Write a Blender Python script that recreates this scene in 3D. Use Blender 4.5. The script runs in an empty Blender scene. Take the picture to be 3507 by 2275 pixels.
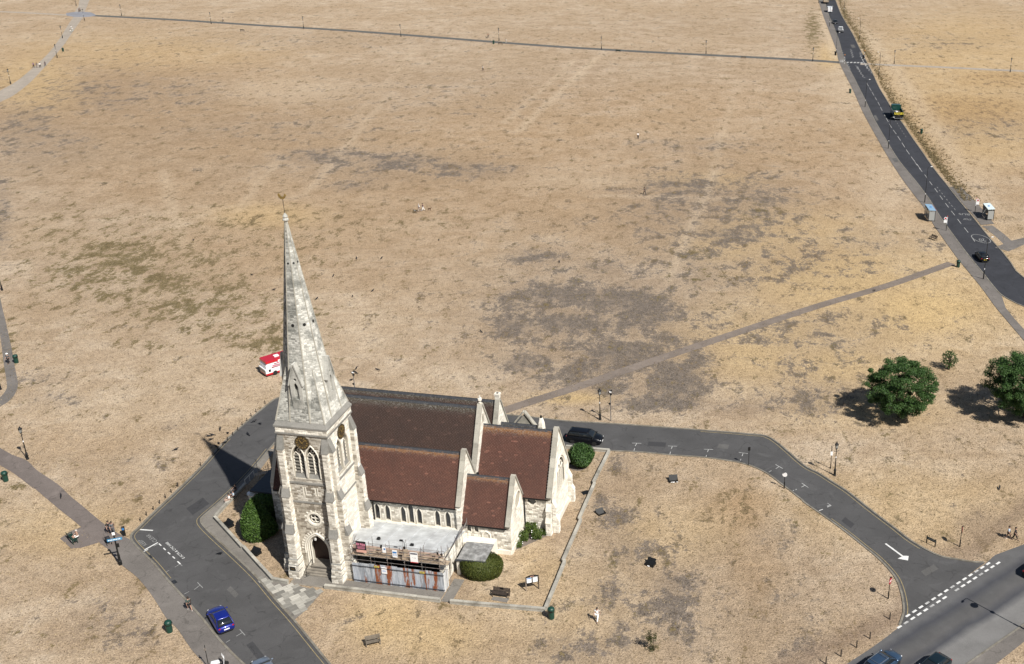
import bpy, math, random
import numpy as np
from mathutils import Vector, Matrix
from mathutils.geometry import tessellate_polygon

random.seed(7)
rng = np.random.default_rng(7)
PI = math.pi
SC = bpy.context.scene
COL = SC.collection

# ------------------------------------------------------------------ camera (recovered from the photograph)
F0, PITCH, CX, CY, CAMH = 3906.8, 0.418323, 2268.3, 1137.5, 75.0
W0, H0 = 3507.0, 2275.0
cam_d = bpy.data.cameras.new('camera')
cam = bpy.data.objects.new('camera', cam_d)
COL.objects.link(cam)
cam.location = (0, 0, CAMH)
cam.rotation_euler = (PI/2 - PITCH, 0, 0)
cam_d.sensor_fit = 'HORIZONTAL'
cam_d.sensor_width = 36.0
cam_d.lens = 36.0 * F0 / W0
cam_d.shift_x = (W0/2 - CX) / W0
cam_d.shift_y = (CY - H0/2) / W0
cam_d.clip_start = 0.5
cam_d.clip_end = 6000
SC.camera = cam

# ------------------------------------------------------------------ sky, sun, exposure
SUN_AZ, SUN_EL = math.radians(-48.0), math.radians(47.5)
sdir = Vector((math.cos(SUN_AZ)*math.cos(SUN_EL), math.sin(SUN_AZ)*math.cos(SUN_EL), math.sin(SUN_EL)))
wd = bpy.data.worlds.new('World')
SC.world = wd
wd.use_nodes = True
wn = wd.node_tree.nodes
sky = wn.new('ShaderNodeTexSky')
sky.sky_type = 'NISHITA'
sky.sun_disc = False
sky.sun_elevation = SUN_EL
sky.sun_rotation = math.atan2(sdir.x, sdir.y)
wn['Background'].inputs['Strength'].default_value = 0.05
wd.node_tree.links.new(sky.outputs[0], wn['Background'].inputs['Color'])
sun_d = bpy.data.lights.new('sun', 'SUN')
sun_d.energy = 5.0
sun_d.angle = math.radians(0.53)
sun_d.color = (1.0, 0.955, 0.88)
sun = bpy.data.objects.new('sun', sun_d)
COL.objects.link(sun)
sun.rotation_euler = sdir.to_track_quat('Z', 'Y').to_euler()
sun.location = sdir * 200
SC.view_settings.view_transform = 'Standard'
SC.view_settings.look = 'None'
SC.view_settings.exposure = 0.5
SC.view_settings.gamma = 1.0
SC.view_settings.use_curve_mapping = False

# ------------------------------------------------------------------ pixel -> ground helpers (photo pixels, 3507 x 2275)
_c, _s = math.cos(PITCH), math.sin(PITCH)
def ray(x, y):
    u, v = (x-CX)/F0, (y-CY)/F0
    return Vector((u, _c - v*_s, -_s - v*_c))
def G(x, y, z=0.0):
    d = ray(x, y); t = (z-CAMH)/d.z
    return Vector((d.x*t, d.y*t, z))
def D(x, y, z=0.0):                     # same, for the 2380-wide overview
    return G(x*1.4735, y*1.4735, z)
def crop(ox, oy, s):
    return lambda x, y, z=0.0: G(ox+x*s, oy+y*s, z)
R1 = crop(0, 0, .3886); R2 = crop(2650, 0, .3887); R3 = crop(2900, 550, .3886); R4 = crop(2700, 1100, .3885)
R5 = crop(2700, 1650, .4047); R6 = crop(1900, 1500, .502); R7 = crop(0, 1600, .437); R8 = crop(600, 1300, .6317)
RL = crop(0, 900, .518); RT = crop(2780, 0, .1554); RV = crop(380, 1740, .1684); RB = crop(640, 2040, .1522)
I4 = crop(1550, 1300, .3887); KW = crop(720, 1480, .337); KN = crop(1550, 1860, .1684)
PSI = -0.18751
CHO = G(920+1240*.1684, 1780+1285*.1684)     # church origin on the ground
_ex = Vector((math.cos(PSI), math.sin(PSI), 0)); _ey = Vector((-math.sin(PSI), math.cos(PSI), 0))
def CH(x, y, z=0.0):                    # church frame -> world
    return CHO + _ex*x + _ey*y + Vector((0, 0, z))
def PXN(P):                             # ground points (n,2) -> overview pixels, used to lay out wear on the heath
    X, Y, Z = P[:, 0], P[:, 1], -CAMH
    d = Y*_c - Z*_s; up = Y*_s + Z*_c
    d = np.maximum(d, 1e-3)
    return np.stack([(CX+F0*X/d)/1.4735, (CY-F0*up/d)/1.4735], 1)

# ------------------------------------------------------------------ mesh builder
class MB:
    def __init__(s): s.v = []; s.f = []; s.t = []; s.h = []
    def add(s, vs, fs, t=0.5, h=0.5):
        n = len(s.v); s.v += [tuple(p) for p in vs]
        for f in fs: s.f.append(tuple(i+n for i in f)); s.t.append(t); s.h.append(h)
        return s
    def box(s, c, d, rz=0.0, t=0.5, ry=0.0, rx=0.0):
        M = Matrix.Translation(Vector(c)) @ Matrix.Rotation(rz, 4, 'Z') @ Matrix.Rotation(ry, 4, 'Y') @ Matrix.Rotation(rx, 4, 'X')
        a, b, e = d[0]/2, d[1]/2, d[2]/2
        vs = [M @ Vector((x, y, z)) for x, y, z in [(-a,-b,-e),(a,-b,-e),(a,b,-e),(-a,b,-e),(-a,-b,e),(a,-b,e),(a,b,e),(-a,b,e)]]
        return s.add(vs, [(3,2,1,0),(4,5,6,7),(0,1,5,4),(1,2,6,5),(2,3,7,6),(3,0,4,7)], t)
    def b6(s, x0, x1, y0, y1, z0, z1, t=0.5):
        return s.box(((x0+x1)/2, (y0+y1)/2, (z0+z1)/2), (abs(x1-x0), abs(y1-y0), abs(z1-z0)), t=t)
    def obox(s, o, u, v, w, t=0.5):
        o, u, v, w = Vector(o), Vector(u), Vector(v), Vector(w)
        vs = [o, o+u, o+u+v, o+v, o+w, o+u+w, o+u+v+w, o+v+w]
        return s.add(vs, [(3,2,1,0),(4,5,6,7),(0,1,5,4),(1,2,6,5),(2,3,7,6),(3,0,4,7)], t)
    def prism(s, poly, vec, t=0.5):
        poly = [Vector(p) for p in poly]; vec = Vector(vec); n = len(poly)
        tr = tessellate_polygon([poly])
        fs = [tuple(q) for q in tr] + [tuple(i+n for i in reversed(q)) for q in tr]
        fs += [(i, (i+1) % n, n+(i+1) % n, n+i) for i in range(n)]
        return s.add(poly+[p+vec for p in poly], fs, t)
    def poly(s, pts, t=0.5):
        pts = [Vector(p) for p in pts]
        return s.add(pts, [tuple(q) for q in tessellate_polygon([pts])], t)
    def tube(s, pts, rad, n=8, cap=True, t=0.5):
        pts = [Vector(p) for p in pts]
        if not hasattr(rad, '__len__'): rad = [rad]*len(pts)
        base = len(s.v); vs = []; fs = []
        up = None
        for i, p in enumerate(pts):
            d = (pts[min(i+1, len(pts)-1)] - pts[max(i-1, 0)]).normalized()
            if up is None: up = Vector((0, 0, 1)) if abs(d.z) < .9 else Vector((1, 0, 0))
            a = d.cross(up).normalized(); b = a.cross(d).normalized()
            up = b
            for k in range(n):
                w = 2*PI*k/n
                vs.append(p + (a*math.cos(w)+b*math.sin(w))*rad[i])
        for i in range(len(pts)-1):
            for k in range(n):
                k2 = (k+1) % n
                fs.append((i*n+k, i*n+k2, (i+1)*n+k2, (i+1)*n+k))
        if cap:
            fs.append(tuple(range(n-1, -1, -1))); m = (len(pts)-1)*n; fs.append(tuple(m+k for k in range(n)))
        return s.add(vs, fs, t)
    def lathe(s, prof, n=12, c=(0, 0, 0), t=0.5, sx=1.0, sy=1.0, ph=0.0):
        vs = []; fs = []
        for r, z in prof:
            for k in range(n):
                w = 2*PI*k/n + ph
                vs.append((c[0]+r*math.cos(w)*sx, c[1]+r*math.sin(w)*sy, c[2]+z))
        for i in range(len(prof)-1):
            for k in range(n):
                k2 = (k+1) % n
                fs.append((i*n+k, i*n+k2, (i+1)*n+k2, (i+1)*n+k))
        fs.append(tuple(range(n-1, -1, -1))); m = (len(prof)-1)*n; fs.append(tuple(m+k for k in range(n)))
        return s.add(vs, fs, t)
    def ell(s, c, r, nu=10, nv=6, t=0.5):
        prof = [(math.sin(PI*i/nv), -math.cos(PI*i/nv)) for i in range(nv+1)]
        prof[0] = (.02, -1); prof[-1] = (.02, 1)
        vs = []; fs = []
        for a, z in prof:
            for k in range(nu):
                w = 2*PI*k/nu
                vs.append((c[0]+r[0]*a*math.cos(w), c[1]+r[1]*a*math.sin(w), c[2]+r[2]*z))
        for i in range(nv):
            for k in range(nu):
                k2 = (k+1) % nu
                fs.append((i*nu+k, i*nu+k2, (i+1)*nu+k2, (i+1)*nu+k))
        return s.add(vs, fs, t)
    def loft(s, rings, close=True, cap=True, t=0.5):
        n = len(rings[0]); vs = [p for r in rings for p in r]; fs = []
        for i in range(len(rings)-1):
            for k in range(n if close else n-1):
                k2 = (k+1) % n
                fs.append((i*n+k, i*n+k2, (i+1)*n+k2, (i+1)*n+k))
        if cap and close:
            fs.append(tuple(range(n-1, -1, -1))); m = (len(rings)-1)*n; fs.append(tuple(m+k for k in range(n)))
        return s.add(vs, fs, t)
    def mesh(s, name, mat):
        me = bpy.data.meshes.new(name)
        me.from_pydata(s.v, [], s.f)
        at = me.attributes.new('tint', 'FLOAT', 'FACE'); at.data.foreach_set('value', s.t)
        at = me.attributes.new('hgt', 'FLOAT', 'FACE'); at.data.foreach_set('value', s.h)
        if mat: me.materials.append(mat)
        me.update()
        return me
    def build(s, name, mat, parent=None, smooth=False, loc=None, rz=None):
        me = s.mesh(name, mat)
        if smooth: me.shade_smooth()
        o = bpy.data.objects.new(name, me); COL.objects.link(o)
        if parent: o.parent = parent
        if loc is not None: o.location = loc
        if rz is not None: o.rotation_euler = (0, 0, rz)
        return o

def tag(o, label=None, cat=None, group=None, kind=None):
    if label: o['label'] = label
    if cat: o['category'] = cat
    if group: o['group'] = group
    if kind: o['kind'] = kind
    return o
def thing(name, label, cat, loc=(0, 0, 0), rz=0.0, group=None):
    o = bpy.data.objects.new(name, None); COL.objects.link(o)
    o.empty_display_size = .3
    o.location = loc; o.rotation_euler = (0, 0, rz)
    return tag(o, label, cat, group)
def copy_thing(root, loc, rz, label=None, group=None):
    def rec(o, par):
        c = o.copy(); COL.objects.link(c); c.parent = par
        for ch in KIDS.get(o.name, [k for k in o.children]): rec(ch, c)
        return c
    r = rec(root, None)
    r.location = loc; r.rotation_euler = (0, 0, rz)
    if label: r['label'] = label
    if group: r['group'] = group
    return r
KIDS = {}
def heading(a, b):
    return math.atan2(b.y-a.y, b.x-a.x)

# ------------------------------------------------------------------ materials
def newmat(name):
    m = bpy.data.materials.new(name); m.use_nodes = True
    nt = m.node_tree
    return m, nt, nt.nodes['Principled BSDF']
def L(nt, a, b): nt.links.new(a, b)
def noise(nt, co, scale, detail=4, rough=.55, dist=0.0):
    n = nt.nodes.new('ShaderNodeTexNoise'); n.inputs['Scale'].default_value = scale
    n.inputs['Detail'].default_value = detail; n.inputs['Roughness'].default_value = rough
    n.inputs['Distortion'].default_value = dist
    if co is not None: L(nt, co, n.inputs['Vector'])
    return n.outputs['Fac']
def ramp(nt, fac, stops, interp='LINEAR'):
    r = nt.nodes.new('ShaderNodeValToRGB'); r.color_ramp.interpolation = interp
    e = r.color_ramp.elements
    while len(e) > 1: e.remove(e[-1])
    for i, (p, c) in enumerate(stops):
        x = e[0] if i == 0 else e.new(p)
        x.position = p
        x.color = (c, c, c, 1) if not hasattr(c, '__len__') else (c[0], c[1], c[2], 1)
    L(nt, fac, r.inputs[0])
    return r.outputs[0]
def mix(nt, fac, a, b, mode='MIX'):
    n = nt.nodes.new('ShaderNodeMix'); n.data_type = 'RGBA'; n.blend_type = mode
    for s, v in ((n.inputs[0], fac), (n.inputs[6], a), (n.inputs[7], b)):
        if hasattr(v, 'is_output'): L(nt, v, s)
        elif hasattr(v, '__len__'): s.default_value = (v[0], v[1], v[2], 1)
        else: s.default_value = v
    return n.outputs[2]
def mth(nt, op, a, b=None, clamp=False):
    n = nt.nodes.new('ShaderNodeMath'); n.operation = op; n.use_clamp = clamp
    for i, v in enumerate((a, b)):
        if v is None: continue
        if hasattr(v, 'is_output'): L(nt, v, n.inputs[i])
        else: n.inputs[i].default_value = v
    return n.outputs[0]
def coord(nt, kind='Object'):
    return nt.nodes.new('ShaderNodeTexCoord').outputs[kind]
def position(nt):
    return nt.nodes.new('ShaderNodeNewGeometry').outputs['Position']
def attr(nt, name, out='Fac'):
    a = nt.nodes.new('ShaderNodeAttribute'); a.attribute_name = name
    return a.outputs[out]
def bump(nt, b, fac, strength=.4, dist=.02):
    n = nt.nodes.new('ShaderNodeBump'); n.inputs['Strength'].default_value = strength; n.inputs['Distance'].default_value = dist
    L(nt, fac, n.inputs['Height']); L(nt, n.outputs[0], b.inputs['Normal'])
ALB = .82
def sc3(c, k): return (c[0]*k, c[1]*k, c[2]*k)
def M(name, col, rough=.7, metal=0.0, var=.18, scale=3.0, bmp=0.0, spec=.5, coat=0.0, tint=0.0, dirt=None):
    m, nt, b = newmat(name)
    if 'white' not in name: col = sc3(col, ALB); dirt = sc3(dirt, ALB) if dirt else None
    co = coord(nt)
    f = noise(nt, co, scale, 5)
    c = ramp(nt, f, [(.3, sc3(col, 1-var)), (.7, sc3(col, 1+var))])
    if dirt:
        f2 = noise(nt, co, scale*.37, 6, .65)
        c = mix(nt, ramp(nt, f2, [(.48, 0.0), (.68, .75)]), c, dirt)
    if tint:
        t = attr(nt, 'tint')
        c = mix(nt, 1.0, c, ramp(nt, t, [(0, 1-tint), (1, 1+tint)]), 'MULTIPLY')
    L(nt, c, b.inputs['Base Color'])
    b.inputs['Roughness'].default_value = rough; b.inputs['Metallic'].default_value = metal
    b.inputs['Specular IOR Level'].default_value = spec
    if coat:
        b.inputs['Coat Weight'].default_value = coat; b.inputs['Coat Roughness'].default_value = .08
    if bmp: bump(nt, b, noise(nt, co, scale*6, 4), bmp)
    return m
def glassy(name, col, rough=.08):
    m, nt, b = newmat(name)
    b.inputs['Base Color'].default_value = (*col, 1); b.inputs['Roughness'].default_value = rough
    b.inputs['Specular IOR Level'].default_value = .8
    return m

MAT = {}
# stone: cream ragstone with grey weathering; tint per stone, its range set by facing to paint in sun and shade
def stone_mat(name, lo, hi, grey, gthr=(.5, .72), rnd=False, bmp=.35):
    m, nt, b = newmat(name)
    co = coord(nt)
    if rnd:
        t = nt.nodes.new('ShaderNodeObjectInfo').outputs['Random']
        co = position(nt)
    else:
        t = attr(nt, 'tint')
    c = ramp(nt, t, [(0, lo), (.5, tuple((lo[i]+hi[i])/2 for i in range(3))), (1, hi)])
    f = noise(nt, co, 9, 5, .7)
    c = mix(nt, 1.0, c, ramp(nt, f, [(.25, .72), (.75, 1.18)]), 'MULTIPLY')
    g = noise(nt, co, .55, 7, .68)
    c = mix(nt, ramp(nt, g, [(gthr[0], 0.0), (gthr[1], .85)]), c, grey)
    L(nt, c, b.inputs['Base Color']); b.inputs['Roughness'].default_value = .92
    b.inputs['Specular IOR Level'].default_value = .2
    bump(nt, b, noise(nt, co, 22, 5, .65), bmp, .02)
    return m
MAT['stone'] = stone_mat('ragstone', (.20, .168, .13), (.84, .805, .72), (.27, .25, .21), (.56, .80))
MAT['stone1'] = stone_mat('ragstone_block', (.20, .168, .13), (.50, .455, .38), (.27, .25, .21), (.54, .78), True)  # darker range, weaker light of the south front mixed into the colour
MAT['mortar'] = stone_mat('mortar', (.42, .39, .325), (.48, .445, .375), (.31, .29, .245), (.52, .8))
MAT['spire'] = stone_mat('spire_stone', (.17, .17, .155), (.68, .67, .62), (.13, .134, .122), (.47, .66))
MAT['ashlar'] = stone_mat('ashlar', (.66, .62, .54), (.76, .72, .635), (.40, .38, .33), (.54, .8), bmp=.15)
MAT['weather'] = stone_mat('weathering_stone', (.20, .195, .18), (.28, .27, .25), (.14, .14, .128), (.46, .7))
MAT['coping'] = stone_mat('coping_stone', (.30, .285, .245), (.42, .40, .345), (.155, .15, .13), (.5, .75))
MAT['wallstone'] = stone_mat('low_wall_stone', (.30, .285, .25), (.44, .42, .365), (.14, .13, .11), (.48, .70))
MAT['step'] = M('step_stone', (.24, .215, .18), .9, var=.25, scale=2, bmp=.2)
MAT['flag'] = M('flagstone', (.33, .315, .28), .9, var=.2, scale=2.5, bmp=.2, tint=.55)
def tile_mat(name, lo, hi, dark, lich):
    m, nt, b = newmat(name); co = coord(nt)
    t = attr(nt, 'tint'); h = attr(nt, 'hgt')
    c = ramp(nt, t, [(0, lo), (.95, hi), (1, sc3(hi, 2.1))])
    g = noise(nt, co, .5, 8, .7, .3)
    c = mix(nt, ramp(nt, g, [(.42, 0.0), (.7, .6)]), c, dark)
    n2 = noise(nt, co, 3.2, 5, .7)
    hh = mth(nt, 'ADD', h, mth(nt, 'MULTIPLY', n2, .22))
    c = mix(nt, ramp(nt, mth(nt, 'MULTIPLY', hh, .9), [(.885, 0.0), (.945, .85)]), c, lich)
    n3 = noise(nt, co, 6.5, 4, .75)
    hh3 = mth(nt, 'MULTIPLY', ramp(nt, h, [(.84, 0.0), (.97, 1.0)]), ramp(nt, n3, [(.50, 0.0), (.62, .6)]))
    c = mix(nt, hh3, c, (.34, .335, .31))
    L(nt, c, b.inputs['Base Color']); b.inputs['Roughness'].default_value = .85
    b.inputs['Specular IOR Level'].default_value = .3
    return m
MAT['tile'] = tile_mat('red_clay_tile', (.076, .035, .026), (.100, .047, .034), (.054, .029, .023), (.20, .095, .035))
MAT['tile_d'] = tile_mat('dark_clay_tile', (.042, .026, .021), (.056, .034, .027), (.030, .021, .018), (.05, .042, .03))
MAT['lead'] = M('lead_grey', (.055, .06, .07), .6, .2, var=.3)
MAT['black'] = M('black_iron', (.012, .013, .014), .55, .3, var=.3)
MAT['glass'] = glassy('dark_window_glass', (.012, .013, .016), .15)
MAT['oak'] = M('dark_oak_door', (.035, .012, .008), .6, var=.3)
MAT['louvre'] = M('louvre_wood', (.15, .14, .12), .85, var=.3)
MAT['gold'] = M('gilding', (.36, .25, .09), .5, .5, var=.25)
MAT['dial'] = M('clock_dial', (.06, .042, .02), .6, .1, var=.5, scale=4)
# ------------------------------------------------------------------ the heath (one sheet to the horizon)
gx = np.concatenate([[-4000, -1800, -900, -500, -400], np.arange(-330, 331, 1.5), [400, 500, 900, 1800, 4000]])
gy = np.concatenate([[-1500, -500, -100, 20, 50], np.arange(66, 660, 1.5), [700, 800, 1000, 1600, 3000, 5000]])
XX, YY = np.meshgrid(gx, gy)
P = np.stack([XX.ravel(), YY.ravel()], 1)
nx, ny = len(gx), len(gy)
ii = np.arange(nx*ny).reshape(ny, nx)
quads = np.stack([ii[:-1, :-1].ravel(), ii[:-1, 1:].ravel(), ii[1:, 1:].ravel(), ii[1:, :-1].ravel()], 1)
me = bpy.data.meshes.new('heath_ground')
me.vertices.add(nx*ny)
co3 = np.zeros((nx*ny, 3), np.float32); co3[:, :2] = P
me.vertices.foreach_set('co', co3.ravel())
me.loops.add(quads.size); me.loops.foreach_set('vertex_index', quads.ravel().astype(np.int32))
me.polygons.add(len(quads)); me.polygons.foreach_set('loop_start', np.arange(0, quads.size, 4, dtype=np.int32))
me.update(calc_edges=True)
px = PXN(P)
px[P[:, 1] < 30] = 1e6
def blobs(lst):
    o = np.zeros(len(P))
    for x, y, rx, ry, s in lst:
        d = ((px[:, 0]-x)/rx)**2 + ((px[:, 1]-y)/ry)**2
        o = np.maximum(o, s*np.exp(-(d*.8)**1.5))
    return o
def line(lst):
    o = np.zeros(len(P))
    for x0, y0, x1, y1, w, s in lst:
        a, b = D(x0, y0), D(x1, y1)
        d = np.array([b.x-a.x, b.y-a.y]); Lg = np.hypot(*d); d /= Lg
        q = P - np.array([a.x, a.y]); t = q@d; n = np.abs(q@np.array([-d[1], d[0]]))
        e = np.clip(np.minimum(t, Lg-t)/6+1, 0, 1)
        o = np.maximum(o, s*np.exp(-(n/(w*1.0))**2)*1.1*e)
    return o
# grey-brown bare or scorched turf
dark = blobs([(1660,500,230,100,.55),(1740,470,120,70,.6),(1400,760,300,170,.5),(1850,600,180,60,.5),(1380,720,260,150,.42),(1640,560,200,110,.4),(900,385,260,40,.4),(1480,880,170,60,.55),(1880,850,180,110,.36),(1900,620,180,60,.38),(250,215,260,60,.3),(1500,1330,160,160,.3),(1750,1420,180,120,.25),(60,320,110,70,.4),(760,365,110,22,.7),(930,375,110,22,.75),(1090,395,110,22,.65),(820,432,70,14,.55),(870,408,60,18,.5),
 (1600,432,110,26,.75),(1680,490,100,36,.6),(1700,548,110,24,.8),(1450,442,60,9,.5),(1740,430,60,24,.5),(1250,598,80,24,.7),
 (1400,620,60,18,.65),(1290,682,120,30,.9),(1440,700,130,40,.9),(1190,760,60,40,.9),(1330,752,140,34,.9),(1500,728,100,46,.9),
 (1220,842,70,26,.9),(1420,852,130,34,.8),(1570,885,90,56,1.),(1330,880,130,30,.7),(1250,700,110,40,.8),(1620,590,100,30,.6),(1760,500,60,60,.6),(1540,935,120,20,1.),(1450,830,140,40,.95),(1620,840,40,60,.8),(1440,905,90,22,.75),(1550,790,80,26,.75),
 (1620,640,80,36,.55),(1720,660,60,26,.45),(1800,942,130,24,.6),(1880,915,80,40,.6),(1900,950,60,20,.8),(1950,890,40,25,.5),
 (200,212,120,26,.45),(320,195,100,20,.35),(60,290,70,50,.5),(150,330,80,40,.35),(5,500,18,90,.7),(420,215,140,36,.35),(255,240,70,12,.5),
 (1426,1222,40,60,.6),(1465,1270,50,40,.75),(1412,1386,45,50,.7),(1562,1369,60,55,.85),(1569,1435,55,55,.65),(1340,1512,110,40,.7),
 (1436,1086,32,26,.55),(1400,1170,30,40,.5),(1852,1512,50,40,.6),(1630,1280,40,50,.4),(1450,1480,50,60,.55),(1600,1500,60,40,.5),
 (1830,1390,40,20,.5),(1800,1250,50,40,.4),(243,1442,60,50,.45),(310,1470,50,50,.4),(300,1070,16,7,.9),(400,990,22,8,.7),(820,870,0.1,.1,.1),
 (1870,780,160,60,.42),(1760,750,120,40,.4),(2000,760,100,50,.35),(1850,620,150,60,.5),(2000,570,100,30,.45),(1990,540,60,18,.4),
 (2150,560,60,30,.3),(2290,300,110,30,.35),(1620,340,200,20,.35),(1330,520,200,20,.25),(620,300,300,40,.25),(1000,230,400,50,.2),
 (90,880,60,16,.4),(130,930,70,18,.4),(2090,1290,50,16,.4),(1700,1000,0.1,.1,.1),(2200,100,120,20,.3),(700,95,500,20,.2),(2180,440,100,20,.3)])
green = blobs([(300,610,220,90,.5),(480,700,160,60,.52),(630,790,110,36,.6),(300,620,260,120,.42),(560,740,180,70,.42),(640,540,220,70,.3),(150,560,90,90,.32),(420,520,220,40,.3),(280,600,130,50,.75),(380,655,120,40,.65),(200,640,80,44,.65),(450,715,110,34,.7),(640,795,80,24,.85),(330,790,70,16,.5),
 (560,520,90,18,.5),(700,610,60,30,.35),(560,650,60,26,.5),(480,600,80,26,.5),(350,730,80,20,.6),(100,560,50,40,.4),(260,690,120,16,.6),
 (1600,590,60,18,.35),(1990,110,30,70,.5),(1890,70,18,50,.7),(1960,60,12,50,.8),(1990,120,8,16,.8),(2090,290,14,60,.5),(24,790,7,60,1.),(35,930,14,10,1.),(10,850,7,30,1.),(28,870,8,30,.9),
 (40,1135,28,9,1.),(90,1185,12,6,.8),(120,1345,8,6,.9),(290,1205,20,8,.9),(1440,1080,0.1,.1,.1),(1700,1180,40,50,.35),(1360,1240,14,8,.6),
 (950,520,200,26,.25),(1750,490,60,30,.3),(2290,1260,26,12,.6),(1650,640,90,20,.3),(270,520,140,30,.3)])
gold = blobs([(2100,700,320,140,.55),(1800,800,220,110,.5),(1850,560,220,70,.45),(2250,200,200,160,.4),(1300,1420,200,120,.25),(1950,650,200,80,.7),(2150,720,160,70,.8),(1760,830,110,60,.6),(1950,850,140,50,.65),(1320,925,80,12,.9),(2250,120,200,90,.45),
 (2300,330,120,60,.4),(1930,130,30,30,.6),(1700,570,120,40,.45),(1650,420,120,20,.3),(900,1440,90,70,.55),(1000,1480,120,50,.5),(620,500,120,26,.4),
 (1560,1240,120,70,.35),(2100,1180,250,90,.35),(150,1230,150,60,.3),(2000,950,200,50,.35),(80,190,100,60,.5),(300,120,300,40,.3),(1250,1330,60,60,.4)])
brown = blobs([(300,220,420,120,.45),(1250,330,500,110,.4),(1850,400,260,160,.4),(700,560,300,120,.3),(2250,300,220,200,.35),(1000,450,500,90,.4),(1500,250,500,60,.35),(500,260,400,60,.4),(1800,350,200,80,.4),(2260,260,150,40,1.0),(2200,235,90,16,.8),(2330,180,120,14,.8),(2180,560,0.1,.1,.1),(1420,480,300,80,.35),(1100,300,400,60,.35),(600,330,300,60,.4),(1720,1180,70,60,.6),(1760,1320,60,70,.4),
 (1900,600,120,40,.5),(2120,480,60,60,.3),(180,1010,160,40,.25),(2320,190,120,16,.7),(2250,80,200,30,.3),(330,420,200,50,.35),(1000,560,160,50,.3)])
dirt = np.maximum(blobs([(2200,1290,60,14,.6),(2275,1225,50,45,.75),(2230,1285,40,12,1.),(1700,955,80,14,.5)]),
 line([(1780,1570,2085,1432,1.3,1.),(2085,1432,2092,1400,.6,.8),(2085,1430,2200,1300,.1,.1),(1250,1350,1290,1250,.7,.4),(1050,1300,1075,1360,.5,.6),(2390,1170,2250,1290,1.2,.9)]))
pale = np.maximum(line([(1385,135,1210,300,1.3,.6),(1335,140,1180,280,1.,.5),(720,440,900,225,1.2,.5),(1660,400,1560,640,1.4,.7),(1420,455,1700,462,1.2,.6),
 (1905,30,1945,135,2.2,.7),(1700,240,1650,420,1.,.4),(2080,160,2300,480,3.,.5),(380,400,420,560,1.2,.5),(640,380,560,480,1.2,.4),(1130,940,1250,660,1.4,.25),(970,110,800,300,1.,.3),(2000,60,2080,160,2.5,.5)]),
 blobs([(660,210,160,30,.5),(1050,900,120,60,.35),(500,900,250,90,.35),(1000,1000,200,40,.4),(250,960,200,60,.4),(2060,440,60,60,.5),(1960,200,40,60,.45),(830,760,120,60,.3),(1350,420,150,20,.3),(2250,420,60,50,.5)]))
tone = blobs([(300,330,420,150,.8),(150,420,220,110,.6),(1000,440,360,80,.6),(1620,490,240,110,.7),(1420,720,300,150,.6),(1300,170,500,50,.4),(700,300,300,90,.4),(1750,1350,260,180,.45),(1430,1250,110,260,.5),(1560,1420,120,140,.4),(2260,280,180,80,.6),(330,640,300,120,.45),(900,600,200,60,.35),(1900,780,160,110,.4),(1330,1500,140,70,.5),(280,1440,120,90,.35),(1700,60,600,30,.3),(2200,60,200,40,.35)])
for nm, a in (('tone', tone), ('dark', dark), ('green', green), ('gold', gold), ('dirt', dirt), ('pale', pale), ('brown', brown)):
    at = me.attributes.new(nm, 'FLOAT', 'POINT'); at.data.foreach_set('value', a.astype(np.float32))

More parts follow.
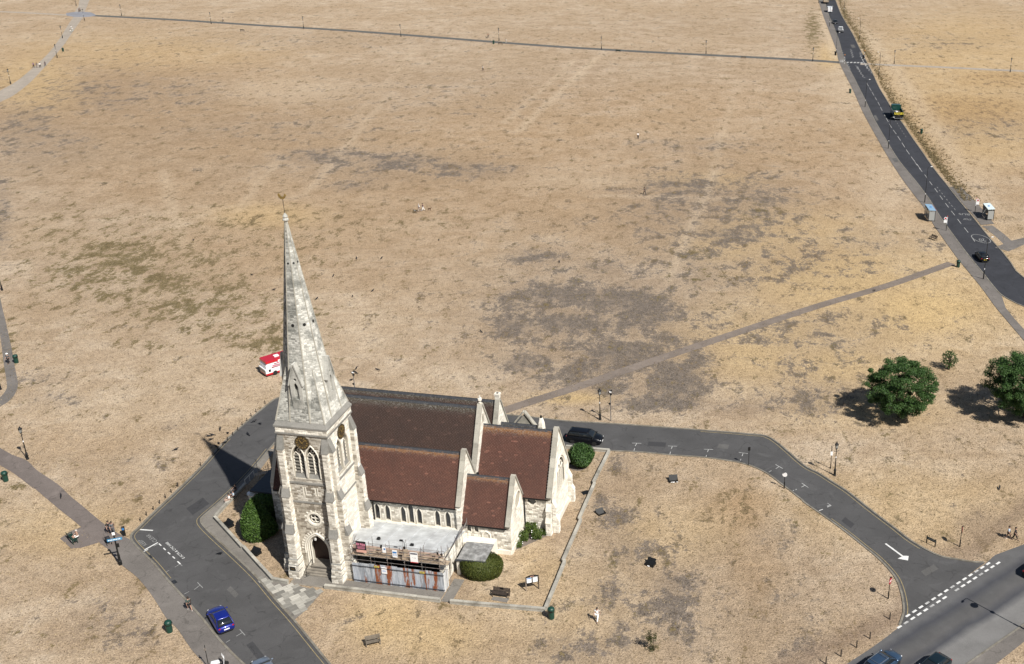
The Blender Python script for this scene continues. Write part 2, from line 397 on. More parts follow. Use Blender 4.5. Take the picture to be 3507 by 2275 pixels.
def ground_mat():
    m, nt, b = newmat('parched_grass')
    p = position(nt)
    n1 = noise(nt, p, .03, 4, .6); n2 = noise(nt, p, .16, 6, .65, .5); n3 = noise(nt, p, 1.0, 6, .7, .3); n4 = noise(nt, p, 4.5, 4, .7)
    mp = nt.nodes.new('ShaderNodeMapping'); L(nt, p, mp.inputs[0]); mp.inputs['Scale'].default_value = (1.0, .55, 1)
    n5 = noise(nt, mp.outputs[0], .42, 8, .72, .15)
    c = ramp(nt, n2, [(.38, (.37, .28, .195)), (.5, (.437, .341, .247)), (.62, (.49, .395, .297))])
    c = mix(nt, ramp(nt, n1, [(.42, .0), (.58, .6)]), c, (.375, .277, .182))
    c = mix(nt, mth(nt, 'MULTIPLY', attr(nt, 'tone'), .75), c, mix(nt, ramp(nt, n2, [(.4, 0.0), (.6, 1.0)]), (.275, .205, .145), (.36, .272, .190)))
    c = mix(nt, mth(nt, 'MULTIPLY', attr(nt, 'brown'), .9), c, (.345, .225, .12))
    c = mix(nt, mth(nt, 'MULTIPLY', attr(nt, 'gold'), 1.0), c, (.555, .40, .20))
    c = mix(nt, mth(nt, 'MULTIPLY', attr(nt, 'pale'), .85), c, (.53, .425, .31))
    # ragged patches: fine noise decides where inside a patch the turf has gone
    nh = noise(nt, p, 1.6, 6, .78, .1)
    nd = mth(nt, 'ADD', mth(nt, 'ADD', mth(nt, 'MULTIPLY', n5, .5), mth(nt, 'MULTIPLY', n3, .2)), mth(nt, 'MULTIPLY', nh, .3))
    nd = mth(nt, 'MULTIPLY', mth(nt, 'SUBTRACT', nd, .5), 9.0)
    ne = mth(nt, 'ADD', mth(nt, 'ADD', mth(nt, 'MULTIPLY', n2, .3), mth(nt, 'MULTIPLY', n5, .4)), mth(nt, 'MULTIPLY', nh, .3))
    ne = mth(nt, 'MULTIPLY', mth(nt, 'SUBTRACT', ne, .5), 8.5)
    def patch(a, thr, w, nd=nd):
        return ramp(nt, mth(nt, 'MULTIPLY', mth(nt, 'ADD', attr(nt, a), nd), .5), [(thr/2, 0.0), ((thr+w)/2, 1.0)])
    var = ramp(nt, nh, [(.4, 0.0), (.6, 1.0)])
    c = mix(nt, mth(nt, 'MULTIPLY', patch('brown', .6, .5), .4), c, (.25, .165, .095))
    c = mix(nt, mth(nt, 'MULTIPLY', attr(nt, 'dark'), .5), c, mix(nt, ramp(nt, n5, [(.4, 0.0), (.6, 1.0)]), (.215, .178, .148), (.31, .25, .20)))
    c = mix(nt, mth(nt, 'MULTIPLY', mth(nt, 'MAXIMUM', patch('dark', .44, .30, ne), ramp(nt, attr(nt, 'dark'), [(.74, 0.0), (.98, .6)])), .9), c, mix(nt, var, (.105, .090, .080), (.205, .172, .148)))
    c = mix(nt, mth(nt, 'MULTIPLY', patch('green', .42, .34), .92), c, mix(nt, var, (.085, .070, .030), (.205, .162, .085)))
    c = mix(nt, mth(nt, 'MULTIPLY', attr(nt, 'dirt'), .85), c, (.25, .185, .135))
    # thatch clumps in the rougher parts, then fine straw
    rough = mth(nt, 'ADD', ramp(nt, n1, [(.44, .06), (.58, .35)]), mth(nt, 'MULTIPLY', attr(nt, 'brown'), .65))
    c = mix(nt, mth(nt, 'MULTIPLY', ramp(nt, mth(nt, 'MULTIPLY', nd, .5), [(.10, 0.0), (.26, 1.0)]), rough), c, (.205, .142, .088))
    c = mix(nt, 1.0, c, ramp(nt, n3, [(.36, .80), (.5, 1.0), (.64, 1.13)]), 'MULTIPLY')
    c = mix(nt, 1.0, c, ramp(nt, n4, [(.36, .68), (.5, 1.02), (.64, 1.24)]), 'MULTIPLY')
    n6 = noise(nt, p, 11, 3, .75)
    c = mix(nt, 1.0, c, ramp(nt, n6, [(.36, .60), (.64, 1.42)]), 'MULTIPLY')
    c = mix(nt, 1.0, c, (ALB, ALB, ALB*.985), 'MULTIPLY')
    L(nt, c, b.inputs['Base Color']); b.inputs['Roughness'].default_value = 1.0
    b.inputs['Specular IOR Level'].default_value = .05
    bump(nt, b, mth(nt, 'ADD', n4, mth(nt, 'MULTIPLY', n3, 1.5)), .8, .15)
    return m
me.materials.append(ground_mat())
heath = bpy.data.objects.new('heath_ground', me); COL.objects.link(heath)
tag(heath, 'parched tan grass heath with grey scorched and olive patches', kind='structure')

# ------------------------------------------------------------------ roads and paths
def asphalt(name, col, var=.16, scale=.8, speck=.25):
    m, nt, b = newmat(name); p = position(nt); col = sc3(col, ALB)
    c = ramp(nt, noise(nt, p, scale*.25, 6, .65), [(.3, sc3(col, 1-var)), (.7, sc3(col, 1+var))])
    c = mix(nt, 1.0, c, ramp(nt, noise(nt, p, 14, 3, .8), [(.3, 1-speck), (.7, 1+speck)]), 'MULTIPLY')
    st = noise(nt, p, .7, 8, .75)
    c = mix(nt, ramp(nt, st, [(.58, 0.0), (.70, .5)]), c, sc3(col, .55))
    st2 = noise(nt, p, .33, 7, .7, .8)
    c = mix(nt, ramp(nt, st2, [(.54, 0.0), (.68, .5)]), c, sc3(col, 1.5))
    vo_ = nt.nodes.new('ShaderNodeTexVoronoi'); vo_.feature = 'DISTANCE_TO_EDGE'; vo_.inputs['Scale'].default_value = .35; wv_ = nt.nodes.new('ShaderNodeVectorMath'); wv_.operation = 'ADD'; nz_ = nt.nodes.new('ShaderNodeTexNoise'); nz_.inputs['Scale'].default_value = .9; L(nt, p, nz_.inputs['Vector']); L(nt, p, wv_.inputs[0]); L(nt, nz_.outputs['Color'], wv_.inputs[1]); L(nt, wv_.outputs[0], vo_.inputs['Vector'])
    c = mix(nt, mth(nt, 'MULTIPLY', ramp(nt, vo_.outputs['Distance'], [(.0, .6), (.03, 0.0)]), ramp(nt, st, [(.46, 0.0), (.56, 1.0)])), c, sc3(col, .45))
    L(nt, c, b.inputs['Base Color']); b.inputs['Roughness'].default_value = .9
    b.inputs['Specular IOR Level'].default_value = .25
    return m
MAT['lane'] = asphalt('lane_asphalt', (.080, .079, .080))
MAT['mainroad'] = asphalt('dark_asphalt', (.040, .042, .050), .2)
MAT['foot'] = asphalt('footway_asphalt', (.165, .150, .138), .18)
MAT['foot2'] = asphalt('churchyard_paving', (.20, .185, .165), .2)
MAT['brickpath'] = asphalt('brick_path', (.165, .140, .128), .14)
MAT['toppath'] = asphalt('grey_path', (.115, .112, .105), .12)
MAT['palepath'] = asphalt('gravel_path', (.35, .305, .255), .12)
MAT['bluegrey'] = asphalt('blue_grey_paving', (.24, .245, .27), .12)
MAT['dirtpath'] = asphalt('beaten_earth_path', (.20, .165, .14), .18)
MAT['kerb'] = M('kerb_stone', (.20, .185, .155), .9, var=.3, scale=1.5, dirt=(.13, .105, .07))
MAT['white'] = M('road_paint_white', (.60, .60, .585), .7, var=.12, scale=4, dirt=(.42, .42, .41))
MAT['worn'] = M('half_worn_road_paint', (.46, .46, .45), .8, var=.3, scale=5, dirt=(.16, .16, .16))
MAT['faint'] = M('worn_road_paint', (.26, .26, .255), .8, var=.25, scale=6)
MAT['yellow'] = M('road_paint_yellow', (.33, .26, .13), .8, var=.2, scale=3, dirt=(.2, .17, .1))

def smooth(pts, n=6):
    pts = [Vector(p) for p in pts]; out = []
    for i in range(len(pts)-1):
        p0, p1, p2, p3 = pts[max(i-1, 0)], pts[i], pts[i+1], pts[min(i+2, len(pts)-1)]
        for k in range(n):
            t = k/n
            out.append(.5*((2*p1)+(p2-p0)*t+(2*p0-5*p1+4*p2-p3)*t*t+(3*p1-p0-3*p2+p3)*t**3))
    out.append(pts[-1]); return out
def normals(pts):
    o = []
    for i in range(len(pts)):
        d = pts[min(i+1, len(pts)-1)] - pts[max(i-1, 0)]; d.z = 0; d.normalize()
        o.append(Vector((-d.y, d.x, 0)))
    return o
def offset(pts, d):
    return [p+n*d for p, n in zip(pts, normals(pts))]
def strip_between(a, b, z, name, mat, label=None, parent=None):
    # surface between two polylines (same direction)
    pts = [Vector((p.x, p.y, z)) for p in a] + [Vector((p.x, p.y, z)) for p in reversed(b)]
    o = MB().poly(pts).build(name, MAT[mat], parent)
    if parent is None: tag(o, label, kind='structure')
    return o
def ribbon(pts, w, z, name, mat, parent=None, label=None):
    m = MB(); a = offset(pts, w/2); b = offset(pts, -w/2)
    for i in range(len(pts)-1):
        m.add([(a[i].x, a[i].y, z), (b[i].x, b[i].y, z), (b[i+1].x, b[i+1].y, z), (a[i+1].x, a[i+1].y, z)], [(0, 1, 2, 3)])
    o = m.build(name, MAT[mat], parent)
    if parent is None: tag(o, label, kind='structure')
    return o
def kerb_line(pts, w, h, name, mat='kerb', parent=None, label=None):
    a = offset(pts, w/2); b = offset(pts, -w/2)
    rings = [[(p.x, p.y, 0), (q.x, q.y, 0), (q.x, q.y, h), (p.x, p.y, h)] for p, q in zip(a, b)]
    o = MB().loft(rings).build(name, MAT[mat], parent)
    if parent is None: tag(o, label, kind='structure')
    return o
def vs(fn, l): return [fn(*p) for p in l]

# church lane: outer edge from below the frame, round the corner, behind the church, down to the main road
lane_out = vs(G, [(1010,2440),(900,2330),(808,2245),(745,2178),(699,2120),(625,2037),(577,1984.6),(533,1932),(489,1888),(462,1860),(452,1840),(460,1824),(476,1810),(524,1762),(612,1679),(695,1597),(764,1521),(840,1452),(909,1395),(945,1368),(985,1360),(1060,1366),(1300,1386),(1752,1424),(1939,1444),(2100,1453.5),(2400,1475),(2560,1488),(2640,1503)])
lane_out += vs(R5, [(120,-140),(250,-70),(360,0),(500,90),(650,210),(780,310),(900,400),(1000,480),(1100,545),(1200,600),(1300,640),(1420,662),(1560,684),(1660,690)])
lane_in = vs(G, [(1320,2480),(1230,2390),(1124,2275),(1004,2127.5),(940,2056),(878,1982),(808,1913),(726,1837),(692,1802),(684,1785),(692,1770),(739,1729.6),(808,1666),(872,1597),(935,1521),(985,1474),(1100,1478),(1500,1505),(2030,1540),(2091,1543),(2201,1548),(2302,1558),(2402,1565),(2502,1578),(2568,1593),(2628,1620.5),(2683,1660.6),(2748,1711)])
lane_in += vs(R5, [(150,180),(350,320),(500,430),(650,550),(760,640),(850,730),(920,820),(960,920),(982,1020),(985,1110),(950,1220)])
lo = smooth(lane_out, 4); li = smooth(lane_in, 4)
lane = strip_between(lo, li, .008, 'church_lane', 'lane', 'grey asphalt lane looping round the church')
kerb_line(offset(lo, .12), .22, .08, 'kerb', parent=lane); kerb_line(offset(li, -.12), .22, .08, 'kerb', parent=lane)
ribbon(offset(lo[24:66], -.28), .065, .016, 'yellow_line', 'yellow', lane)
ribbon(offset(li[4:56], .32), .065, .016, 'yellow_line', 'yellow', lane)
ribbon(offset(lo[104:150], -.28), .08, .016, 'yellow_line', 'yellow', lane)
ribbon(offset(li[116:150], .28), .08, .016, 'yellow_line', 'yellow', lane)

# through road, bottom right
far = vs(G, [(2600,2470),(2902,2273),(2983,2220.6),(3044,2176),(3084,2144)]) + vs(R5, [(955,1180),(1660,700),(1750,620),(1994,530)]) + vs(G, [(3700,1780),(4100,1600)])
near = vs(G, [(2950,2520),(3307,2275),(3507,2136),(3800,1935),(4200,1680)])
def band_road():
    m, nt, b = newmat('worn_main_road'); p = position(nt)
    a, d = near[1], (near[2]-near[1]).normalized(); n = Vector((-d.y, d.x, 0))
    vm = nt.nodes.new('ShaderNodeVectorMath'); vm.operation = 'DOT_PRODUCT'; L(nt, p, vm.inputs[0]); vm.inputs[1].default_value = n
    t = mth(nt, 'SUBTRACT', vm.outputs['Value'], a.dot(n))
    t = mth(nt, 'ADD', t, mth(nt, 'MULTIPLY', mth(nt, 'SUBTRACT', noise(nt, p, .22, 4), .5), 1.0))
    c = ramp(nt, mth(nt, 'DIVIDE', t, 9.5), [(0, (.20, .195, .19)), (.26, (.215, .21, .205)), (.36, (.065, .067, .078)), (.46, (.11, .107, .107)), (.56, (.10, .099, .10)), (.66, (.062, .064, .075)), (.76, (.125, .124, .126)), (1, (.12, .118, .118))])
    c = mix(nt, 1.0, c, ramp(nt, noise(nt, p, 14, 3, .8), [(.3, .75), (.7, 1.25)]), 'MULTIPLY')
    c = mix(nt, 1.0, c, ramp(nt, noise(nt, p, .5, 5, .6), [(.3, .58), (.7, .78)]), 'MULTIPLY')
    L(nt, c, b.inputs['Base Color']); b.inputs['Roughness'].default_value = .85
    return m
MAT['through'] = band_road()
through = strip_between(far, near, .004, 'through_road', 'through', 'worn grey through road with dark tyre bands')
kerb_line(offset(near, -.1), .2, .08, 'kerb', parent=through)
fw_near = vs(G, [(3100,2560),(3412,2275),(3507,2200),(3800,2000),(4200,1760)])
strip_between(offset(near, -.2), fw_near, .05, 'footway', 'foot', 'grey footway beside the through road')

# road across the heath, upper right
hl = vs(G, [(2790,-130)]) + vs(R2, [(442,-30),(450,20),(480,130),(530,245),(575,370),(615,520),(690,660),(740,760),(800,880),(885,1060),(1000,1260),(1100,1420)]) + vs(R3, [(600,180),(720,340),(800,470),(890,600),(1000,750),(1100,880),(1200,1000),(1270,1090),(1350,1180),(1450,1240),(1562,1290)]) + vs(G, [(3700,1120)])
hr = vs(G, [(2840,-130)]) + vs(R2, [(530,-30),(545,0),(590,115),(640,205),(700,305),(760,430),(800,505),(870,640),(930,770),(1000,885),(1070,1000),(1140,1090),(1220,1210),(1320,1350)]) + vs(R3, [(720,0),(800,110),(890,220),(1000,360),(1100,480),(1180,580),(1270,690),(1370,800),(1450,900),(1562,1030)]) + vs(G, [(3700,1060)])
hls, hrs = smooth(hl, 3), smooth(hr, 3)
hroad = strip_between(hls, hrs, .012, 'heath_road', 'mainroad', 'dark asphalt road crossing the heath')
kerb_line(offset(hls, .12), .22, .09, 'kerb', parent=hroad); kerb_line(offset(hrs, -.12), .22, .09, 'kerb', parent=hroad)
fl = vs(G, [(2770,-130)]) + vs(R2, [(385,-30),(392,0),(432,130),(490,280),(550,440),(572,540),(640,680),(700,800),(780,980),(860,1130),(950,1290),(1040,1440)]) + vs(R3, [(500,180),(590,300),(690,430),(760,560),(850,690),(950,830),(1020,920),(1120,1040),(1200,1140),(1300,1280),(1400,1400),(1520,1540)]) + vs(G, [(3560,1230)])
fr = offset(hls, .22)
k_end = min(range(len(hls)), key=lambda i: (hls[i]-R3(1350, 1180)).length)
fr = fr[:k_end+1] + vs(R3, [(1400,1300),(1480,1400),(1562,1490)]) + vs(G, [(3620,1230)])
strip_between(smooth(fl, 3), fr, .06, 'footway', 'foot', 'grey footway beside the heath road')
strip_between(vs(R3, [(905,235),(1010,365),(1110,480),(1185,570)]), vs(R3, [(990,225),(1100,320),(1210,450),(1300,560)]), .05, 'bus_stop_footway', 'foot', 'paved bus stop footway')
ribbon(smooth(vs(R3, [(1240,575),(1350,660),(1440,745)]), 4), 2.2, .02, 'trodden_path', 'foot', label='narrow footpath from the bus stop')
ribbon(smooth(vs(R3, [(1365,785),(1450,750),(1562,712)]) + vs(G, [(3700,790)]), 4), 3.0, .024, 'trodden_path', 'foot', label='grey path leading off the heath road')

# paths
ribbon(smooth(vs(D, [(1165,957),(1240,932),(1350,897),(1500,845),(1700,778),(1900,712),(2060,665),(2212,612)]), 5), 1.9, .016, 'diagonal_path', 'dirtpath', label='beaten diagonal path across the heath')
ribbon(smooth(vs(D, [(215,36.5),(400,46),(600,59),(800,71),(1000,86),(1150,98),(1300,109),(1450,118),(1600,126),(1760,134),(1890,141),(1960,146)]), 4), 3.6, .02, 'cross_path', 'toppath', label='grey path crossing the top of the heath')
ribbon(smooth(vs(D, [(-60,25),(60,30),(165,36)]), 4), 2.6, .018, 'side_path', 'palepath', label='pale thin path meeting the crossing')
ribbon(smooth(vs(D, [(2000,149),(2080,152),(2200,157),(2300,162),(2460,169)]), 4), 3.0, .018, 'far_path', 'palepath', label='pale path leading away from the crossing')
strip_between(vs(R1, [(580,118),(640,108),(720,104),(800,110),(840,128)]), vs(R1, [(590,140),(650,150),(740,152),(800,148),(842,140)]), .026, 'path_junction', 'bluegrey', 'blue grey paved path junction')
strip_between(smooth(vs(R1, [(-120,880),(0,800),(150,715),(300,590),(420,478),(520,350),(610,205),(650,150)]), 4), smooth(vs(R1, [(-120,980),(0,902),(120,842),(260,733),(350,640),(450,530),(560,400),(650,270),(735,150)]), 4), .014, 'gravel_path', 'palepath', 'wide pale gravel path on the heath')
strip_between(vs(R1, [(655,108),(690,60),(700,0),(705,-60)]), vs(R1, [(745,108),(770,50),(790,0),(800,-60)]), .014, 'gravel_path', 'palepath', 'pale gravel path beyond the junction')
strip_between(smooth(vs(RL, [(-60,200),(-40,330),(0,480),(22,650),(44,790),(40,840),(0,890),(-60,915)]), 4), smooth(vs(RL, [(-20,120),(8,265),(40,400),(75,560),(100,700),(118,790),(108,850),(60,915),(-60,985)]), 4), .012, 'curving_path', 'foot', 'grey path curving along the grass verge')
bp_up = vs(RL, [(-120,1160),(0,1225),(80,1270),(180,1310),(240,1370),(330,1430),(400,1480),(460,1540)]) + vs(R7, [(640,300),(740,385),(820,450),(890,500),(1000,560)])
bp_lo = vs(RL, [(-120,1275),(0,1340),(100,1400),(230,1500)]) + vs(R7, [(250,150),(450,320),(600,440),(775,590),(850,645)])
strip_between(smooth(bp_up, 3), smooth(bp_lo, 3), .03, 'brick_path', 'brickpath', 'purple brown path running to the lane corner')
i0 = min(range(len(lo)), key=lambda i: (lo[i]-R7(1015, 575)).length)
fwl = vs(R7, [(850,645),(950,765),(1080,870),(1200,1020),(1300,1180),(1390,1270),(1500,1430),(1601,1544),(1700,1680)])
strip_between([R7(1000,560)] + offset(lo, .22)[i0:0:-1], smooth(fwl, 3), .04, 'lane_footway', 'foot', 'grey brown footway beside the lane')
# churchyard pavements
pv = vs(R8, [(150,745),(212,755),(300,850),(400,955),(530,1098),(680,1122),(800,1152),(700,1262),(640,1310)])
pv_in = [p for p in offset(li, -.22)]
ja = min(range(len(li)), key=lambda i: (li[i]-R8(640, 1310)).length); jb = min(range(len(li)), key=lambda i: (li[i]-R8(535, 345)).length)
pave = strip_between(pv_in[ja:jb], [R8(640,1310), R8(700,1262), R8(800,1152), R8(680,1122), R8(530,1098), R8(400,955), R8(300,850), R8(214,757), R8(330,640), R8(440,520), R8(545,380)], .05, 'church_pavement', 'foot2', 'grey pavement outside the church wall')
# individual flagstones in front of the tower door
A_, B_ = R8(440, 1080), R8(650, 1312); u_ = (B_-A_).normalized(); v_ = Vector((-u_.y, u_.x, 0))
flag_mesh = MB().b6(-.5, .5, -.5, .5, 0, 1).mesh('flagstone', MAT['flag'])
fl_poly = [R8(445,1072), R8(535,1104), R8(690,1128), R8(792,1152), R8(705,1258), R8(656,1298)]
def inpoly(p, poly):
    c = False; j = len(poly)-1
    for i in range(len(poly)):
        a, b = poly[i], poly[j]
        if (a.y > p.y) != (b.y > p.y) and p.x < (b.x-a.x)*(p.y-a.y)/(b.y-a.y)+a.x: c = not c
        j = i
    return c
FLM = [M('flagstone_%d' % i, sc3((.36, .345, .305), k), .9, var=.2, scale=1.5, bmp=.2) for i, k in enumerate((.55, .7, .9, 1.15, 1.4))]
fmeshes = [MB().b6(-.5, .5, -.5, .5, 0, 1).mesh('flagstone', m_) for m_ in FLM]
xo = 0.0
r_ = -.2
while xo < 11.5:
    h_ = random.choice((.5, .6, .75)); yo = -9.0 + random.random()*.5
    while yo < 9.0:
        l_ = random.choice((.6, .75, .9, 1.1))
        c_ = A_ + u_*(xo+h_/2) + v_*(yo+l_/2)
        if inpoly(c_, fl_poly):
            o = bpy.data.objects.new('flagstone', random.choice(fmeshes)); COL.objects.link(o); o.parent = pave
            o.location = (c_.x, c_.y, .045); o.rotation_euler = (0, 0, math.atan2(u_.y, u_.x)); o.scale = (h_-.03, l_-.03, .018+random.random()*.012)
        yo += l_
    xo += h_
strip_between([CH(-3.9,-.75), CH(12.9,-.75)], [CH(-3.9,.75), CH(12.9,.72)], .03, 'front_path', 'foot2', 'paved strip in front of the hoarding')
strip_between([CH(13.0,-.85), CH(13.0,3.2)], [CH(14.2,-.85), CH(14.2,3.2)], .034, 'side_path', 'foot2', 'paved strip beside the low annexe')
strip_between([CH(-4.2,-1.0), CH(-4.2,1.3)], [CH(.2,-1.0), CH(.2,1.3)], .026, 'door_apron', 'step', 'brown paved apron at the tower door')

# ------------------------------------------------------------------ painted markings
def mark(pts, w, mat='white', z=.018, parent=None, name='marking'):
    return ribbon(pts, w, z, name, mat, parent)
def quadmark(pts, mat, z, parent, name='marking'):
    return MB().poly([Vector((p.x, p.y, z)) for p in pts]).build(name, MAT[mat], parent)
def text_mesh(s, size, p0, p1, mat, z, parent, stretch=1.0, name='lettering', shift=0.0):
    cu = bpy.data.curves.new('lettering', 'FONT'); cu.body = s; cu.size = size
    ob = bpy.data.objects.new('tmp', cu)
    me = bpy.data.meshes.new_from_object(ob)
    bpy.data.objects.remove(ob); bpy.data.curves.remove(cu)
    me.materials.append(MAT[mat] if isinstance(mat, str) else mat)
    xs = [v.co.x for v in me.vertices]
    w = max(xs)-min(xs) if xs else 1
    k = (p1-p0).length/w
    for v in me.vertices: v.co.x = (v.co.x-min(xs))*k; v.co.y *= stretch
    o = bpy.data.objects.new(name, me); COL.objects.link(o)
    d_ = (p1-p0).normalized()
    o.location = (p0.x+d_.y*shift, p0.y-d_.x*shift, z); o.rotation_euler = (0, 0, heading(p0, p1)); o.parent = parent
    return o
def tmark(a, b, c, d, parent, mat='worn'):
    mark([a, b], .085, mat, .018, parent); mark([c, d], .085, mat, .0185, parent)
# give-way dashes
for row, (q0, q1, n, drop) in enumerate([((955,1170),(1690,695),15,(0,)), ((940,1230),(1775,690),17,(8,))]):
    a, b = R5(*q0), R5(*q1); d = (b-a); Ls = d.length; d.normalize()
    for i in range(n):
        if i in drop: continue
        t = Ls*i/(n-1); c = a + d*t
        mark([c-d*.32, c+d*.32], .24, 'white' if (i*7+row) % 4 else 'worn', .02, through, 'give_way_dash')
# turn arrow
a, b = R5(822, 525), R5(985, 645); d = (b-a).normalized(); n = Vector((-d.y, d.x, 0)); tip = R5(1018, 668)
mark([a, b], .22, 'white', .018, lane, 'arrow_shaft')
quadmark([R5(925,652), R5(1012,668), R5(1018,630), R5(975,628)], 'white', .0205, lane, 'arrow_head')
# parking bay ticks
for c0, c1, e0, e1 in [((528,36),(590,38),(560,38),(548,56)), ((772,56),(834,58),(802,58),(795,76)), ((1018,78),(1080,80),(1048,80),(1042,98)), ((1255,100),(1316,108),(1285,104),(1278,125)), ((1505,182),(1555,210),(1530,196),(1508,212))]:
    tmark(R6(*c0), R6(*c1), R6(*e0), R6(*e1), lane)
for c0, c1 in [((545,72),(540,88)), ((790,95),(785,112)), ((1035,118),(1031,134)), ((1270,145),(1264,158)), ((1478,224),(1460,234)), ((1648,350),(1630,362))]:
    mark([R6(*c0), R6(*c1)], .085, 'worn', .018, lane)
for c0, c1, e0, e1 in [((112,12),(170,52),(138,32),(110,48)), ((330,182),(362,204),(362,204),(328,218)), ((340,212),(330,208),(356,200),(326,208))]:
    tmark(R5(*c0), R5(*c1), R5(*e0), R5(*e1), lane)
mark([R5(40,78), R5(70,66)], .1, 'white', .018, lane); mark([R5(260,246), R5(292,234)], .1, 'white', .018, lane)
for c0, c1, e0, e1 in [((1548,905),(1590,948),(1570,925),(1522,962)), ((1392,740),(1428,776),(1412,760),(1370,786))]:
    tmark(R7(*c0), R7(*c1), R7(*e0), R7(*e1), lane, 'faint')
mark([R7(1440,998), R7(1482,976)], .08, 'faint', .018, lane); mark([R7(1300,824), R7(1326,810)], .08, 'faint', .018, lane)
tmark(RB(1190,765), RB(1310,898), RB(1255,832), RB(1112,918), lane, 'faint'); mark([RB(880,1060), RB(975,1000)], .08, 'faint', .018, lane)
# corner markings
mark([RV(595,442), RV(855,460)], .2, 'white', .019, lane)
mark([RV(682,856), RV(955,705)], .17, 'white', .0195, lane); mark([RV(668,888), RV(755,848)], .13, 'white', .019, lane); mark([RV(872,780), RV(975,726)], .11, 'faint', .019, lane)
for a, b in [((972,726),(1024,770)), ((1068,816),(1112,858)), ((1158,902),(1206,944)), ((1254,990),(1300,1030)), ((1352,1088),(1412,1142))]:
    mark([RV(*a), RV(*b)], .13, 'white', .019, lane)
text_mesh('E-SCTR & CYC HIRE', .42, RV(1432,1048), RV(1080,722), 'white', .02, lane, 1.0, shift=.42)
text_mesh('CLEAR', .6, RV(915,690), RV(745,545), 'faint', .02, lane, 1.1, shift=.2); text_mesh('KEEP', .6, RV(705,760), RV(575,655), 'faint', .02, lane, 1.1, shift=.2)
# heath road centre line
cl = vs(R3, [(600,15),(640,70),(690,130),(740,200),(785,260),(835,330),(890,405),(945,475),(1005,555),(1070,635),(1140,730),(1190,785)])
cl2 = vs(R2, [(820,735),(870,820),(920,905),(960,985),(1000,1060),(1040,1130),(1085,1190),(1130,1260),(1170,1325),(1220,1395),(1270,1460),(1320,1530)])
def dashes(pts, on, off, w, mat, z, parent):
    pts = smooth(pts, 6); acc = 0; cur = []; state = True
    for i in range(len(pts)-1):
        cur.append(pts[i]); acc += (pts[i+1]-pts[i]).length
        if acc > (on if state else off):
            if state and len(cur) > 1: mark(cur, w, mat, z, parent, 'centre_dash')
            acc = 0; cur = [pts[i]]; state = not state
def fine(pts):
    o = []
    for a, b in zip(pts, pts[1:]):
        n = max(1, int((b-a).length/.5))
        o += [a+(b-a)*(k/n) for k in range(n)]
    return o+[pts[-1]]
dashes(fine(cl), 3.0, 2.4, .11, 'worn', .02, hroad); dashes(fine(cl2), 4.5, 2.2, .12, 'worn', .02, hroad)
dashes(fine(vs(R3, [(795,235),(850,305),(905,375),(960,440)])), 1.0, 1.2, .12, 'faint', .02, hroad)
dashes(fine(vs(R2, [(1060,1040),(1120,1140),(1180,1230)])), 1.2, 1.6, .1, 'faint', .02, hroad)
def zig(fn, pts, amp, mat='worn'):
    pts = fine(vs(fn, pts)); pts = pts[::4]; n = normals(pts)
    mark([p+n[i]*(amp if i % 2 else -amp) for i, p in enumerate(pts)], .14, mat, .02, hroad, 'zigzag_line')
for q in ([(645,1100),(690,1230),(735,1330)], [(740,1350),(800,1450),(850,1544)], [(1070,1150),(1085,1260),(1130,1330)], [(1160,1400),(1230,1510),(1260,1550)], [(860,1090),(885,1180),(910,1280)], [(985,1450),(1030,1530)]):
    zig(RT, q, .35)
zig(R2, [(640,570),(670,640),(690,665)], .35); zig(R2, [(735,590),(770,650),(800,690)], .3); zig(R2, [(800,560),(850,630),(885,660)], .35)
mark(vs(RT, [(645,1110),(660,1200),(720,1330),(760,1440),(820,1544)]), .12, 'white', .02, hroad); mark(vs(RT, [(1085,1260),(1140,1360),(1200,1450),(1260,1445)]), .12, 'white', .02, hroad)
for x, y in [(790,1378),(870,1378),(950,1380),(1022,1382),(1098,1384)]:
    a = RT(x-22, y); b = RT(x+22, y+3); mark([a, b], 2.0, 'worn', .02, hroad, 'crossing_bar')
# 20 roundel and bus stop lettering, worn
cc = R3(1183, 690); ax = (R3(1235, 725)-R3(1130, 660))/2
dv = ax.normalized(); ring = [cc + dv*math.cos(t)*ax.length*1.15 + Vector((-dv.y, dv.x, 0))*math.sin(t)*1.5 for t in np.linspace(0, 2*PI, 33)]
mark(ring, .16, 'faint', .021, hroad, 'speed_roundel')
text_mesh('20', 1.6, R3(1212,690), R3(1158,690), 'faint', .021, hroad, 1.5)
text_mesh('BUS', 1.2, R3(1080,470), R3(985,465), 'faint', .021, hroad, 1.4); text_mesh('STOP', 1.2, R3(1100,515), R3(1030,508), 'faint', .021, hroad, 1.3)

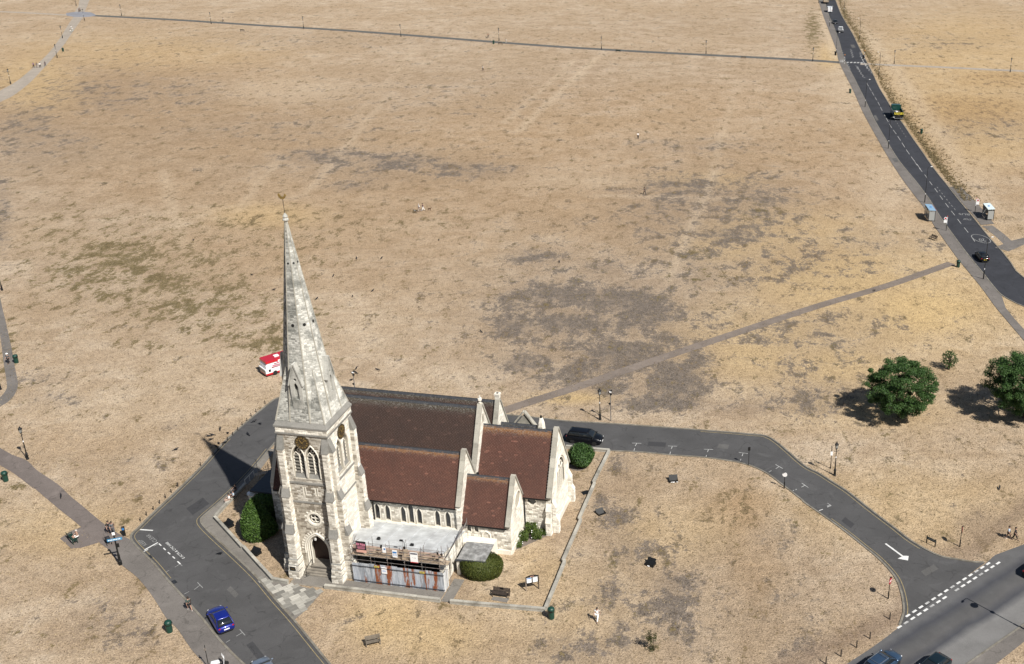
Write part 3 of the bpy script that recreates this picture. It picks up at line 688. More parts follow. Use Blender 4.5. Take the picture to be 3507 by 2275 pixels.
MAT['patch_d'] = asphalt('fresh_tarmac_patch', (.052, .052, .055)); MAT['patch_l'] = asphalt('old_tarmac_patch', (.11, .107, .104))
for k_, (fn, q) in enumerate([(R8, [(60, 700), (150, 640), (185, 675), (95, 735)]), (R8, [(300, 1120), (345, 1165), (325, 1185), (280, 1140)]), (R6, [(640, 25), (760, 32), (755, 62), (632, 55)]), (R6, [(1120, 40), (1190, 48), (1180, 78), (1108, 68)]), (R5, [(480, 300), (560, 360), (530, 395), (448, 332)]), (R5, [(1120, 760), (1230, 700), (1270, 740), (1160, 800)]), (R8, [(420, 1420), (520, 1544), (480, 1560), (385, 1440)])]):
    strip_between([fn(*q[0]), fn(*q[1])], [fn(*q[3]), fn(*q[2])], .0125, 'repair_patch', 'patch_d' if k_ % 2 == 0 else 'patch_l', parent=lane)
for q in ([(1040,1400),(1075,1395),(1100,1425),(1065,1432)], [(880,1020),(900,1015),(925,1060),(903,1066)], [(675,395),(705,395),(722,420),(690,424)]):
    strip_between([R2(*q[0]), R2(*q[1])], [R2(*q[3]), R2(*q[2])], .064 if q[0][0] > 1000 else .0165, 'repair_patch', 'patch_l', parent=hroad)
# ------------------------------------------------------------------ the church
church = thing('church', 'cream ragstone church with tall grey spire and red tiled roofs', 'church', CHO, PSI)
def CB(mb, name, mat, parent=None, kind=None, smooth=False, label=None):
    o = mb.build(name, MAT[mat], parent or church, smooth)
    if kind: o['kind'] = kind
    if label: o['label'] = label
    return o
X3, Y3, Z3 = Vector((1, 0, 0)), Vector((0, 1, 0)), Vector((0, 0, 1))
class Face:
    def __init__(s, o, u, n, v=Z3): s.o, s.u, s.n, s.v = Vector(o), Vector(u), Vector(n), Vector(v)
    def p(s, a, b, d=0.0): return s.o + s.u*a + s.v*b + s.n*d
def parch(c, z0, w, zs, za, n=7):                    # pointed arch outline
    h = w/2; r = ((za-zs)**2 + h*h)/(2*h) if za-zs > h else h
    pts = [(c-h, z0)]
    cxr = c-h+r; a0 = PI; a1 = math.acos(max(-1, min(1, (c-cxr)/r)))
    for i in range(n+1):
        a = a0 + (a1-a0)*i/n; pts.append((cxr+r*math.cos(a), zs+r*math.sin(a)))
    top = pts[-1][1]; k = (za-zs)/(top-zs) if top > zs else 1
    pts = [pts[0]] + [(x, zs+(z-zs)*k) for x, z in pts[1:]]
    return pts + [(2*c-x, z) for x, z in reversed(pts[:-1])]
def circ(c, z, r, n=20): return [(c+r*math.cos(2*PI*i/n), z+r*math.sin(2*PI*i/n)) for i in range(n)]
def rect(a, b, c, d): return [(a, c), (b, c), (b, d), (a, d)]
def wall_face(mb, F, outline, holes, depth=.35):
    loops = [[F.p(*q) for q in outline]] + [[F.p(*q) for q in h] for h in holes]
    allv = [p for l in loops for p in l]
    mb.add(allv, [tuple(t) for t in tessellate_polygon(loops)])
    for h in holes:
        n = len(h); a = [F.p(*q) for q in h]; b = [F.p(q[0], q[1], -depth) for q in h]
        mb.add(a+b, [(i, (i+1) % n, n+(i+1) % n, n+i) for i in range(n)])
def spans(loop, v):
    xs = []
    for i in range(len(loop)):
        (x0, y0), (x1, y1) = loop[i], loop[(i+1) % len(loop)]
        if (y0 > v) != (y1 > v): xs.append(x0+(v-y0)/(y1-y0)*(x1-x0))
    xs.sort(); return list(zip(xs[::2], xs[1::2]))
def stone_rects(outline, holes, hr=(.17, .28), wr=(.24, .62), mg=.1, joint=.022):
    vmin = min(q[1] for q in outline); vmax = max(q[1] for q in outline); out = []
    v = vmin + .01
    while v < vmax-.08:
        h = min(random.uniform(*hr), vmax-v); mid = v+h/2
        iv = spans(outline, mid)
        for hl in holes:
            for hv in (mid, v+.02, v+h-.02):
                for a, b in spans(hl, hv):
                    a -= mg; b += mg; nv = []
                    for x, y in iv:
                        if b <= x or a >= y: nv.append((x, y))
                        else:
                            if a > x: nv.append((x, a))
                            if b < y: nv.append((b, y))
                    iv = nv
        for x, y in iv:
            c = x+.01
            while c < y-.06:
                w = random.uniform(*wr)
                if y-(c+w) < .16: w = y-c-.01
                out.append((c+joint/2, min(c+w, y)-joint/2, v+joint/2, v+h-joint/2)); c += w
        v += h
    return out
def stone_boxes(mb, F, rects, dp=(.015, .05), tl=0.0, th=1.0):
    for a, b, c, d in rects:
        if b-a < .04 or d-c < .04: continue
        q = random.uniform(*dp); e = .018
        vs_ = [F.p(a, c, -.005), F.p(b, c, -.005), F.p(b, d, -.005), F.p(a, d, -.005),
               F.p(a+e, c+e, q), F.p(b-e, c+e, q+random.uniform(-.01, .01)), F.p(b-e, d-e, q), F.p(a+e, d-e, q+random.uniform(-.01, .01))]
        mb.add(vs_, [(4, 5, 6, 7), (0, 1, 5, 4), (1, 2, 6, 5), (2, 3, 7, 6), (3, 0, 4, 7)], tl+(th-tl)*random.random())
LOOSE = [0]
unit_stone = MB().b6(-.5, .5, -.5, .5, -.5, .5).mesh('stone', MAT['stone1'])
def loose_stones(F, rects, parent, lim):
    # stones that stand out singly, each an object of its own
    for a, b, c, d in rects:
        if LOOSE[0] >= lim: return False
        o = bpy.data.objects.new('stone', unit_stone); COL.objects.link(o); o.parent = parent
        q = random.uniform(.03, .055)
        M_ = Matrix((F.u, F.n, F.v)).transposed()
        o.matrix_local = Matrix.Translation(F.p((a+b)/2, (c+d)/2, q/2-.01)) @ M_.to_4x4() @ Matrix.Diagonal((b-a, q+.02, d-c, 1))
        LOOSE[0] += 1
    return True

TX, TY, TH = -1.58, 4.2, 2.78            # tower axis and half width
FS = Face((TX, TY-TH, 0), X3, -Y3); FE = Face((TX+TH, TY, 0), Y3, X3)
FN = Face((TX, TY+TH, 0), -X3, Y3); FW = Face((TX-TH, TY, 0), -Y3, -X3)
bel = [parch(-.78, 12.0, 1.42, 14.35, 15.95), parch(.78, 12.0, 1.42, 14.35, 15.95)]
rose_h = circ(.06, 7.05, .66, 24); slits = [rect(-.64, -.53, 10.1, 10.85), rect(.72, .83, 10.1, 10.85)]
door_h = parch(0, .0, 2.5, 3.1, 5.0)
tw = MB()
tout = rect(-TH, TH, 0, 17.4)
wall_face(tw, FS, tout, bel+[rose_h]+slits+[door_h], .5)
wall_face(tw, FE, tout, bel, .5); wall_face(tw, FW, tout, bel, .5); wall_face(tw, FN, tout, bel, .5)
tw.b6(TX-TH+.55, TX+TH-.55, TY-TH+.55, TY+TH-.55, 5.2, 17.4); tw.b6(TX-TH+.55, TX+TH-.55, TY-TH+1.5, TY+TH-.55, 0, 5.2)
for s_ in (-1, 1): tw.b6(TX+s_*1.3, TX+s_*(TH-.5), TY-TH+.5, TY-TH+1.5, 0, 5.2)
tw.b6(TX-2.4, TX+2.2, TY+TH-.2, 8.9, 0, 10.5)          # link to the aisle
tower_wall = CB(tw, 'tower_wall', 'mortar')
st = MB()
rS = stone_rects(tout, bel+[circ(.06, 7.05, .95, 24)]+slits+[parch(0, 0, 2.9, 3.1, 5.3)], mg=.12)
rS = [r for r in rS if abs((r[0]+r[1])/2) < 2.25]
big = sorted([r for r in rS if r[2] < 9], key=lambda r: -(r[1]-r[0])*(r[3]-r[2]))[:300]
bs = set(big)
loose_stones(FS, big, tower_wall, 300)
stone_boxes(st, FS, [r for r in rS if r not in bs], tl=.0, th=.62)  # south front tinted darker, its weaker light put into the colour
stone_boxes(st, FE, stone_rects(tout, bel, wr=(.35, .8), hr=(.22, .34)), dp=(.008, .02), tl=.6, th=1.0)  # east face tinted lighter, sunlight painted into the stones
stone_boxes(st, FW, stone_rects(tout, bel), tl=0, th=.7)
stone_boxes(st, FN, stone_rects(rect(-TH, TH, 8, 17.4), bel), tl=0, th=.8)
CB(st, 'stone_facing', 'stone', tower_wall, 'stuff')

def belfry(F):
    for k, c in enumerate((-.78, .78)):
        w = CB(MB().prism([F.p(c-.7, 11.6, .02), F.p(c-.7, 11.6, -.5), F.p(c-.7, 12.95, -.5)], F.u*1.4), 'belfry_sill', 'weather', tower_wall)
        fr = MB()
        for s in (-1, 1):
            o_ = parch(c+s*.36, 12.6, .62, 14.35, 15.05); n = len(o_)
            for i in range(n-1):
                fr.tube([F.p(o_[i][0], o_[i][1], -.32), F.p(o_[i+1][0], o_[i+1][1], -.32)], .055, 5)
        fr.tube([F.p(c, 12.5, -.3), F.p(c, 15.0, -.3)], .075, 6)
        for i in range(8):
            a = 2*PI*i/8
            fr.tube([F.p(c+.17*math.cos(a), 15.28+.17*math.sin(a), -.32), F.p(c+.17*math.cos(a+PI/4), 15.28+.17*math.sin(a+PI/4), -.32)], .05, 5)
        bw = CB(fr, 'belfry_tracery', 'ashlar', tower_wall)
        CB(MB().obox(F.p(c-.69, 12.2, -.49), F.u*1.38, F.v*3.6, F.n*.03), 'belfry_void', 'black', tower_wall)
        for i in range(6):
            z = 12.75+i*.4
            CB(MB().obox(F.p(c-.68, z, -.46), F.u*1.36, F.v*-.17+F.n*.2, F.v*.04), 'louvre', 'louvre', tower_wall)
        hd = parch(c, 14.2, 1.62, 14.35, 16.1, 8); hm = MB()
        hm.tube([F.p(x, z, .03) for x, z in hd], .075, 6)
        CB(hm, 'hood_mould', 'ashlar', tower_wall)
        for s in (-1, 1): CB(MB().obox(F.p(c+s*.74-.06, 12.2, 0), F.u*.12, F.v*2.2, F.n*.035), 'jamb', 'ashlar', tower_wall)
for F in (FS, FE, FN, FW): belfry(F)
def clock(F, cu):
    m = MB(); n = 28
    rings = [[F.p(cu+r*math.cos(2*PI*i/n), 16.42+r*math.sin(2*PI*i/n), d) for i in range(n)] for r, d in ((.80, .0), (.80, .13), (.72, .15), (.70, .11))]
    m.loft(rings)
    ck = CB(m, 'clock', 'dial')
    g = MB()
    for i in range(12):
        a = 2*PI*i/12; e = F.u*math.cos(a)+F.v*math.sin(a); t_ = -F.u*math.sin(a)+F.v*math.cos(a)
        for k in (-1, 0, 1): g.obox(F.p(cu, 16.42, .118)+e*.48+t_*(k*.055-.017), e*.17, t_*.034, F.n*.015)
    CB(g, 'numerals', 'gold', ck)
    for ang, ln, w in ((math.radians(128), .42, .08), (math.radians(42), .62, .055)):
        e = F.u*math.cos(ang)+F.v*math.sin(ang); t_ = -F.u*math.sin(ang)+F.v*math.cos(ang)
        CB(MB().obox(F.p(cu, 16.42, .15)-e*.12-t_*w/2, e*(ln+.12), t_*w, F.n*.02), 'clock_hand', 'gold', ck)
clock(FS, -.05); clock(FE, .2)
# rose window, slit surrounds, door
rw = MB(); n = 24
rw.loft([[FS.p(.06+r*math.cos(2*PI*i/n), 7.05+r*math.sin(2*PI*i/n), d) for i in range(n)] for r, d in ((.64, -.1), (.66, .05), (.86, .05), (.88, -.02))], cap=False)
rose = CB(rw, 'rose_window', 'ashlar')
tr = MB()
for i in range(4):
    a = PI/4+PI/2*i; c_ = (.06+.3*math.cos(a), 7.05+.3*math.sin(a))
    tr.tube([FS.p(c_[0]+.24*math.cos(t), c_[1]+.24*math.sin(t), -.18) for t in np.linspace(0, 2*PI, 11)], .05, 5)
CB(tr, 'tracery', 'ashlar', rose)
CB(MB().prism([FS.p(x, z, -.46) for x, z in circ(.06, 7.05, .66)], FS.n*.02), 'pane', 'glass', rose)
vo = MB()
for i in range(15):
    a = -.25+ (PI+.5)*i/14; e = Vector((math.cos(a), 0, math.sin(a))); t_ = Vector((-math.sin(a), 0, math.cos(a)))
    if i % 2 == 0: vo.obox(FS.p(.06, 7.05, .0)+e*.9-t_*.075, e*.26, t_*.15, FS.n*.055, .9)
CB(vo, 'voussoir_ring', 'ashlar', rose)
sl = MB()
for c in (-.585, .775): sl.obox(FS.p(c-.2, 10.0, .0), X3*.13, Z3*.95, FS.n*.045); sl.obox(FS.p(c+.07, 10.0, .0), X3*.13, Z3*.95, FS.n*.045)
CB(sl, 'slit_surround', 'ashlar')
dm = MB(); do = parch(0, .9, 2.62, 3.1, 5.08, 10)
dm.tube([FS.p(x, z, .05) for x, z in parch(0, 2.6, 2.95, 3.1, 5.25, 10)], .1, 6)
for dpt, w in ((.0, 2.56), (-.25, 2.36), (-.5, 2.16)):
    pa = parch(0, .9, w, 3.1, 3.1+1.9*w/2.5, 10)
    dm.tube([FS.p(x, z, dpt) for x, z in pa], .085, 6)
dva = CB(dm, 'door_surround', 'ashlar')
vo = MB(); arc = parch(0, 3.1, 3.2, 3.1, 5.42, 9)[1:-1]
for i in range(len(arc)-1):
    a, b = Vector((arc[i][0], 0, arc[i][1])), Vector((arc[i+1][0], 0, arc[i+1][1]))
    t_ = (b-a).normalized(); e = Vector((-t_.z, 0, t_.x)); k = (b-a).length
    vo.obox(FS.p(a.x, a.z, 0), t_*k*.52, e*.3, FS.n*.06, random.random())
CB(vo, 'voussoirs', 'ashlar', dva)
CB(MB().obox(FS.p(-1.3, .9, -1.4), X3*2.6, Z3*4.3, FS.n*.03), 'door', 'oak', label='dark oak tower door')
CB(MB().obox(FS.p(-1.29, .8, -1.45), X3*2.58, Z3*.15, FS.n*1.5), 'threshold', 'step')
CB(MB().b6(TX-1.3, TX-1.24, 1.3, 1.42, 4.0, 4.2).box((TX-.25, 1.55, 4.35), (.16, .16, .26)), 'door_lantern', 'white')
for i in range(5):
    CB(MB().b6(TX-2.1+.0, TX+1.6, .72+i*.25, 2.0, i*.18, (i+1)*.18), 'step', 'step')
hrm = MB(); hrm.tube([(-2.9, .55, .0), (-2.9, .55, .95), (-2.55, 1.5, 1.75)], .03, 6); hrm.tube([(-2.55, 1.5, .8), (-2.55, 1.5, 1.75)], .03, 6)
hrm.tube([(-3.1, .3, .02), (-2.7, .8, .05)], .04, 5); hrm.tube([(-2.9, .55, .5), (-2.6, .9, .12)], .025, 5)
CB(hrm, 'handrail', 'black')
# string courses, cornice
def ring_course(z0, z1, d, name, mat):
    m = MB(); a = TH+d
    m.b6(TX-a, TX+a, TY-a, TY+a, z0, z1); return CB(m, name, mat)
for z0, z1, d in ((9.02, 9.2, .1), (11.38, 11.58, .12)): ring_course(z0, z1, d, 'string_course', 'weather')
ring_course(17.30, 17.46, .16, 'cornice', 'weather'); band = ring_course(17.46, 18.1, .10, 'cornice_band', 'mortar'); ring_course(18.1, 18.26, .2, 'cornice', 'weather')
bm_ = MB()
for F in (FS, FE, FN, FW):
    F2 = Face(F.o+F.n*.1, F.u, F.n); stone_boxes(bm_, F2, stone_rects(rect(-TH-.1, TH+.1, 17.46, 18.1), []), tl=.3)
CB(bm_, 'stone_facing', 'stone', band, 'stuff')

# angle buttresses
def buttress(F, c):
    b = MB(); wz = MB(); q = MB()
    stages = [(0, .95, 1.42, 1.26), (.95, 1.6, 1.34, 1.16), (1.6, 2.25, 1.22, 1.06), (2.25, 5.5, 1.06, .92), (5.5, 9.9, .78, .80), (9.9, 15.5, .46, .64)]
    for z0, z1, pr, w in stages: b.obox(F.p(c-w/2, z0, -.05), F.u*w, F.v*(z1-z0), F.n*(pr+.05))
    bt = CB(b, 'buttress', 'mortar')
    for (z, p0, p1, w, dz) in ((5.5, 1.06, .78, .92, 1.25), (9.9, .78, .46, .80, 1.2), (15.5, .46, .0, .64, 1.7)):
        CB(MB().prism([F.p(c-w/2-.03, z, p0+.05), F.p(c-w/2-.03, z, p1-.05), F.p(c-w/2-.03, z+dz, p1-.05), F.p(c-w/2-.03, z+.08, p0+.05)], F.u*(w+.06)), 'weathering', 'weather', bt)
    for (z, p0, w) in ((.95, 1.42, 1.26), (1.6, 1.34, 1.16), (2.25, 1.22, 1.06)):
        CB(MB().prism([F.p(c-w/2, z-.01, p0), F.p(c-w/2, z-.01, .1), F.p(c-w/2, z+.12, p0-.12)], F.u*w), 'weathering', 'weather', bt)
    for z0, z1, pr, w in stages:
        hh = min(z1, z1)
        Ff = Face(F.p(0, 0, pr), F.u, F.n); stone_boxes(q, Ff, stone_rects(rect(c-w/2, c+w/2, z0, hh), [], wr=(.3, .6)), tl=.45 if F.n.x > .5 else .2, th=1.0 if F.n.x > .5 else .85)  # east-projecting fronts get lighter stones, painted as sunlit
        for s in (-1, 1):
            Fs = Face(F.p(c+s*w/2, 0, 0), F.n, F.u*s); stone_boxes(q, Fs, stone_rects(rect(0, pr, z0, hh), [], wr=(.25, .6)), tl=.5 if (F.u*s).x > .5 else .1, th=1.0 if (F.u*s).x > .5 else .7)  # cheeks facing east lightened, the others darkened, to paint in the sun
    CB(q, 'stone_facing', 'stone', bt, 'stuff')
    return bt
for F in (FS, FE, FN, FW):
    for c in (-2.5, 2.5): buttress(F, c)
CB(MB().obox(FS.p(-2.86, 1.05, 1.34), X3*.6, Z3*.42, -Y3*.09), 'plaque', 'black')
CB(MB().obox(FS.p(-2.74, 1.13, 1.43), X3*.4, Z3*.26, -Y3*.02), 'plaque_panel', 'dial')

# broach spire
Z0, ZT, A0 = 18.75, 39.75, 2.72
def ap(z): return .10 + (A0-.10)*(ZT-z)/(ZT-Z0)
sk = MB()
sk.loft([[(TX+sx*h, TY+sy*h, z) for sx, sy in ((-1, -1), (1, -1), (1, 1), (-1, 1))] for h, z in ((3.0, 18.26), (2.86, 18.5), (A0, Z0))])
CB(sk, 'spire_skirt', 'weather')
T8 = math.tan(PI/8)
def octv(z, k):
    a = ap(z)/math.cos(PI/8); w = PI/8+PI/4*k
    return Vector((TX+a*math.cos(w), TY+a*math.sin(w), z))
sp = MB()
sp.loft([[octv(z, k) for k in range(8)] for z in (Z0, ZT)])
spire = CB(sp, 'spire', 'spire')
ZB = 24.4; ss = MB()
for k in range(8):
    a, b, c, d = octv(Z0, k-1), octv(Z0, k), octv(ZT, k), octv(ZT, k-1)
    u = (b-a).normalized(); v = ((c+d)/2-(a+b)/2); hgt = v.length; v.normalize(); nrm = u.cross(v)
    F = Face((a+b)/2, u, nrm, v); wb = (b-a).length/2; wt = (c-d).length/2
    def clipw(t): return wb+(wt-wb)*t
    out = [(-wb+.07, 0), (wb-.07, 0), (wt, hgt*.995), (-wt, hgt*.995)]
    hl = [circ(0, (29.1-Z0)/(ZT-Z0)*hgt, .17, 8), circ(0, (35.45-Z0)/(ZT-Z0)*hgt, .11, 8)]
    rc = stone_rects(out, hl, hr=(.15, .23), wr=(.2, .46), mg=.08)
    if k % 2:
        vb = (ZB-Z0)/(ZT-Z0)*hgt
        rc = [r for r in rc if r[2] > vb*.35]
    stone_boxes(ss, F, rc, dp=(.012, .045), tl={6: .05, 7: .25, 0: .45, 1: .4}.get(k, .0), th={6: .75, 7: .9, 0: 1.0, 1: 1.0}.get(k, .7))  # tint range per side paints sun on the east, less on the south
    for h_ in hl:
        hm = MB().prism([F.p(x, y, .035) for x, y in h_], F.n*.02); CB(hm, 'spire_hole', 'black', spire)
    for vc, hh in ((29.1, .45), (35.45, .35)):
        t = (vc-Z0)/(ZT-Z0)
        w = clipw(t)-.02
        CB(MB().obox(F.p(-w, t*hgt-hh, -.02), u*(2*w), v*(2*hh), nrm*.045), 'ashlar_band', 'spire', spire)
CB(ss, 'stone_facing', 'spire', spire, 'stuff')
br = MB(); brs = MB(); arr = MB()
for sx, sy in ((1, -1), (1, 1), (-1, 1), (-1, -1)):
    C_ = Vector((TX+sx*A0, TY+sy*A0, Z0)); q = ap(ZB)/math.sqrt(2)
    T_ = Vector((TX+sx*(q+.03), TY+sy*(q+.03), ZB))
    P1 = Vector((TX+sx*A0, TY+sy*A0*T8*.98, Z0)); P2 = Vector((TX+sx*A0*T8*.98, TY+sy*A0, Z0))
    br.add([C_, P1, P2, T_], [(0, 1, 3), (0, 3, 2), (1, 2, 3)])
    for Pq in (P1, P2):
        u = (Pq-C_).normalized(); v = (T_-C_) - u*(T_-C_).dot(u); hv = v.length; v.normalize(); nr = u.cross(v)
        if nr.dot(C_-Vector((TX, TY, Z0))) < 0: nr = -nr
        F = Face(C_, u, nr, v); tx = (T_-C_).dot(u)
        stone_boxes(brs, F, stone_rects([(0.06, 0), ((Pq-C_).length-.06, 0), (tx, hv*.985)], [], hr=(.15, .23), wr=(.2, .45)), dp=(.01, .04), tl=.45 if nr.x > .3 else .05, th=1.0 if nr.x > .3 else .75)  # broach sides turned east coloured lighter as if sunlit
    arr.tube([C_, T_], [.09, .04], 5)
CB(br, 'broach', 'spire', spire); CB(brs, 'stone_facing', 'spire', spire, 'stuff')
for k in range(8): arr.tube([octv(Z0, k), octv(ZT, k)], [.085, .04], 5)
CB(arr, 'arris', 'coping', spire)
fin = MB(); fin.lathe([(.14, 39.6), (.3, 39.72), (.3, 39.85), (.2, 39.95), (.26, 40.1), (.16, 40.3), (.05, 40.45)], 10, (TX, TY, 0)); CB(fin, 'finial', 'spire', spire)
vane = MB(); vane.tube([(TX, TY, 40.4), (TX, TY, 41.95)], .025, 6); wv = CB(vane, 'vane_rod', 'black', spire)
ck = MB()
prof = [(-.48, 42.28), (-.36, 42.0), (-.18, 41.86), (.1, 41.86), (.26, 41.98), (.34, 42.2), (.46, 42.22), (.36, 42.3), (.32, 42.42), (.22, 42.34), (.14, 42.14), (-.02, 42.08), (-.16, 42.14), (-.24, 42.3), (-.36, 42.42)]
ck.prism([(TX+x, TY-.05, z) for x, z in prof], (0, .1, 0)); CB(ck, 'weathercock', 'gold', spire)
# lucarnes on the cardinal faces
for ang in (0, PI/2, PI, -PI/2):
    n = Vector((math.cos(ang), math.sin(ang), 0)); u = Vector((-n.y, n.x, 0)); Cn = Vector((TX, TY, 0))
    def LP(a, z, d): return Cn + u*a + n*d + Z3*z
    lb = MB(); f_ = ap(20.4)+.06
    body = [(-.62, 20.3), (.62, 20.3), (.62, 23.1), (0, 25.2), (-.62, 23.1)]
    F = Face(Cn+n*f_, u, n)
    wall_face(lb, F, body, [parch(-.0, 21.3, .5, 22.6, 23.2, 5), circ(0, 23.55, .17, 8)], .3)
    for i in range(len(body)):
        a, b = body[i], body[(i+1) % len(body)]
        lb.add([LP(a[0], a[1], f_), LP(b[0], b[1], f_), LP(b[0], b[1], .3), LP(a[0], a[1], .3)], [(0, 1, 2, 3)])
    lc = CB(lb, 'lucarne', 'spire', spire)
    CB(MB().obox(LP(-.3, 21.2, f_-.31), u*.6, Z3*2.6, n*.02), 'lucarne_void', 'black', spire)
    gb = MB()
    for s in (-1, 1): gb.obox(LP(s*.72, 22.85, f_-.9), Vector((0, 0, 0)) + u*(-s*.72)+Z3*2.4, n*.98, u*s*.12+Z3*.06)
    CB(gb, 'lucarne_roof', 'spire', spire)

# ---- roofs and walls of nave, aisles, chancel, chapels
def tiles(mb, e0, along, up, gauge=.17, tw_=.36, jit=.018):
    along, up, e0 = Vector(along), Vector(up), Vector(e0)
    Lx, Lu = along.length, up.length; a = along/Lx; u = up/Lu; n = a.cross(u)
    if n.z < 0: n = -n
    nc = int(Lu/gauge); ns = int(Lx/tw_)
    for i in range(nc):
        for j in range(ns):
            of = (i % 2)*.5*tw_
            x0 = min(max(j*tw_+of-tw_*.0, 0), Lx); x1 = min((j+1)*tw_+of, Lx)
            if i % 2 and j == 0: x0 = 0
            if x1-x0 < .02: continue
            h0 = .03+random.random()*jit; h1 = .008
            s0, s1 = i*Lu/nc, (i+1)*Lu/nc
            A = e0+a*(x0+.004)+u*s0; B = e0+a*(x1-.004)+u*s0; C_ = e0+a*(x1-.004)+u*s1; D_ = e0+a*(x0+.004)+u*s1
            r = random.random()**1.3
            mb.add([A+n*h0, B+n*h0, C_+n*h1, D_+n*h1, A-n*.02, B-n*.02], [(0, 1, 2, 3), (4, 5, 1, 0)], r, i/nc)
def gabled(x0, x1, yc, half, ze, zr, mat, name, sides=(1, 1), over=.28, walls=True, zbase=0.0):
    # solid core, two tiled slopes, ridge tiles
    k = (zr-ze)/half
    ins = .42; core = MB().prism([(x0, yc-half+ins, zbase), (x0, yc+half-ins, zbase), (x0, yc+half-ins, ze+k*ins-.03), (x0, yc, zr-.03), (x0, yc-half+ins, ze+k*ins-.03)], (x1-x0, 0, 0))
    w = CB(core, name+'_wall', 'mortar')
    for s, on in zip((-1, 1), sides):
        if not on: continue
        t = MB(); e = Vector((x0, yc+s*(half+over), ze-k*over+.05)); r = Vector((x0, yc, zr+.05))
        tiles(t, e, (x1-x0, 0, 0), r-e)
        rf = CB(t, name+'_roof', mat, None, 'stuff')
        g = MB().obox((x0, yc+s*(half+over)-.06, ze-k*over-.12), (x1-x0, 0, 0), (0, .12, 0), (0, 0, .13)); CB(g, 'gutter', 'black')
    rd = MB()
    xx = x0
    while xx < x1-.05:
        l_ = min(.46, x1-xx)
        rd.obox((xx+.01, yc-.15, zr-.16), (l_-.02, 0, 0), (0, .15, .27), (0, .02, .05)); rd.obox((xx+.01, yc+.15, zr-.16), (l_-.02, 0, 0), (0, -.15, .27), (0, -.02, .05)); xx += l_
    CB(rd, 'ridge_tiles', 'lead')
    return w
def gable_wall(x, th, yc, half, ze, zr, holes=(), rise=.35, name='gable', hdepth=.35, stones=True):
    # stone end wall with raised coping, facing +x
    k = (zr-ze)/half
    F = Face((x, yc, 0), Y3, X3)
    out = [(-half, 0), (half, 0), (half, ze), (0, zr+.12), (-half, ze)]
    m = MB(); wall_face(m, F, out, list(holes), hdepth)
    m.prism([(x-th, yc+a, b) for a, b in out], (th-hdepth-.02, 0, 0))
    g = CB(m, name, 'mortar')
    if stones:
        s = MB(); stone_boxes(s, F, stone_rects(out, holes, wr=(.35, .8), hr=(.22, .34), mg=.16), dp=(.008, .02), tl=.6, th=1.0); CB(s, 'stone_facing', 'stone', g, 'stuff')  # east gable stones lightened, strong sun put into their tint
    c = MB()
    for s in (-1, 1):
        a = Vector((x-th-.05, yc+s*(half+.3), ze-k*.3+rise-.05)); b = Vector((x-th-.05, yc, zr+rise+.1)); d = (b-a); n_ = max(3, int(d.length/1.1))
        for i in range(n_):
            c.obox(a+d*(i/n_)+d.normalized()*.006, d/n_-d.normalized()*.012, (th+.13, 0, 0), Vector((0, s*.16, .12)), random.random())
    CB(c, 'coping', 'coping', g)
    ft = MB(); e_ = MB()
    for s in (-1, 1):     # stone upstand between wall and coping
        a = Vector((x-th+.02, yc+s*(half+.2), ze-k*.2-.1)); b = Vector((x-th+.02, yc, zr-.1))
        ft.prism([a, b, b+Z3*(rise+.15), a+Z3*(rise+.1)], (th-.04, 0, 0))
    CB(ft, 'parapet', 'mortar', g)
    return g
XW, XG = -10.3, 12.2
gabled(XW, XG-.4, 17.4, 3.45, 7.2, 13.6, 'tile_d', 'nave')
gabled(XW, XG-.4, 11.35, 2.65, 6.0, 10.95, 'tile', 'south_aisle', over=.3)
gabled(XW, XG-.4, 23.45, 2.65, 6.4, 11.3, 'tile_d', 'north_aisle', over=.3)
gabled(XG, 20.8, 17.45, 3.75, 5.05, 11.35, 'tile', 'chancel', over=.28)
gabled(XG, 17.4, 11.3, 2.55, 3.95, 8.25, 'tile', 'south_chapel', over=.28)
gabled(XG, 17.1, 23.5, 2.55, 3.95, 8.35, 'tile_d', 'north_chapel', over=.28)
gable_wall(XG+.02, .45, 17.4, 3.45, 7.2, 13.6, [parch(.0, 11.7, .3, 12.2, 12.6, 4)], name='nave_gable')
gable_wall(XG, .42, 11.35, 2.65, 6.0, 10.95, name='south_aisle_gable')
gable_wall(XG-.01, .42, 23.45, 2.65, 6.4, 11.3, name='north_aisle_gable')
ew = parch(.05, 3.9, 3.5, 5.7, 7.95, 9)
gable_wall(21.2, .45, 17.45, 3.75, 5.05, 11.35, [ew], name='chancel_gable')
ro = circ(.45, 5.4, 1.0, 20)
gable_wall(17.8, .42, 11.3, 2.55, 3.95, 8.25, [ro], name='south_chapel_gable', hdepth=.12)
gable_wall(17.45, .42, 23.5, 2.55, 3.95, 8.35, name='north_chapel_gable')
# west ends
for yc, h, ze, zr in ((17.4, 3.45, 7.2, 13.6), (11.35, 2.65, 6.0, 10.95), (23.45, 2.65, 6.4, 11.3)):
    CB(MB().prism([(XW-.4, yc-h, 0), (XW-.4, yc+h, 0), (XW-.4, yc+h, ze+.2), (XW-.4, yc, zr+.2), (XW-.4, yc-h, ze+.2)], (.42, 0, 0)), 'west_gable', 'mortar')
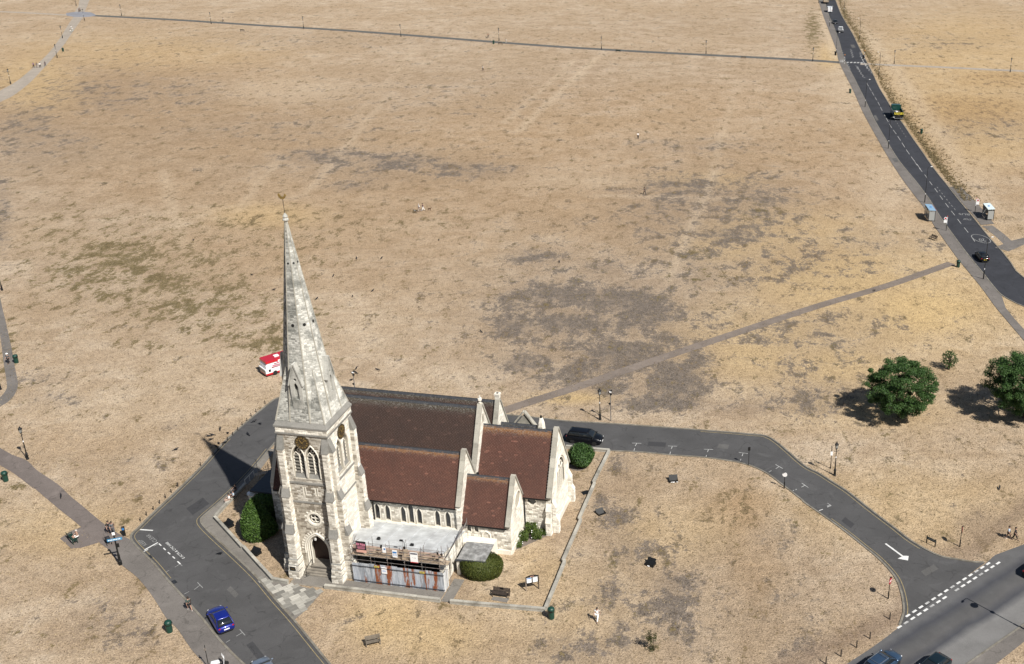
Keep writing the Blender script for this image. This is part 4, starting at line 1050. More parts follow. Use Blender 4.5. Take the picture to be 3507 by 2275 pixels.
# east window
FEW = Face((21.2, 17.45, 0), Y3, X3)
em = MB()
for c in (-1.05, -.35, .35, 1.05): em.obox(FEW.p(c+.05-.06, 3.9, -.2), Y3*.12, Z3*2.6, X3*.16)
for c in (-1.4, -.7, 0, .7, 1.4):
    em.tube([FEW.p(x+.05, z, -.12) for x, z in parch(c, 5.6, .62, 5.9, 6.45, 5)], .05, 5)
for c, z, r in ((-.6, 6.75, .4), (.7, 6.75, .4), (.05, 7.3, .32)):
    em.tube([FEW.p(c+r*math.cos(t), z+r*math.sin(t), -.12) for t in np.linspace(0, 2*PI, 13)], .055, 5)
east = CB(em, 'east_window', 'ashlar')
CB(MB().prism([FEW.p(x, z, -.33) for x, z in ew], X3*.02), 'pane', 'glass', east)
hm = MB(); hm.tube([FEW.p(x, z, .05) for x, z in parch(.05, 4.9, 3.95, 5.6, 8.25, 10)], .11, 6); hm.tube([FEW.p(x, z, .0) for x, z in ew], .08, 6); CB(hm, 'hood_mould', 'ashlar', east)
rm = MB(); n = 24
rm.loft([[Vector((17.8+d, 11.75+r*math.cos(2*PI*i/n), 5.4+r*math.sin(2*PI*i/n))) for i in range(n)] for r, d in ((.95, -.1), (.97, .05), (1.16, .05), (1.18, -.02))], cap=False); CB(rm, 'round_panel', 'ashlar')
# side walls with their stones and windows
def side_wall(x0, x1, y, ze, holes, name, tl=.2, z0=0.0, glass=True, plinth=True, dep=.22, mat_glass='glass'):
    F = Face((0, y, 0), X3, -Y3)
    m = MB(); out = rect(x0, x1, z0, ze)
    Fp = Face((0, y-.3, 0), X3, -Y3)
    wall_face(m, Fp, out, holes, dep)
    m.add([Fp.p(x0, z0), Fp.p(x0, ze), F.p(x0, ze), F.p(x0, z0)], [(0, 1, 2, 3)]); m.add([Fp.p(x1, z0), Fp.p(x1, ze), F.p(x1, ze), F.p(x1, z0)], [(0, 1, 2, 3)])
    m.add([Fp.p(x0, ze), Fp.p(x1, ze), F.p(x1, ze), F.p(x0, ze)], [(0, 1, 2, 3)])
    w = CB(m, name, 'mortar')
    s = MB(); stone_boxes(s, Fp, stone_rects(out, holes, mg=.16), tl=tl); CB(s, 'stone_facing', 'stone', w, 'stuff')
    for h in holes:
        CB(MB().prism([Fp.p(a, b, -dep+.01) for a, b in h], Y3*-.015), 'window_pane', mat_glass, w)
    for h in holes:
        sr = MB(); n_ = len(h)
        cx_ = sum(p[0] for p in h)/n_; cz_ = sum(p[1] for p in h)/n_
        o_ = []
        for a, b in h:
            dx, dz = a-cx_, b-cz_; l_ = math.hypot(dx, dz); o_.append((a+dx/l_*.17, b+dz/l_*.17))
        for i in range(n_):
            j = (i+1) % n_
            q = [Fp.p(*h[i], .0), Fp.p(*h[j], .0), Fp.p(*o_[j], .0), Fp.p(*o_[i], .0)]; q2 = [p-Y3*.055 for p in q]
            sr.add(q+q2, [(4, 5, 6, 7), (0, 1, 5, 4), (2, 3, 7, 6), (1, 2, 6, 5), (3, 0, 4, 7)], random.random())
        CB(sr, 'window_surround', 'ashlar', w)
    if plinth:
        CB(MB().b6(x0, x1, y-.45, y-.29, z0, z0+.55), 'plinth', 'ashlar', w)
    return w
def lan(x, z0, za, w=.6): return parch(x, z0, w, za-.75, za, 4)
def quatre(x, z, r):
    p = []
    for i in range(24):
        a = 2*PI*i/24; p.append((x+r*(.78+.24*abs(math.cos(2*a)))*math.cos(a), z+r*(.78+.24*abs(math.cos(2*a)))*math.sin(a)))
    return p
aw = [lan(2.12, 2.85, 4.9), lan(3.37, 2.85, 4.85), quatre(2.74, 5.36, .36), lan(5.24, 2.8, 4.87), lan(6.2, 2.8, 5.42), lan(7.16, 2.8, 4.83), lan(9.32, 2.8, 4.84), lan(10.55, 2.75, 4.82), quatre(9.92, 5.3, .36)]
side_wall(1.3, 11.8, 9.0, 5.95, aw, 'south_aisle_front')
side_wall(XW-.4, TX-TH+.3, 9.0, 5.95, [lan(-8.6, 2.4, 4.6), lan(-7.2, 2.4, 4.6)], 'south_aisle_west_bay')
side_wall(XG+.1, 17.8, 9.0, 3.9, [lan(12.98, 2.5, 3.72, .45), lan(13.85, 2.5, 3.72, .45)], 'south_chapel_front')
side_wall(17.8, 21.1, 14.0, 4.95, [quatre(18.82, 4.05, .5)], 'chancel_front')
F = Face((0, 8.7, 0), X3, -Y3)
dsu = MB(); dsu.tube([F.p(x, z, .05) for x, z in parch(14.98, 1.2, .95, 2.2, 2.75, 6)], .1, 6); CB(dsu, 'blocked_door_surround', 'ashlar')
# corner buttresses of the east end
def small_buttress(F, c, w=.62, pr=.7, zt=4.0, z0=0):
    b = MB().obox(F.p(c-w/2, z0, -.05), F.u*w, F.v*(1.7-z0), F.n*(pr+.05)); b.obox(F.p(c-w/2, 1.7, -.05), F.u*w, F.v*(zt-2.6), F.n*(pr*.6+.05))
    o = CB(b, 'buttress', 'mortar'); z1 = zt-.9
    CB(MB().prism([F.p(c-w/2-.02, 1.7, pr+.04), F.p(c-w/2-.02, 1.7, .2), F.p(c-w/2-.02, 2.4, pr*.55)], F.u*(w+.04)), 'weathering', 'ashlar', o); CB(MB().prism([F.p(c-w/2-.02, z1, pr*.6+.04), F.p(c-w/2-.02, z1, 0), F.p(c-w/2-.02, z1+.9, 0)], F.u*(w+.04)), 'weathering', 'ashlar', o)
    s = MB()
    for pp, a, b2 in ((pr, z0, 1.7), (pr*.6, 1.7, z1)):
        stone_boxes(s, Face(F.p(0, 0, pp), F.u, F.n), stone_rects(rect(c-w/2, c+w/2, a, b2), []), tl=.5)
        for sg in (-1, 1): stone_boxes(s, Face(F.p(c+sg*w/2, 0, 0), F.n, F.u*sg), stone_rects(rect(0, pp, a, b2), []), tl=.5)
    CB(s, 'stone_facing', 'stone', o, 'stuff')
small_buttress(Face((0, 13.7, 0), X3, -Y3), 20.85); small_buttress(Face((21.2, 0, 0), Y3, X3), 14.05, zt=4.3); small_buttress(Face((21.2, 0, 0), Y3, X3), 20.85, zt=4.3)
small_buttress(Face((0, 8.7, 0), X3, -Y3), 11.95, .55, .55, 6.2)
CB(MB().b6(21.15, 21.33, 14.4, 20.5, 0, .7), 'plinth', 'ashlar'); CB(MB().b6(17.75, 17.92, 8.7, 13.6, 0, .6), 'plinth', 'ashlar')
# rain pipes
dp = MB(); dp.tube([(1.75, 8.6, 5.8), (1.75, 8.6, 2.5)], .07, 6); dp.tube([(1.75, 8.6, 2.5), (2.2, 8.4, 2.45)], .07, 6); CB(dp, 'rain_pipe', 'black')
dp = MB(); dp.tube([(17.95, 13.55, 4.9), (17.95, 13.55, .1)], .07, 6); CB(dp, 'rain_pipe', 'black')
dp = MB(); dp.tube([(12.45, 13.9, 7.0), (12.45, 13.9, 6.2)], .16, 6); CB(dp, 'rain_hopper', 'black')
# gable crosses, chimney, north porch gable
cr = MB(); cr.b6(12.0-.07, 12.0+.07, 17.33, 17.47, 13.95, 15.1); cr.b6(11.93, 12.07, 17.05, 17.75, 14.6, 14.75); cr.lathe([(.18, 13.9), (.14, 14.15), (.2, 14.25)], 8, (12.0, 17.4, 0)); cr.lathe([(.24, 14.55), (.24, 14.8)], 10, (12, 17.4, 0)); CB(cr, 'gable_cross', 'ashlar')
cr = MB(); cr.b6(11.7, 12.25, 23.2, 23.75, 11.4, 12.35); cr.b6(11.64, 12.31, 23.14, 23.81, 12.2, 12.4); CB(cr, 'gable_chimney', 'ashlar'); CB(MB().b6(11.85, 12.1, 23.35, 23.6, 12.38, 12.45), 'flue', 'black')
cr = MB(); cr.lathe([(.5, 8.2), (.42, 9.0), (.25, 9.5), (.2, 9.55)], 6, (17.3, 23.5, 0)); CB(cr, 'chimney', 'ashlar'); CB(MB().lathe([(.14, 9.55), (.12, 9.85)], 8, (17.3, 23.5, 0)), 'chimney_pot', 'black')
CB(MB().prism([(13.0, 26.0, 0), (15.6, 26.0, 0), (15.6, 26.0, 6.6), (14.3, 26.0, 8.35), (13.0, 26.0, 6.6)], (0, .5, 0)), 'north_porch_gable', 'coping')
for s in (-1, 1):
    cp = MB(); a = Vector((14.3+s*1.6, 25.85, 6.5)); b = Vector((14.3, 25.85, 8.7)); cp.obox(a, b-a, (0, .6, 0), (s*.12, 0, .12)); CB(cp, 'coping', 'coping')
# west porch, in the tower's shade
wp = MB().b6(-14.6, XW-.4, 11.0, 16.5, 0, 3.1); wpo = CB(wp, 'west_porch', 'mortar')
CB(MB().b6(-14.9, XW-.41, 10.8, 16.7, 3.1, 3.3), 'west_porch_roof', 'lead')
CB(MB().prism([(x, 11.0, z) for x, z in parch(-12.6, .1, 1.7, 1.9, 2.8)], (0, -.03, 0)), 'west_porch_dark_arch', 'black')  # flat black arch painting the darkness of an open archway
CB(MB().b6(-14.9, -14.3, 10.4, 11.0, 0, 2.9), 'porch_pier', 'ashlar')

# ---- low annexe with lead roof, east porch
ax0, ax1, ay0, ay1 = 1.25, 12.5, 2.0, 8.72
an = MB(); FSA = Face((0, ay0, 0), X3, -Y3); FEA = Face((ax1, 0, 0), Y3, X3)
an.prism([(ax0, ay0+.4, 0), (ax0, ay1, 0), (ax0, ay1, 2.45), (ax0, ay0+.4, 3.85)], (ax1-ax0-.3, 0, 0))
wh = [parch(5.9, 2.0, .55, 2.75, 3.05, 4), parch(3.6, .7, .6, 1.9, 2.2, 4)]
wall_face(an, FEA, [(ay0, 0), (ay1, 0), (ay1, 2.5), (ay0, 3.95)], wh, .2)
an.add([FEA.p(ay0, 0), FEA.p(ay0, 3.95), FEA.p(ay0, 3.95, -.5), FEA.p(ay0, 0, -.5)], [(0, 1, 2, 3)])
annexe = CB(an, 'annexe_wall', 'mortar')
s = MB(); stone_boxes(s, FEA, stone_rects([(ay0, 0), (ay1, 0), (ay1, 2.5), (ay0, 3.95)], wh, wr=(.35, .8), hr=(.22, .34)), dp=(.008, .02), tl=.6, th=1.); CB(s, 'stone_facing', 'stone', annexe, 'stuff')  # annexe east wall tinted pale to paint in the sunlight
for h in wh: CB(MB().prism([FEA.p(a, b, -.19) for a, b in h], X3*.02), 'window_pane', 'glass', annexe)
MAT['leadroof'] = M('sheet_lead_roof', (.55, .57, .58), .75, .0, var=.22, scale=.9, dirt=(.36, .365, .37))
MAT['pinkbrick'] = M('pale_brick_fascia', (.50, .36, .30), .9, var=.25, scale=2, dirt=(.58, .5, .42))
rf = MB().obox((ax0, ay0-.05, 3.97), (ax1-ax0+.05, 0, 0), (0, ay1-ay0, -1.47), (0, 0, .12)); leadr = CB(rf, 'annexe_roof', 'leadroof')
for x in (3.3, 5.4, 7.6, 9.6, 11.0): CB(MB().obox((x-.05, ay0-.04, 4.09), (.1, 0, 0), (0, ay1-ay0-.05, -1.46), (0, 0, .07)), 'lead_roll', 'leadroof', leadr)
CB(MB().obox((ax0, ay1-.35, 2.68), (ax1-ax0, 0, 0), (0, .3, -.05), (0, 0, .1)), 'flashing', 'ashlar', leadr)
CB(MB().box((4.5, 3.6, 3.85), (.3, .3, .3)), 'roof_hatch', 'black', leadr); CB(MB().box((8.6, 3.0, 3.95), (.35, .25, .3)), 'roof_hatch', 'black', leadr)
CB(MB().b6(ax0, ax1-.05, ay0-.1, ay0+.35, 3.35, 4.0), 'annexe_fascia', 'pinkbrick'); CB(MB().b6(ax0, ax1-.1, ay0+.3, ay0+.38, 0, 3.36), 'annexe_dark_sheet', 'black')  # black sheet painting the dark void behind the scaffold
CB(MB().b6(ax1-.5, ax1+.08, ay0-.15, ay0+.35, 0, 3.4), 'annexe_pier', 'ashlar')
# east porch with a tilted lead roof
porch = CB(MB().b6(12.55, 16.2, 7.3, 8.65, 0, 1.95), 'east_porch', 'ashlar'); CB(MB().b6(13.1, 13.45, 4.0, 4.35, 0, 1.97), 'porch_pier', 'ashlar', porch)
MAT['oldlead'] = M('weathered_lead', (.27, .27, .265), .85, 0, var=.5, scale=2.2, dirt=(.09, .09, .085))
CB(MB().obox((13.2, 3.95, 1.95), (3.15, .1, 0), (0, 3.1, .2), (0, 0, .12)), 'porch_roof', 'oldlead', porch)
CB(MB().obox((13.0, 3.84, 1.88), (3.4, .1, 0), (0, .13, 0), (0, 0, .2)), 'porch_gutter', 'lead', porch); CB(MB().b6(16.0, 16.25, 4.1, 7.3, 0, 1.9), 'porch_side', 'ashlar', porch)
# ------------------------------------------------------------------ churchyard walls
MAT['wallside'] = MAT['wallstone']
def low_wall(pts, label, h=.42, w=.34, group=None):
    a = pts[0]
    r = thing('low_wall', label, 'wall', a, 0, group)
    for p, q in zip(pts, pts[1:]):
        p, q = p-a, q-a; d = q-p; Ls = d.length; d.normalize(); n = Vector((-d.y, d.x, 0))
        MB().obox(p-n*w*.4, d*Ls, n*w*.8, (0, 0, h-.1)).build('wall_body', MAT['wallstone'], r)
        k = max(1, int(Ls/1.3))
        for i in range(k):
            e = random.uniform(-.012, .012)
            MB().obox(p+d*(Ls*i/k+.01)-n*w*.5+n*e+Z3*(h-.1), d*(Ls/k-.02), n*w, (0, 0, .12+random.random()*.02), random.random()).build('coping_stone', MAT['wallstone'], r)
    return r
low_wall([CH(-18.9, 9.1), CH(-12.6, 4.1), CH(-12.4, 4.1), CH(-6.2, -.85), CH(-4.3, -1.0)], 'low stone wall with flat coping beside the yew')
low_wall([CH(-.1, -.95), CH(13.0, -.95)], 'low stone wall before the rusty hoarding')
low_wall([CH(14.1, -.95), CH(24.3, -.4)], 'low stone wall behind the churchyard bench')
EW_ = [CH(24.3, -.2), CH(24.1, 8.2), CH(23.85, 8.3), CH(23.75, 16.6), CH(23.5, 16.7), CH(23.4, 24.8), CH(23.2, 25.0), CH(23.35, 33.0)]
low_wall(EW_[::1], 'long low stone wall east of the chancel')
low_wall([I4(1383, 640), I4(1240, 628), I4(1000, 606)], 'low stone wall beside the parked black people carrier')
low_wall([CH(-18.9, 9.3), KW(160, 755), KW(270, 640), KW(360, 545)], 'low stone wall where people sit', .40)
rl = thing('handrail', 'pale slender rail beside the west porch', 'rail', KW(360, 550))
a = KW(360, 550); b = KW(450, 455)-a
MB().tube([(0, 0, 0), (0, 0, .9), (b.x, b.y, .9), (b.x, b.y, 0)], .035, 6).build('rail', MAT['ashlar'], rl)
MB().tube([(b.x*.5, b.y*.5, 0), (b.x*.5, b.y*.5, .9)], .03, 6).build('post', MAT['ashlar'], rl)

# ------------------------------------------------------------------ corrugated hoarding
def rust_mat():
    m, nt, b = newmat('galvanised_sheet'); p = coord(nt)
    rnd = nt.nodes.new('ShaderNodeObjectInfo').outputs['Random']
    cmb = nt.nodes.new('ShaderNodeCombineXYZ'); L(nt, mth(nt, 'MULTIPLY', rnd, 37.0), cmb.inputs[1])
    va = nt.nodes.new('ShaderNodeVectorMath'); va.operation = 'ADD'; L(nt, p, va.inputs[0]); L(nt, cmb.outputs[0], va.inputs[1])
    mp = nt.nodes.new('ShaderNodeMapping'); mp.inputs['Scale'].default_value = (2.2, 1, .8); L(nt, va.outputs[0], mp.inputs[0])
    c = ramp(nt, rnd, [(0, (.20, .225, .26)), (.35, (.30, .32, .35)), (.65, (.42, .45, .50)), (1, (.26, .28, .31))])
    c = mix(nt, ramp(nt, noise(nt, mp.outputs[0], 1.6, 6, .7), [(.45, 0.0), (.62, .8)]), c, (.55, .57, .60))
    rs = mth(nt, 'ADD', noise(nt, mp.outputs[0], 1.0, 6, .7), mth(nt, 'MULTIPLY', mth(nt, 'SUBTRACT', mth(nt, 'FRACT', mth(nt, 'MULTIPLY', rnd, 7.3)), .5), .36))
    c = mix(nt, ramp(nt, rs, [(.57, 0.0), (.63, 1.0)]), c, mix(nt, noise(nt, p, 9), (.20, .055, .02), (.34, .13, .06)))
    L(nt, c, b.inputs['Base Color']); b.inputs['Roughness'].default_value = .6; b.inputs['Metallic'].default_value = .15
    return m
MAT['rust'] = rust_mat()
MAT['scaf'] = M('scaffold_tube', (.30, .29, .28), .5, .4, var=.4, scale=6, dirt=(.22, .10, .06))
MAT['board'] = M('scaffold_board', (.42, .33, .24), .9, var=.3, scale=3)
MAT['offwhite'] = M('off_white_panel', (.62, .63, .63), .6, var=.1)
hx0, hx1, hy = 2.52, 12.8, .74
hd = thing('hoarding', 'rust streaked corrugated iron hoarding in front of the annexe', 'hoarding', CH(hx0, hy), PSI)
ns = 16; sw = (hx1-hx0)/ns
sheet = MB(); nn = 36; rg = []
pts = [(sw*1.03*i/nn, .022*math.sin(2*PI*9*i/nn)) for i in range(nn+1)]
for i in range(nn):
    (xa, ya), (xb, yb) = pts[i], pts[i+1]
    sheet.add([(xa, ya, 0), (xb, yb, 0), (xb, yb, 1), (xa, ya, 1)], [(0, 1, 2, 3)]); sheet.add([(xa, ya+.012, 0), (xb, yb+.012, 0), (xb, yb+.012, 1), (xa, ya+.012, 1)], [(3, 2, 1, 0)])
sheet = sheet.mesh('sheet', MAT['rust'])
for i in range(ns):
    o = bpy.data.objects.new('sheet', sheet); COL.objects.link(o); o.parent = hd
    o.location = (i*sw, (i % 2)*.03, .03); o.scale = (1, 1, 2.5+random.uniform(-.05, .05))
for z, nm in ((2.2, 'upper_rail'), (.32, 'lower_rail')):
    MB().tube([(-.1, -.08, z), (hx1-hx0+.15, -.08, z)], .035, 6).build(nm, MAT['lead'], hd)
for i in range(6): MB().b6(i*2.05-.03, i*2.05+.05, .1, .18, 0, 2.4).build('post', MAT['board'], hd)
MB().b6(hx1-hx0+.02, hx1-hx0+.08, .05, 1.2, 0, 2.3).build('side_panel', MAT['offwhite'], hd)

# ------------------------------------------------------------------ scaffold above the hoarding
sc = thing('scaffold', 'tube and board scaffold along the annexe front and east side', 'scaffold', CH(0, 0), PSI)
for x in (2.55, 4.6, 6.5, 8.45, 10.4, 12.4, 13.1):
    for y in (1.05, 1.9):
        MB().tube([(x, y, 0), (x, y, 4.9+random.random()*.5)], .026, 6).build('standard', MAT['scaf'], sc)
for y in (1.02, 1.93):
    for z in (2.75, 3.3, 3.75, 4.35):
        MB().tube([(2.2, y, z+random.uniform(-.03, .03)), (13.3, y, z+random.uniform(-.03, .03))], .024, 6).build('ledger', MAT['scaf'], sc)
for x in (2.6, 4.65, 6.55, 8.5, 10.45, 12.45):
    MB().tube([(x, .8, 3.2), (x, 2.3, 3.2)], .024, 6).build('transom', MAT['scaf'], sc)
for y in (1.15, 1.4, 1.65): MB().obox((2.3, y, 3.24), (11, 0, 0), (0, .22, 0), (0, 0, .045)).build('board', MAT['board'], sc)
for z in (3.55, 3.95, 4.3): MB().obox((4.3+random.random(), 1.08, z), (8.2, 0, random.uniform(-.06, .06)), (0, .03, 0), (0, 0, .13)).build('toe_board', MAT['board'], sc)
for i in range(4):
    MB().tube([(12.75+.12*i, 1.6, 3.5+.18*i), (12.75+.06*i, 8.3, 3.55+.2*i)], .026, 6).build('ledger', MAT['scaf'], sc)
for y in (2.5, 4.5, 6.5, 8.2): MB().tube([(12.95, y, 0), (12.95, y, 4.6)], .026, 6).build('standard', MAT['scaf'], sc)
for p, q in (((8.2, 1.5, 3.3), (8.0, 2.1, 5.0)), ((10.2, 1.0, 4.1), (12.4, 1.0, 4.9)), ((10.3, 1.2, 4.3), (10.5, 2.2, 5.1)), ((11.4, 1.0, 3.4), (12.2, 1.6, 5.0)), ((1.7, 1.4, 2.6), (2.9, 1.8, 5.4)), ((1.5, 1.2, 3.9), (3.4, 1.4, 5.2)), ((5.4, 1.0, 3.4), (6.4, 1.0, 4.6)), ((7.4, 1.0, 4.6), (7.1, 1.3, 3.4)), ((1.6, 1.0, 2.8), (2.9, 1.0, 3.9))):
    MB().tube([p, q], .022, 6).build('brace', MAT['scaf'], sc)
for x, z in ((5.85, 4.55), (8.5, 4.7), (12.2, 4.5), (12.6, 4.3), (12.4, 4.0)):
    MB().box((x, 1.3, z), (.22, .2, .28), .4).build('clamp_bundle', MAT['black'], sc)
lg = MB(); lg.tube([(8.55, 1.2, 3.4), (8.6, 1.2, 5.5), (8.35, 1.3, 5.6)], .03, 6); lg.box((8.2, 1.35, 5.6), (.35, .2, .12)); lg.build('site_lamp', MAT['black'], sc)
MB().obox((8.2, 1.0, 3.4), (.45, 0, 0), (0, .2, 0), (.25, .1, 1.2)).build('dust_sheet', MAT['board'], sc)
def flat_sign(x0, x1, z0, z1, y, label, face, bars=(), name='site_sign'):
    r = thing(name, label, 'sign', CH((x0+x1)/2, y, z0), PSI)
    w = x1-x0; h = z1-z0
    MB().b6(-w/2, w/2, 0, .03, 0, h).build('panel', face, r)
    for (a, b, c, d, m_) in bars: MB().b6(-w/2+a*w, -w/2+b*w, -.008, 0, c*h, d*h).build('print', m_, r)
    return r
PINK = M('pink_print', (.62, .22, .32), .6); SALM = M('salmon_panel', (.75, .42, .34), .6); NAVY = M('navy_print', (.02, .03, .07), .6); BLUE = M('blue_print', (.05, .22, .55), .5); WHT = M('white_panel', (.80, .80, .80), .5, var=.05); REDP = M('red_print', (.55, .05, .06), .5); YEL = M('yellow_label', (.62, .50, .10), .6)
flat_sign(3.12, 4.26, 3.75, 5.15, .98, 'black site board with pink lettering on the scaffold', M('black_board', (.012, .012, .016), .5),
          [(.0, 1, 0, .22, SALM), (.06, .2, .62, .84, PINK), (.24, .34, .62, .82, PINK), (.42, .54, .64, .84, PINK), (.58, .72, .62, .82, PINK), (.76, .92, .62, .80, PINK), (.1, .9, .40, .45, PINK), (.14, .86, .32, .36, PINK), (.1, .9, .52, .555, PINK)])
flat_sign(7.2, 7.75, 3.6, 4.5, .98, 'small white sign with blue panels on the scaffold', WHT, [(.08, .92, .58, .82, BLUE), (.14, .86, .24, .28, BLUE), (.14, .86, .44, .48, BLUE), (.14, .2, .24, .48, BLUE), (.8, .86, .24, .48, BLUE)])
flat_sign(6.1, 6.5, 4.05, 4.75, .98, 'white sign with one blue square on the scaffold', WHT, [(.4, .9, .5, .8, BLUE)])
flat_sign(9.2, 10.05, 3.2, 4.5, .98, 'tall white sign with navy header and red foot', WHT, [(.06, .94, .8, .95, NAVY), (0, 1, 0, .07, REDP), (.25, .3, .46, .49, NAVY), (.38, .43, .46, .49, NAVY), (.5, .55, .46, .49, NAVY), (.62, .7, .44, .5, NAVY)]+[(.12+.13*i, .2+.13*i, .85, .91, WHT) for i in range(6)])
flat_sign(5.9, 6.5, 1.55, 2.35, .66, 'white paper notice on the corrugated hoarding', WHT, [(.2, .8, .78, .86, NAVY), (.15, .85, .5, .53, BLUE), (.15, .85, .4, .43, BLUE), (.15, .85, .3, .33, BLUE)], 'notice')
flat_sign(5.1, 5.65, 2.25, 2.45, .62, 'yellow tag on the hoarding rail beside the paper notice', YEL, [(.2, .8, .4, .6, NAVY)], 'tag'); flat_sign(10.25, 10.8, 2.2, 2.42, .62, 'yellow tag on the hoarding rail near the far end', YEL, [(.2, .8, .4, .6, NAVY)], 'tag')
# scaffold by the west porch, in shade
ws = thing('scaffold', 'bundle of scaffold tubes in the shade of the tower', 'scaffold', CH(-15.2, 17.5), PSI)
for i in range(11):
    x, y = random.uniform(-1.6, 1.6), random.uniform(-1.8, 1.8)
    MB().tube([(x, y, 0), (x+random.uniform(-.4, .4), y+random.uniform(-.3, .3), random.uniform(2.6, 4.6))], .028, 6).build('tube', MAT['scaf'], ws)
for z in (1.2, 2.4): MB().tube([(-1.8, -1, z), (1.8, 1.2, z+.2)], .028, 6).build('tube', MAT['scaf'], ws)
MB().obox((-1.9, -1.6, 2.0), (3.2, 2.6, 0), (-.4, .5, 0), (0, 0, .06)).build('board', MAT['board'], ws)
for x, y, lb_ in ((-16.9, 15.4, 'white rubble bag at the foot of the shaded scaffold'), (-17.4, 14.5, 'white rubble bag by the pale rail')):
    g = thing('rubble_bag', lb_, 'bag', CH(x, y), PSI, 'rubble bags')
    m_ = MB(); m_.ell((0, 0, .3), (.36, .32, .32), 10, 6); m_.tube([(.05, 0, .55), (.1, .05, .75)], [.12, .05], 6); m_.build('sack', WHT, g, True)

# ------------------------------------------------------------------ foliage
def leaf_mat(name, a, b, hue=(0, 0, 0)):
    m, nt, bs = newmat(name)
    t = attr(nt, 'tint'); c = ramp(nt, t, [(0, a), (1, b)])
    L(nt, c, bs.inputs['Base Color']); bs.inputs['Roughness'].default_value = .55; bs.inputs['Specular IOR Level'].default_value = .3
    tr = nt.nodes.new('ShaderNodeBsdfTranslucent'); L(nt, c, tr.inputs[0]); ad = nt.nodes.new('ShaderNodeMixShader'); ad.inputs[0].default_value = .25
    L(nt, bs.outputs[0], ad.inputs[1]); L(nt, tr.outputs[0], ad.inputs[2]); L(nt, ad.outputs[0], nt.nodes['Material Output'].inputs[0])
    return m
MAT['leaf'] = leaf_mat('tree_leaf', (.016, .046, .012), (.080, .150, .038))
MAT['yewleaf'] = leaf_mat('yew_leaf', (.028, .066, .012), (.105, .180, .038))
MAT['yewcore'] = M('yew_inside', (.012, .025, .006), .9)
MAT['boxleaf'] = leaf_mat('clipped_leaf', (.030, .050, .008), (.110, .120, .025))
MAT['rose'] = leaf_mat('rose_leaf', (.022, .055, .012), (.12, .16, .03))
MAT['dryleaf'] = leaf_mat('sparse_leaf', (.03, .04, .012), (.085, .085, .03))
MAT['bark'] = M('bark', (.085, .062, .042), .95, var=.3, scale=4, bmp=.4)
def leaf_cloud(pts, nrm, size, parent, name, mat, kind=None, spread=.6, fold=True):
    n = len(pts); pts = np.asarray(pts); nrm = np.asarray(nrm, float)
    d = nrm + rng.normal(0, spread, (n, 3)); d /= np.linalg.norm(d, axis=1)[:, None]+1e-6
    r = rng.normal(0, 1, (n, 3)); u = np.cross(d, r); u /= np.linalg.norm(u, axis=1)[:, None]+1e-6; v = np.cross(d, u)
    s = size*rng.uniform(.6, 1.4, (n, 1)); u *= s; v *= s*.62
    V = np.stack([pts-u, pts-v*.9+d*s*.12, pts+u, pts+v*.9+d*s*.12], 1).reshape(-1, 3)
    me = bpy.data.meshes.new(name)
    me.vertices.add(4*n); me.vertices.foreach_set('co', V.astype(np.float32).ravel())
    me.loops.add(4*n); me.loops.foreach_set('vertex_index', np.arange(4*n, dtype=np.int32))
    me.polygons.add(n); me.polygons.foreach_set('loop_start', np.arange(0, 4*n, 4, dtype=np.int32))
    me.update(calc_edges=True)
    at = me.attributes.new('tint', 'FLOAT', 'FACE'); at.data.foreach_set('value', rng.beta(1.6, 1.8, n).astype(np.float32))
    me.materials.append(MAT[mat])
    o = bpy.data.objects.new(name, me); COL.objects.link(o); o.parent = parent
    if kind: o['kind'] = kind
    return o
def tree(loc, label, h, r, trunk_h, seed, leaves=15000, group=None, cz=None):
    rs = np.random.default_rng(seed); root = thing('broadleaf_tree', label, 'tree', loc, 0, group)
    tk = MB(); tk.tube([(0, 0, 0), (.03, 0, trunk_h*.5), (.08, .05, trunk_h), (.15, .1, h*.5), (.1, .2, h*.72)], [.26, .2, .17, .12, .05], 8)
    cz = cz or h*.56; tips = []
    lb = MB()
    for i in range(13):
        a = 2*PI*i/13+rs.uniform(-.2, .2); z0 = rs.uniform(trunk_h*.8, h*.55); e = rs.uniform(-.25, 1.0)
        q = Vector((math.cos(a)*math.cos(e)*r*.8, math.sin(a)*math.cos(e)*r*.8, cz+math.sin(e)*(h-cz)*.8))
        m_ = Vector((q.x*.45, q.y*.45, z0+(q.z-z0)*.35))
        lb.tube([(.05, .03, z0), m_, q], [.1, .06, .02], 6); tips.append(q)
    tk.build('trunk', MAT['bark'], root, True); lb.build('limb', MAT['bark'], root, True)
    # clumps through the crown volume with an uneven outline
    C_ = []
    for i in range(240):
        d = rs.normal(0, 1, 3); d /= np.linalg.norm(d); k = rs.uniform(.25, 1)**.45
        rad = r*k*rs.uniform(.86, 1.06); lo_ = cz-trunk_h*.55
        C_.append((d[0]*rad, d[1]*rad, cz+d[2]*k*((h-cz) if d[2] > 0 else lo_*.92)))
    C_ = np.array(C_); w = rs.uniform(.5, 1.5, len(C_)); idx = rs.choice(len(C_), leaves, p=w/w.sum())
    cs = rs.uniform(.26, .52, len(C_))*r/3.2
    off = rs.normal(0, 1, (leaves, 3)); off /= np.linalg.norm(off, axis=1)[:, None]; off *= (rs.uniform(0, 1, (leaves, 1))**.5)*cs[idx][:, None]*np.array([1.1, 1.1, .75])
    pts = C_[idx]+off; pts[:, 2] = np.maximum(pts[:, 2], .35)
    nr = off/(np.linalg.norm(off, axis=1)[:, None]+1e-6)*.7+np.array([0, 0, .6])
    leaf_cloud(pts, nr, .062+.007*r, root, 'crown', 'leaf', 'stuff')
    return root
tb = R4(975, 850); tree(tb, 'round leafy green tree with sapling beyond it on the heath', 8.6, 5.0, 1.3, 3, 62000)
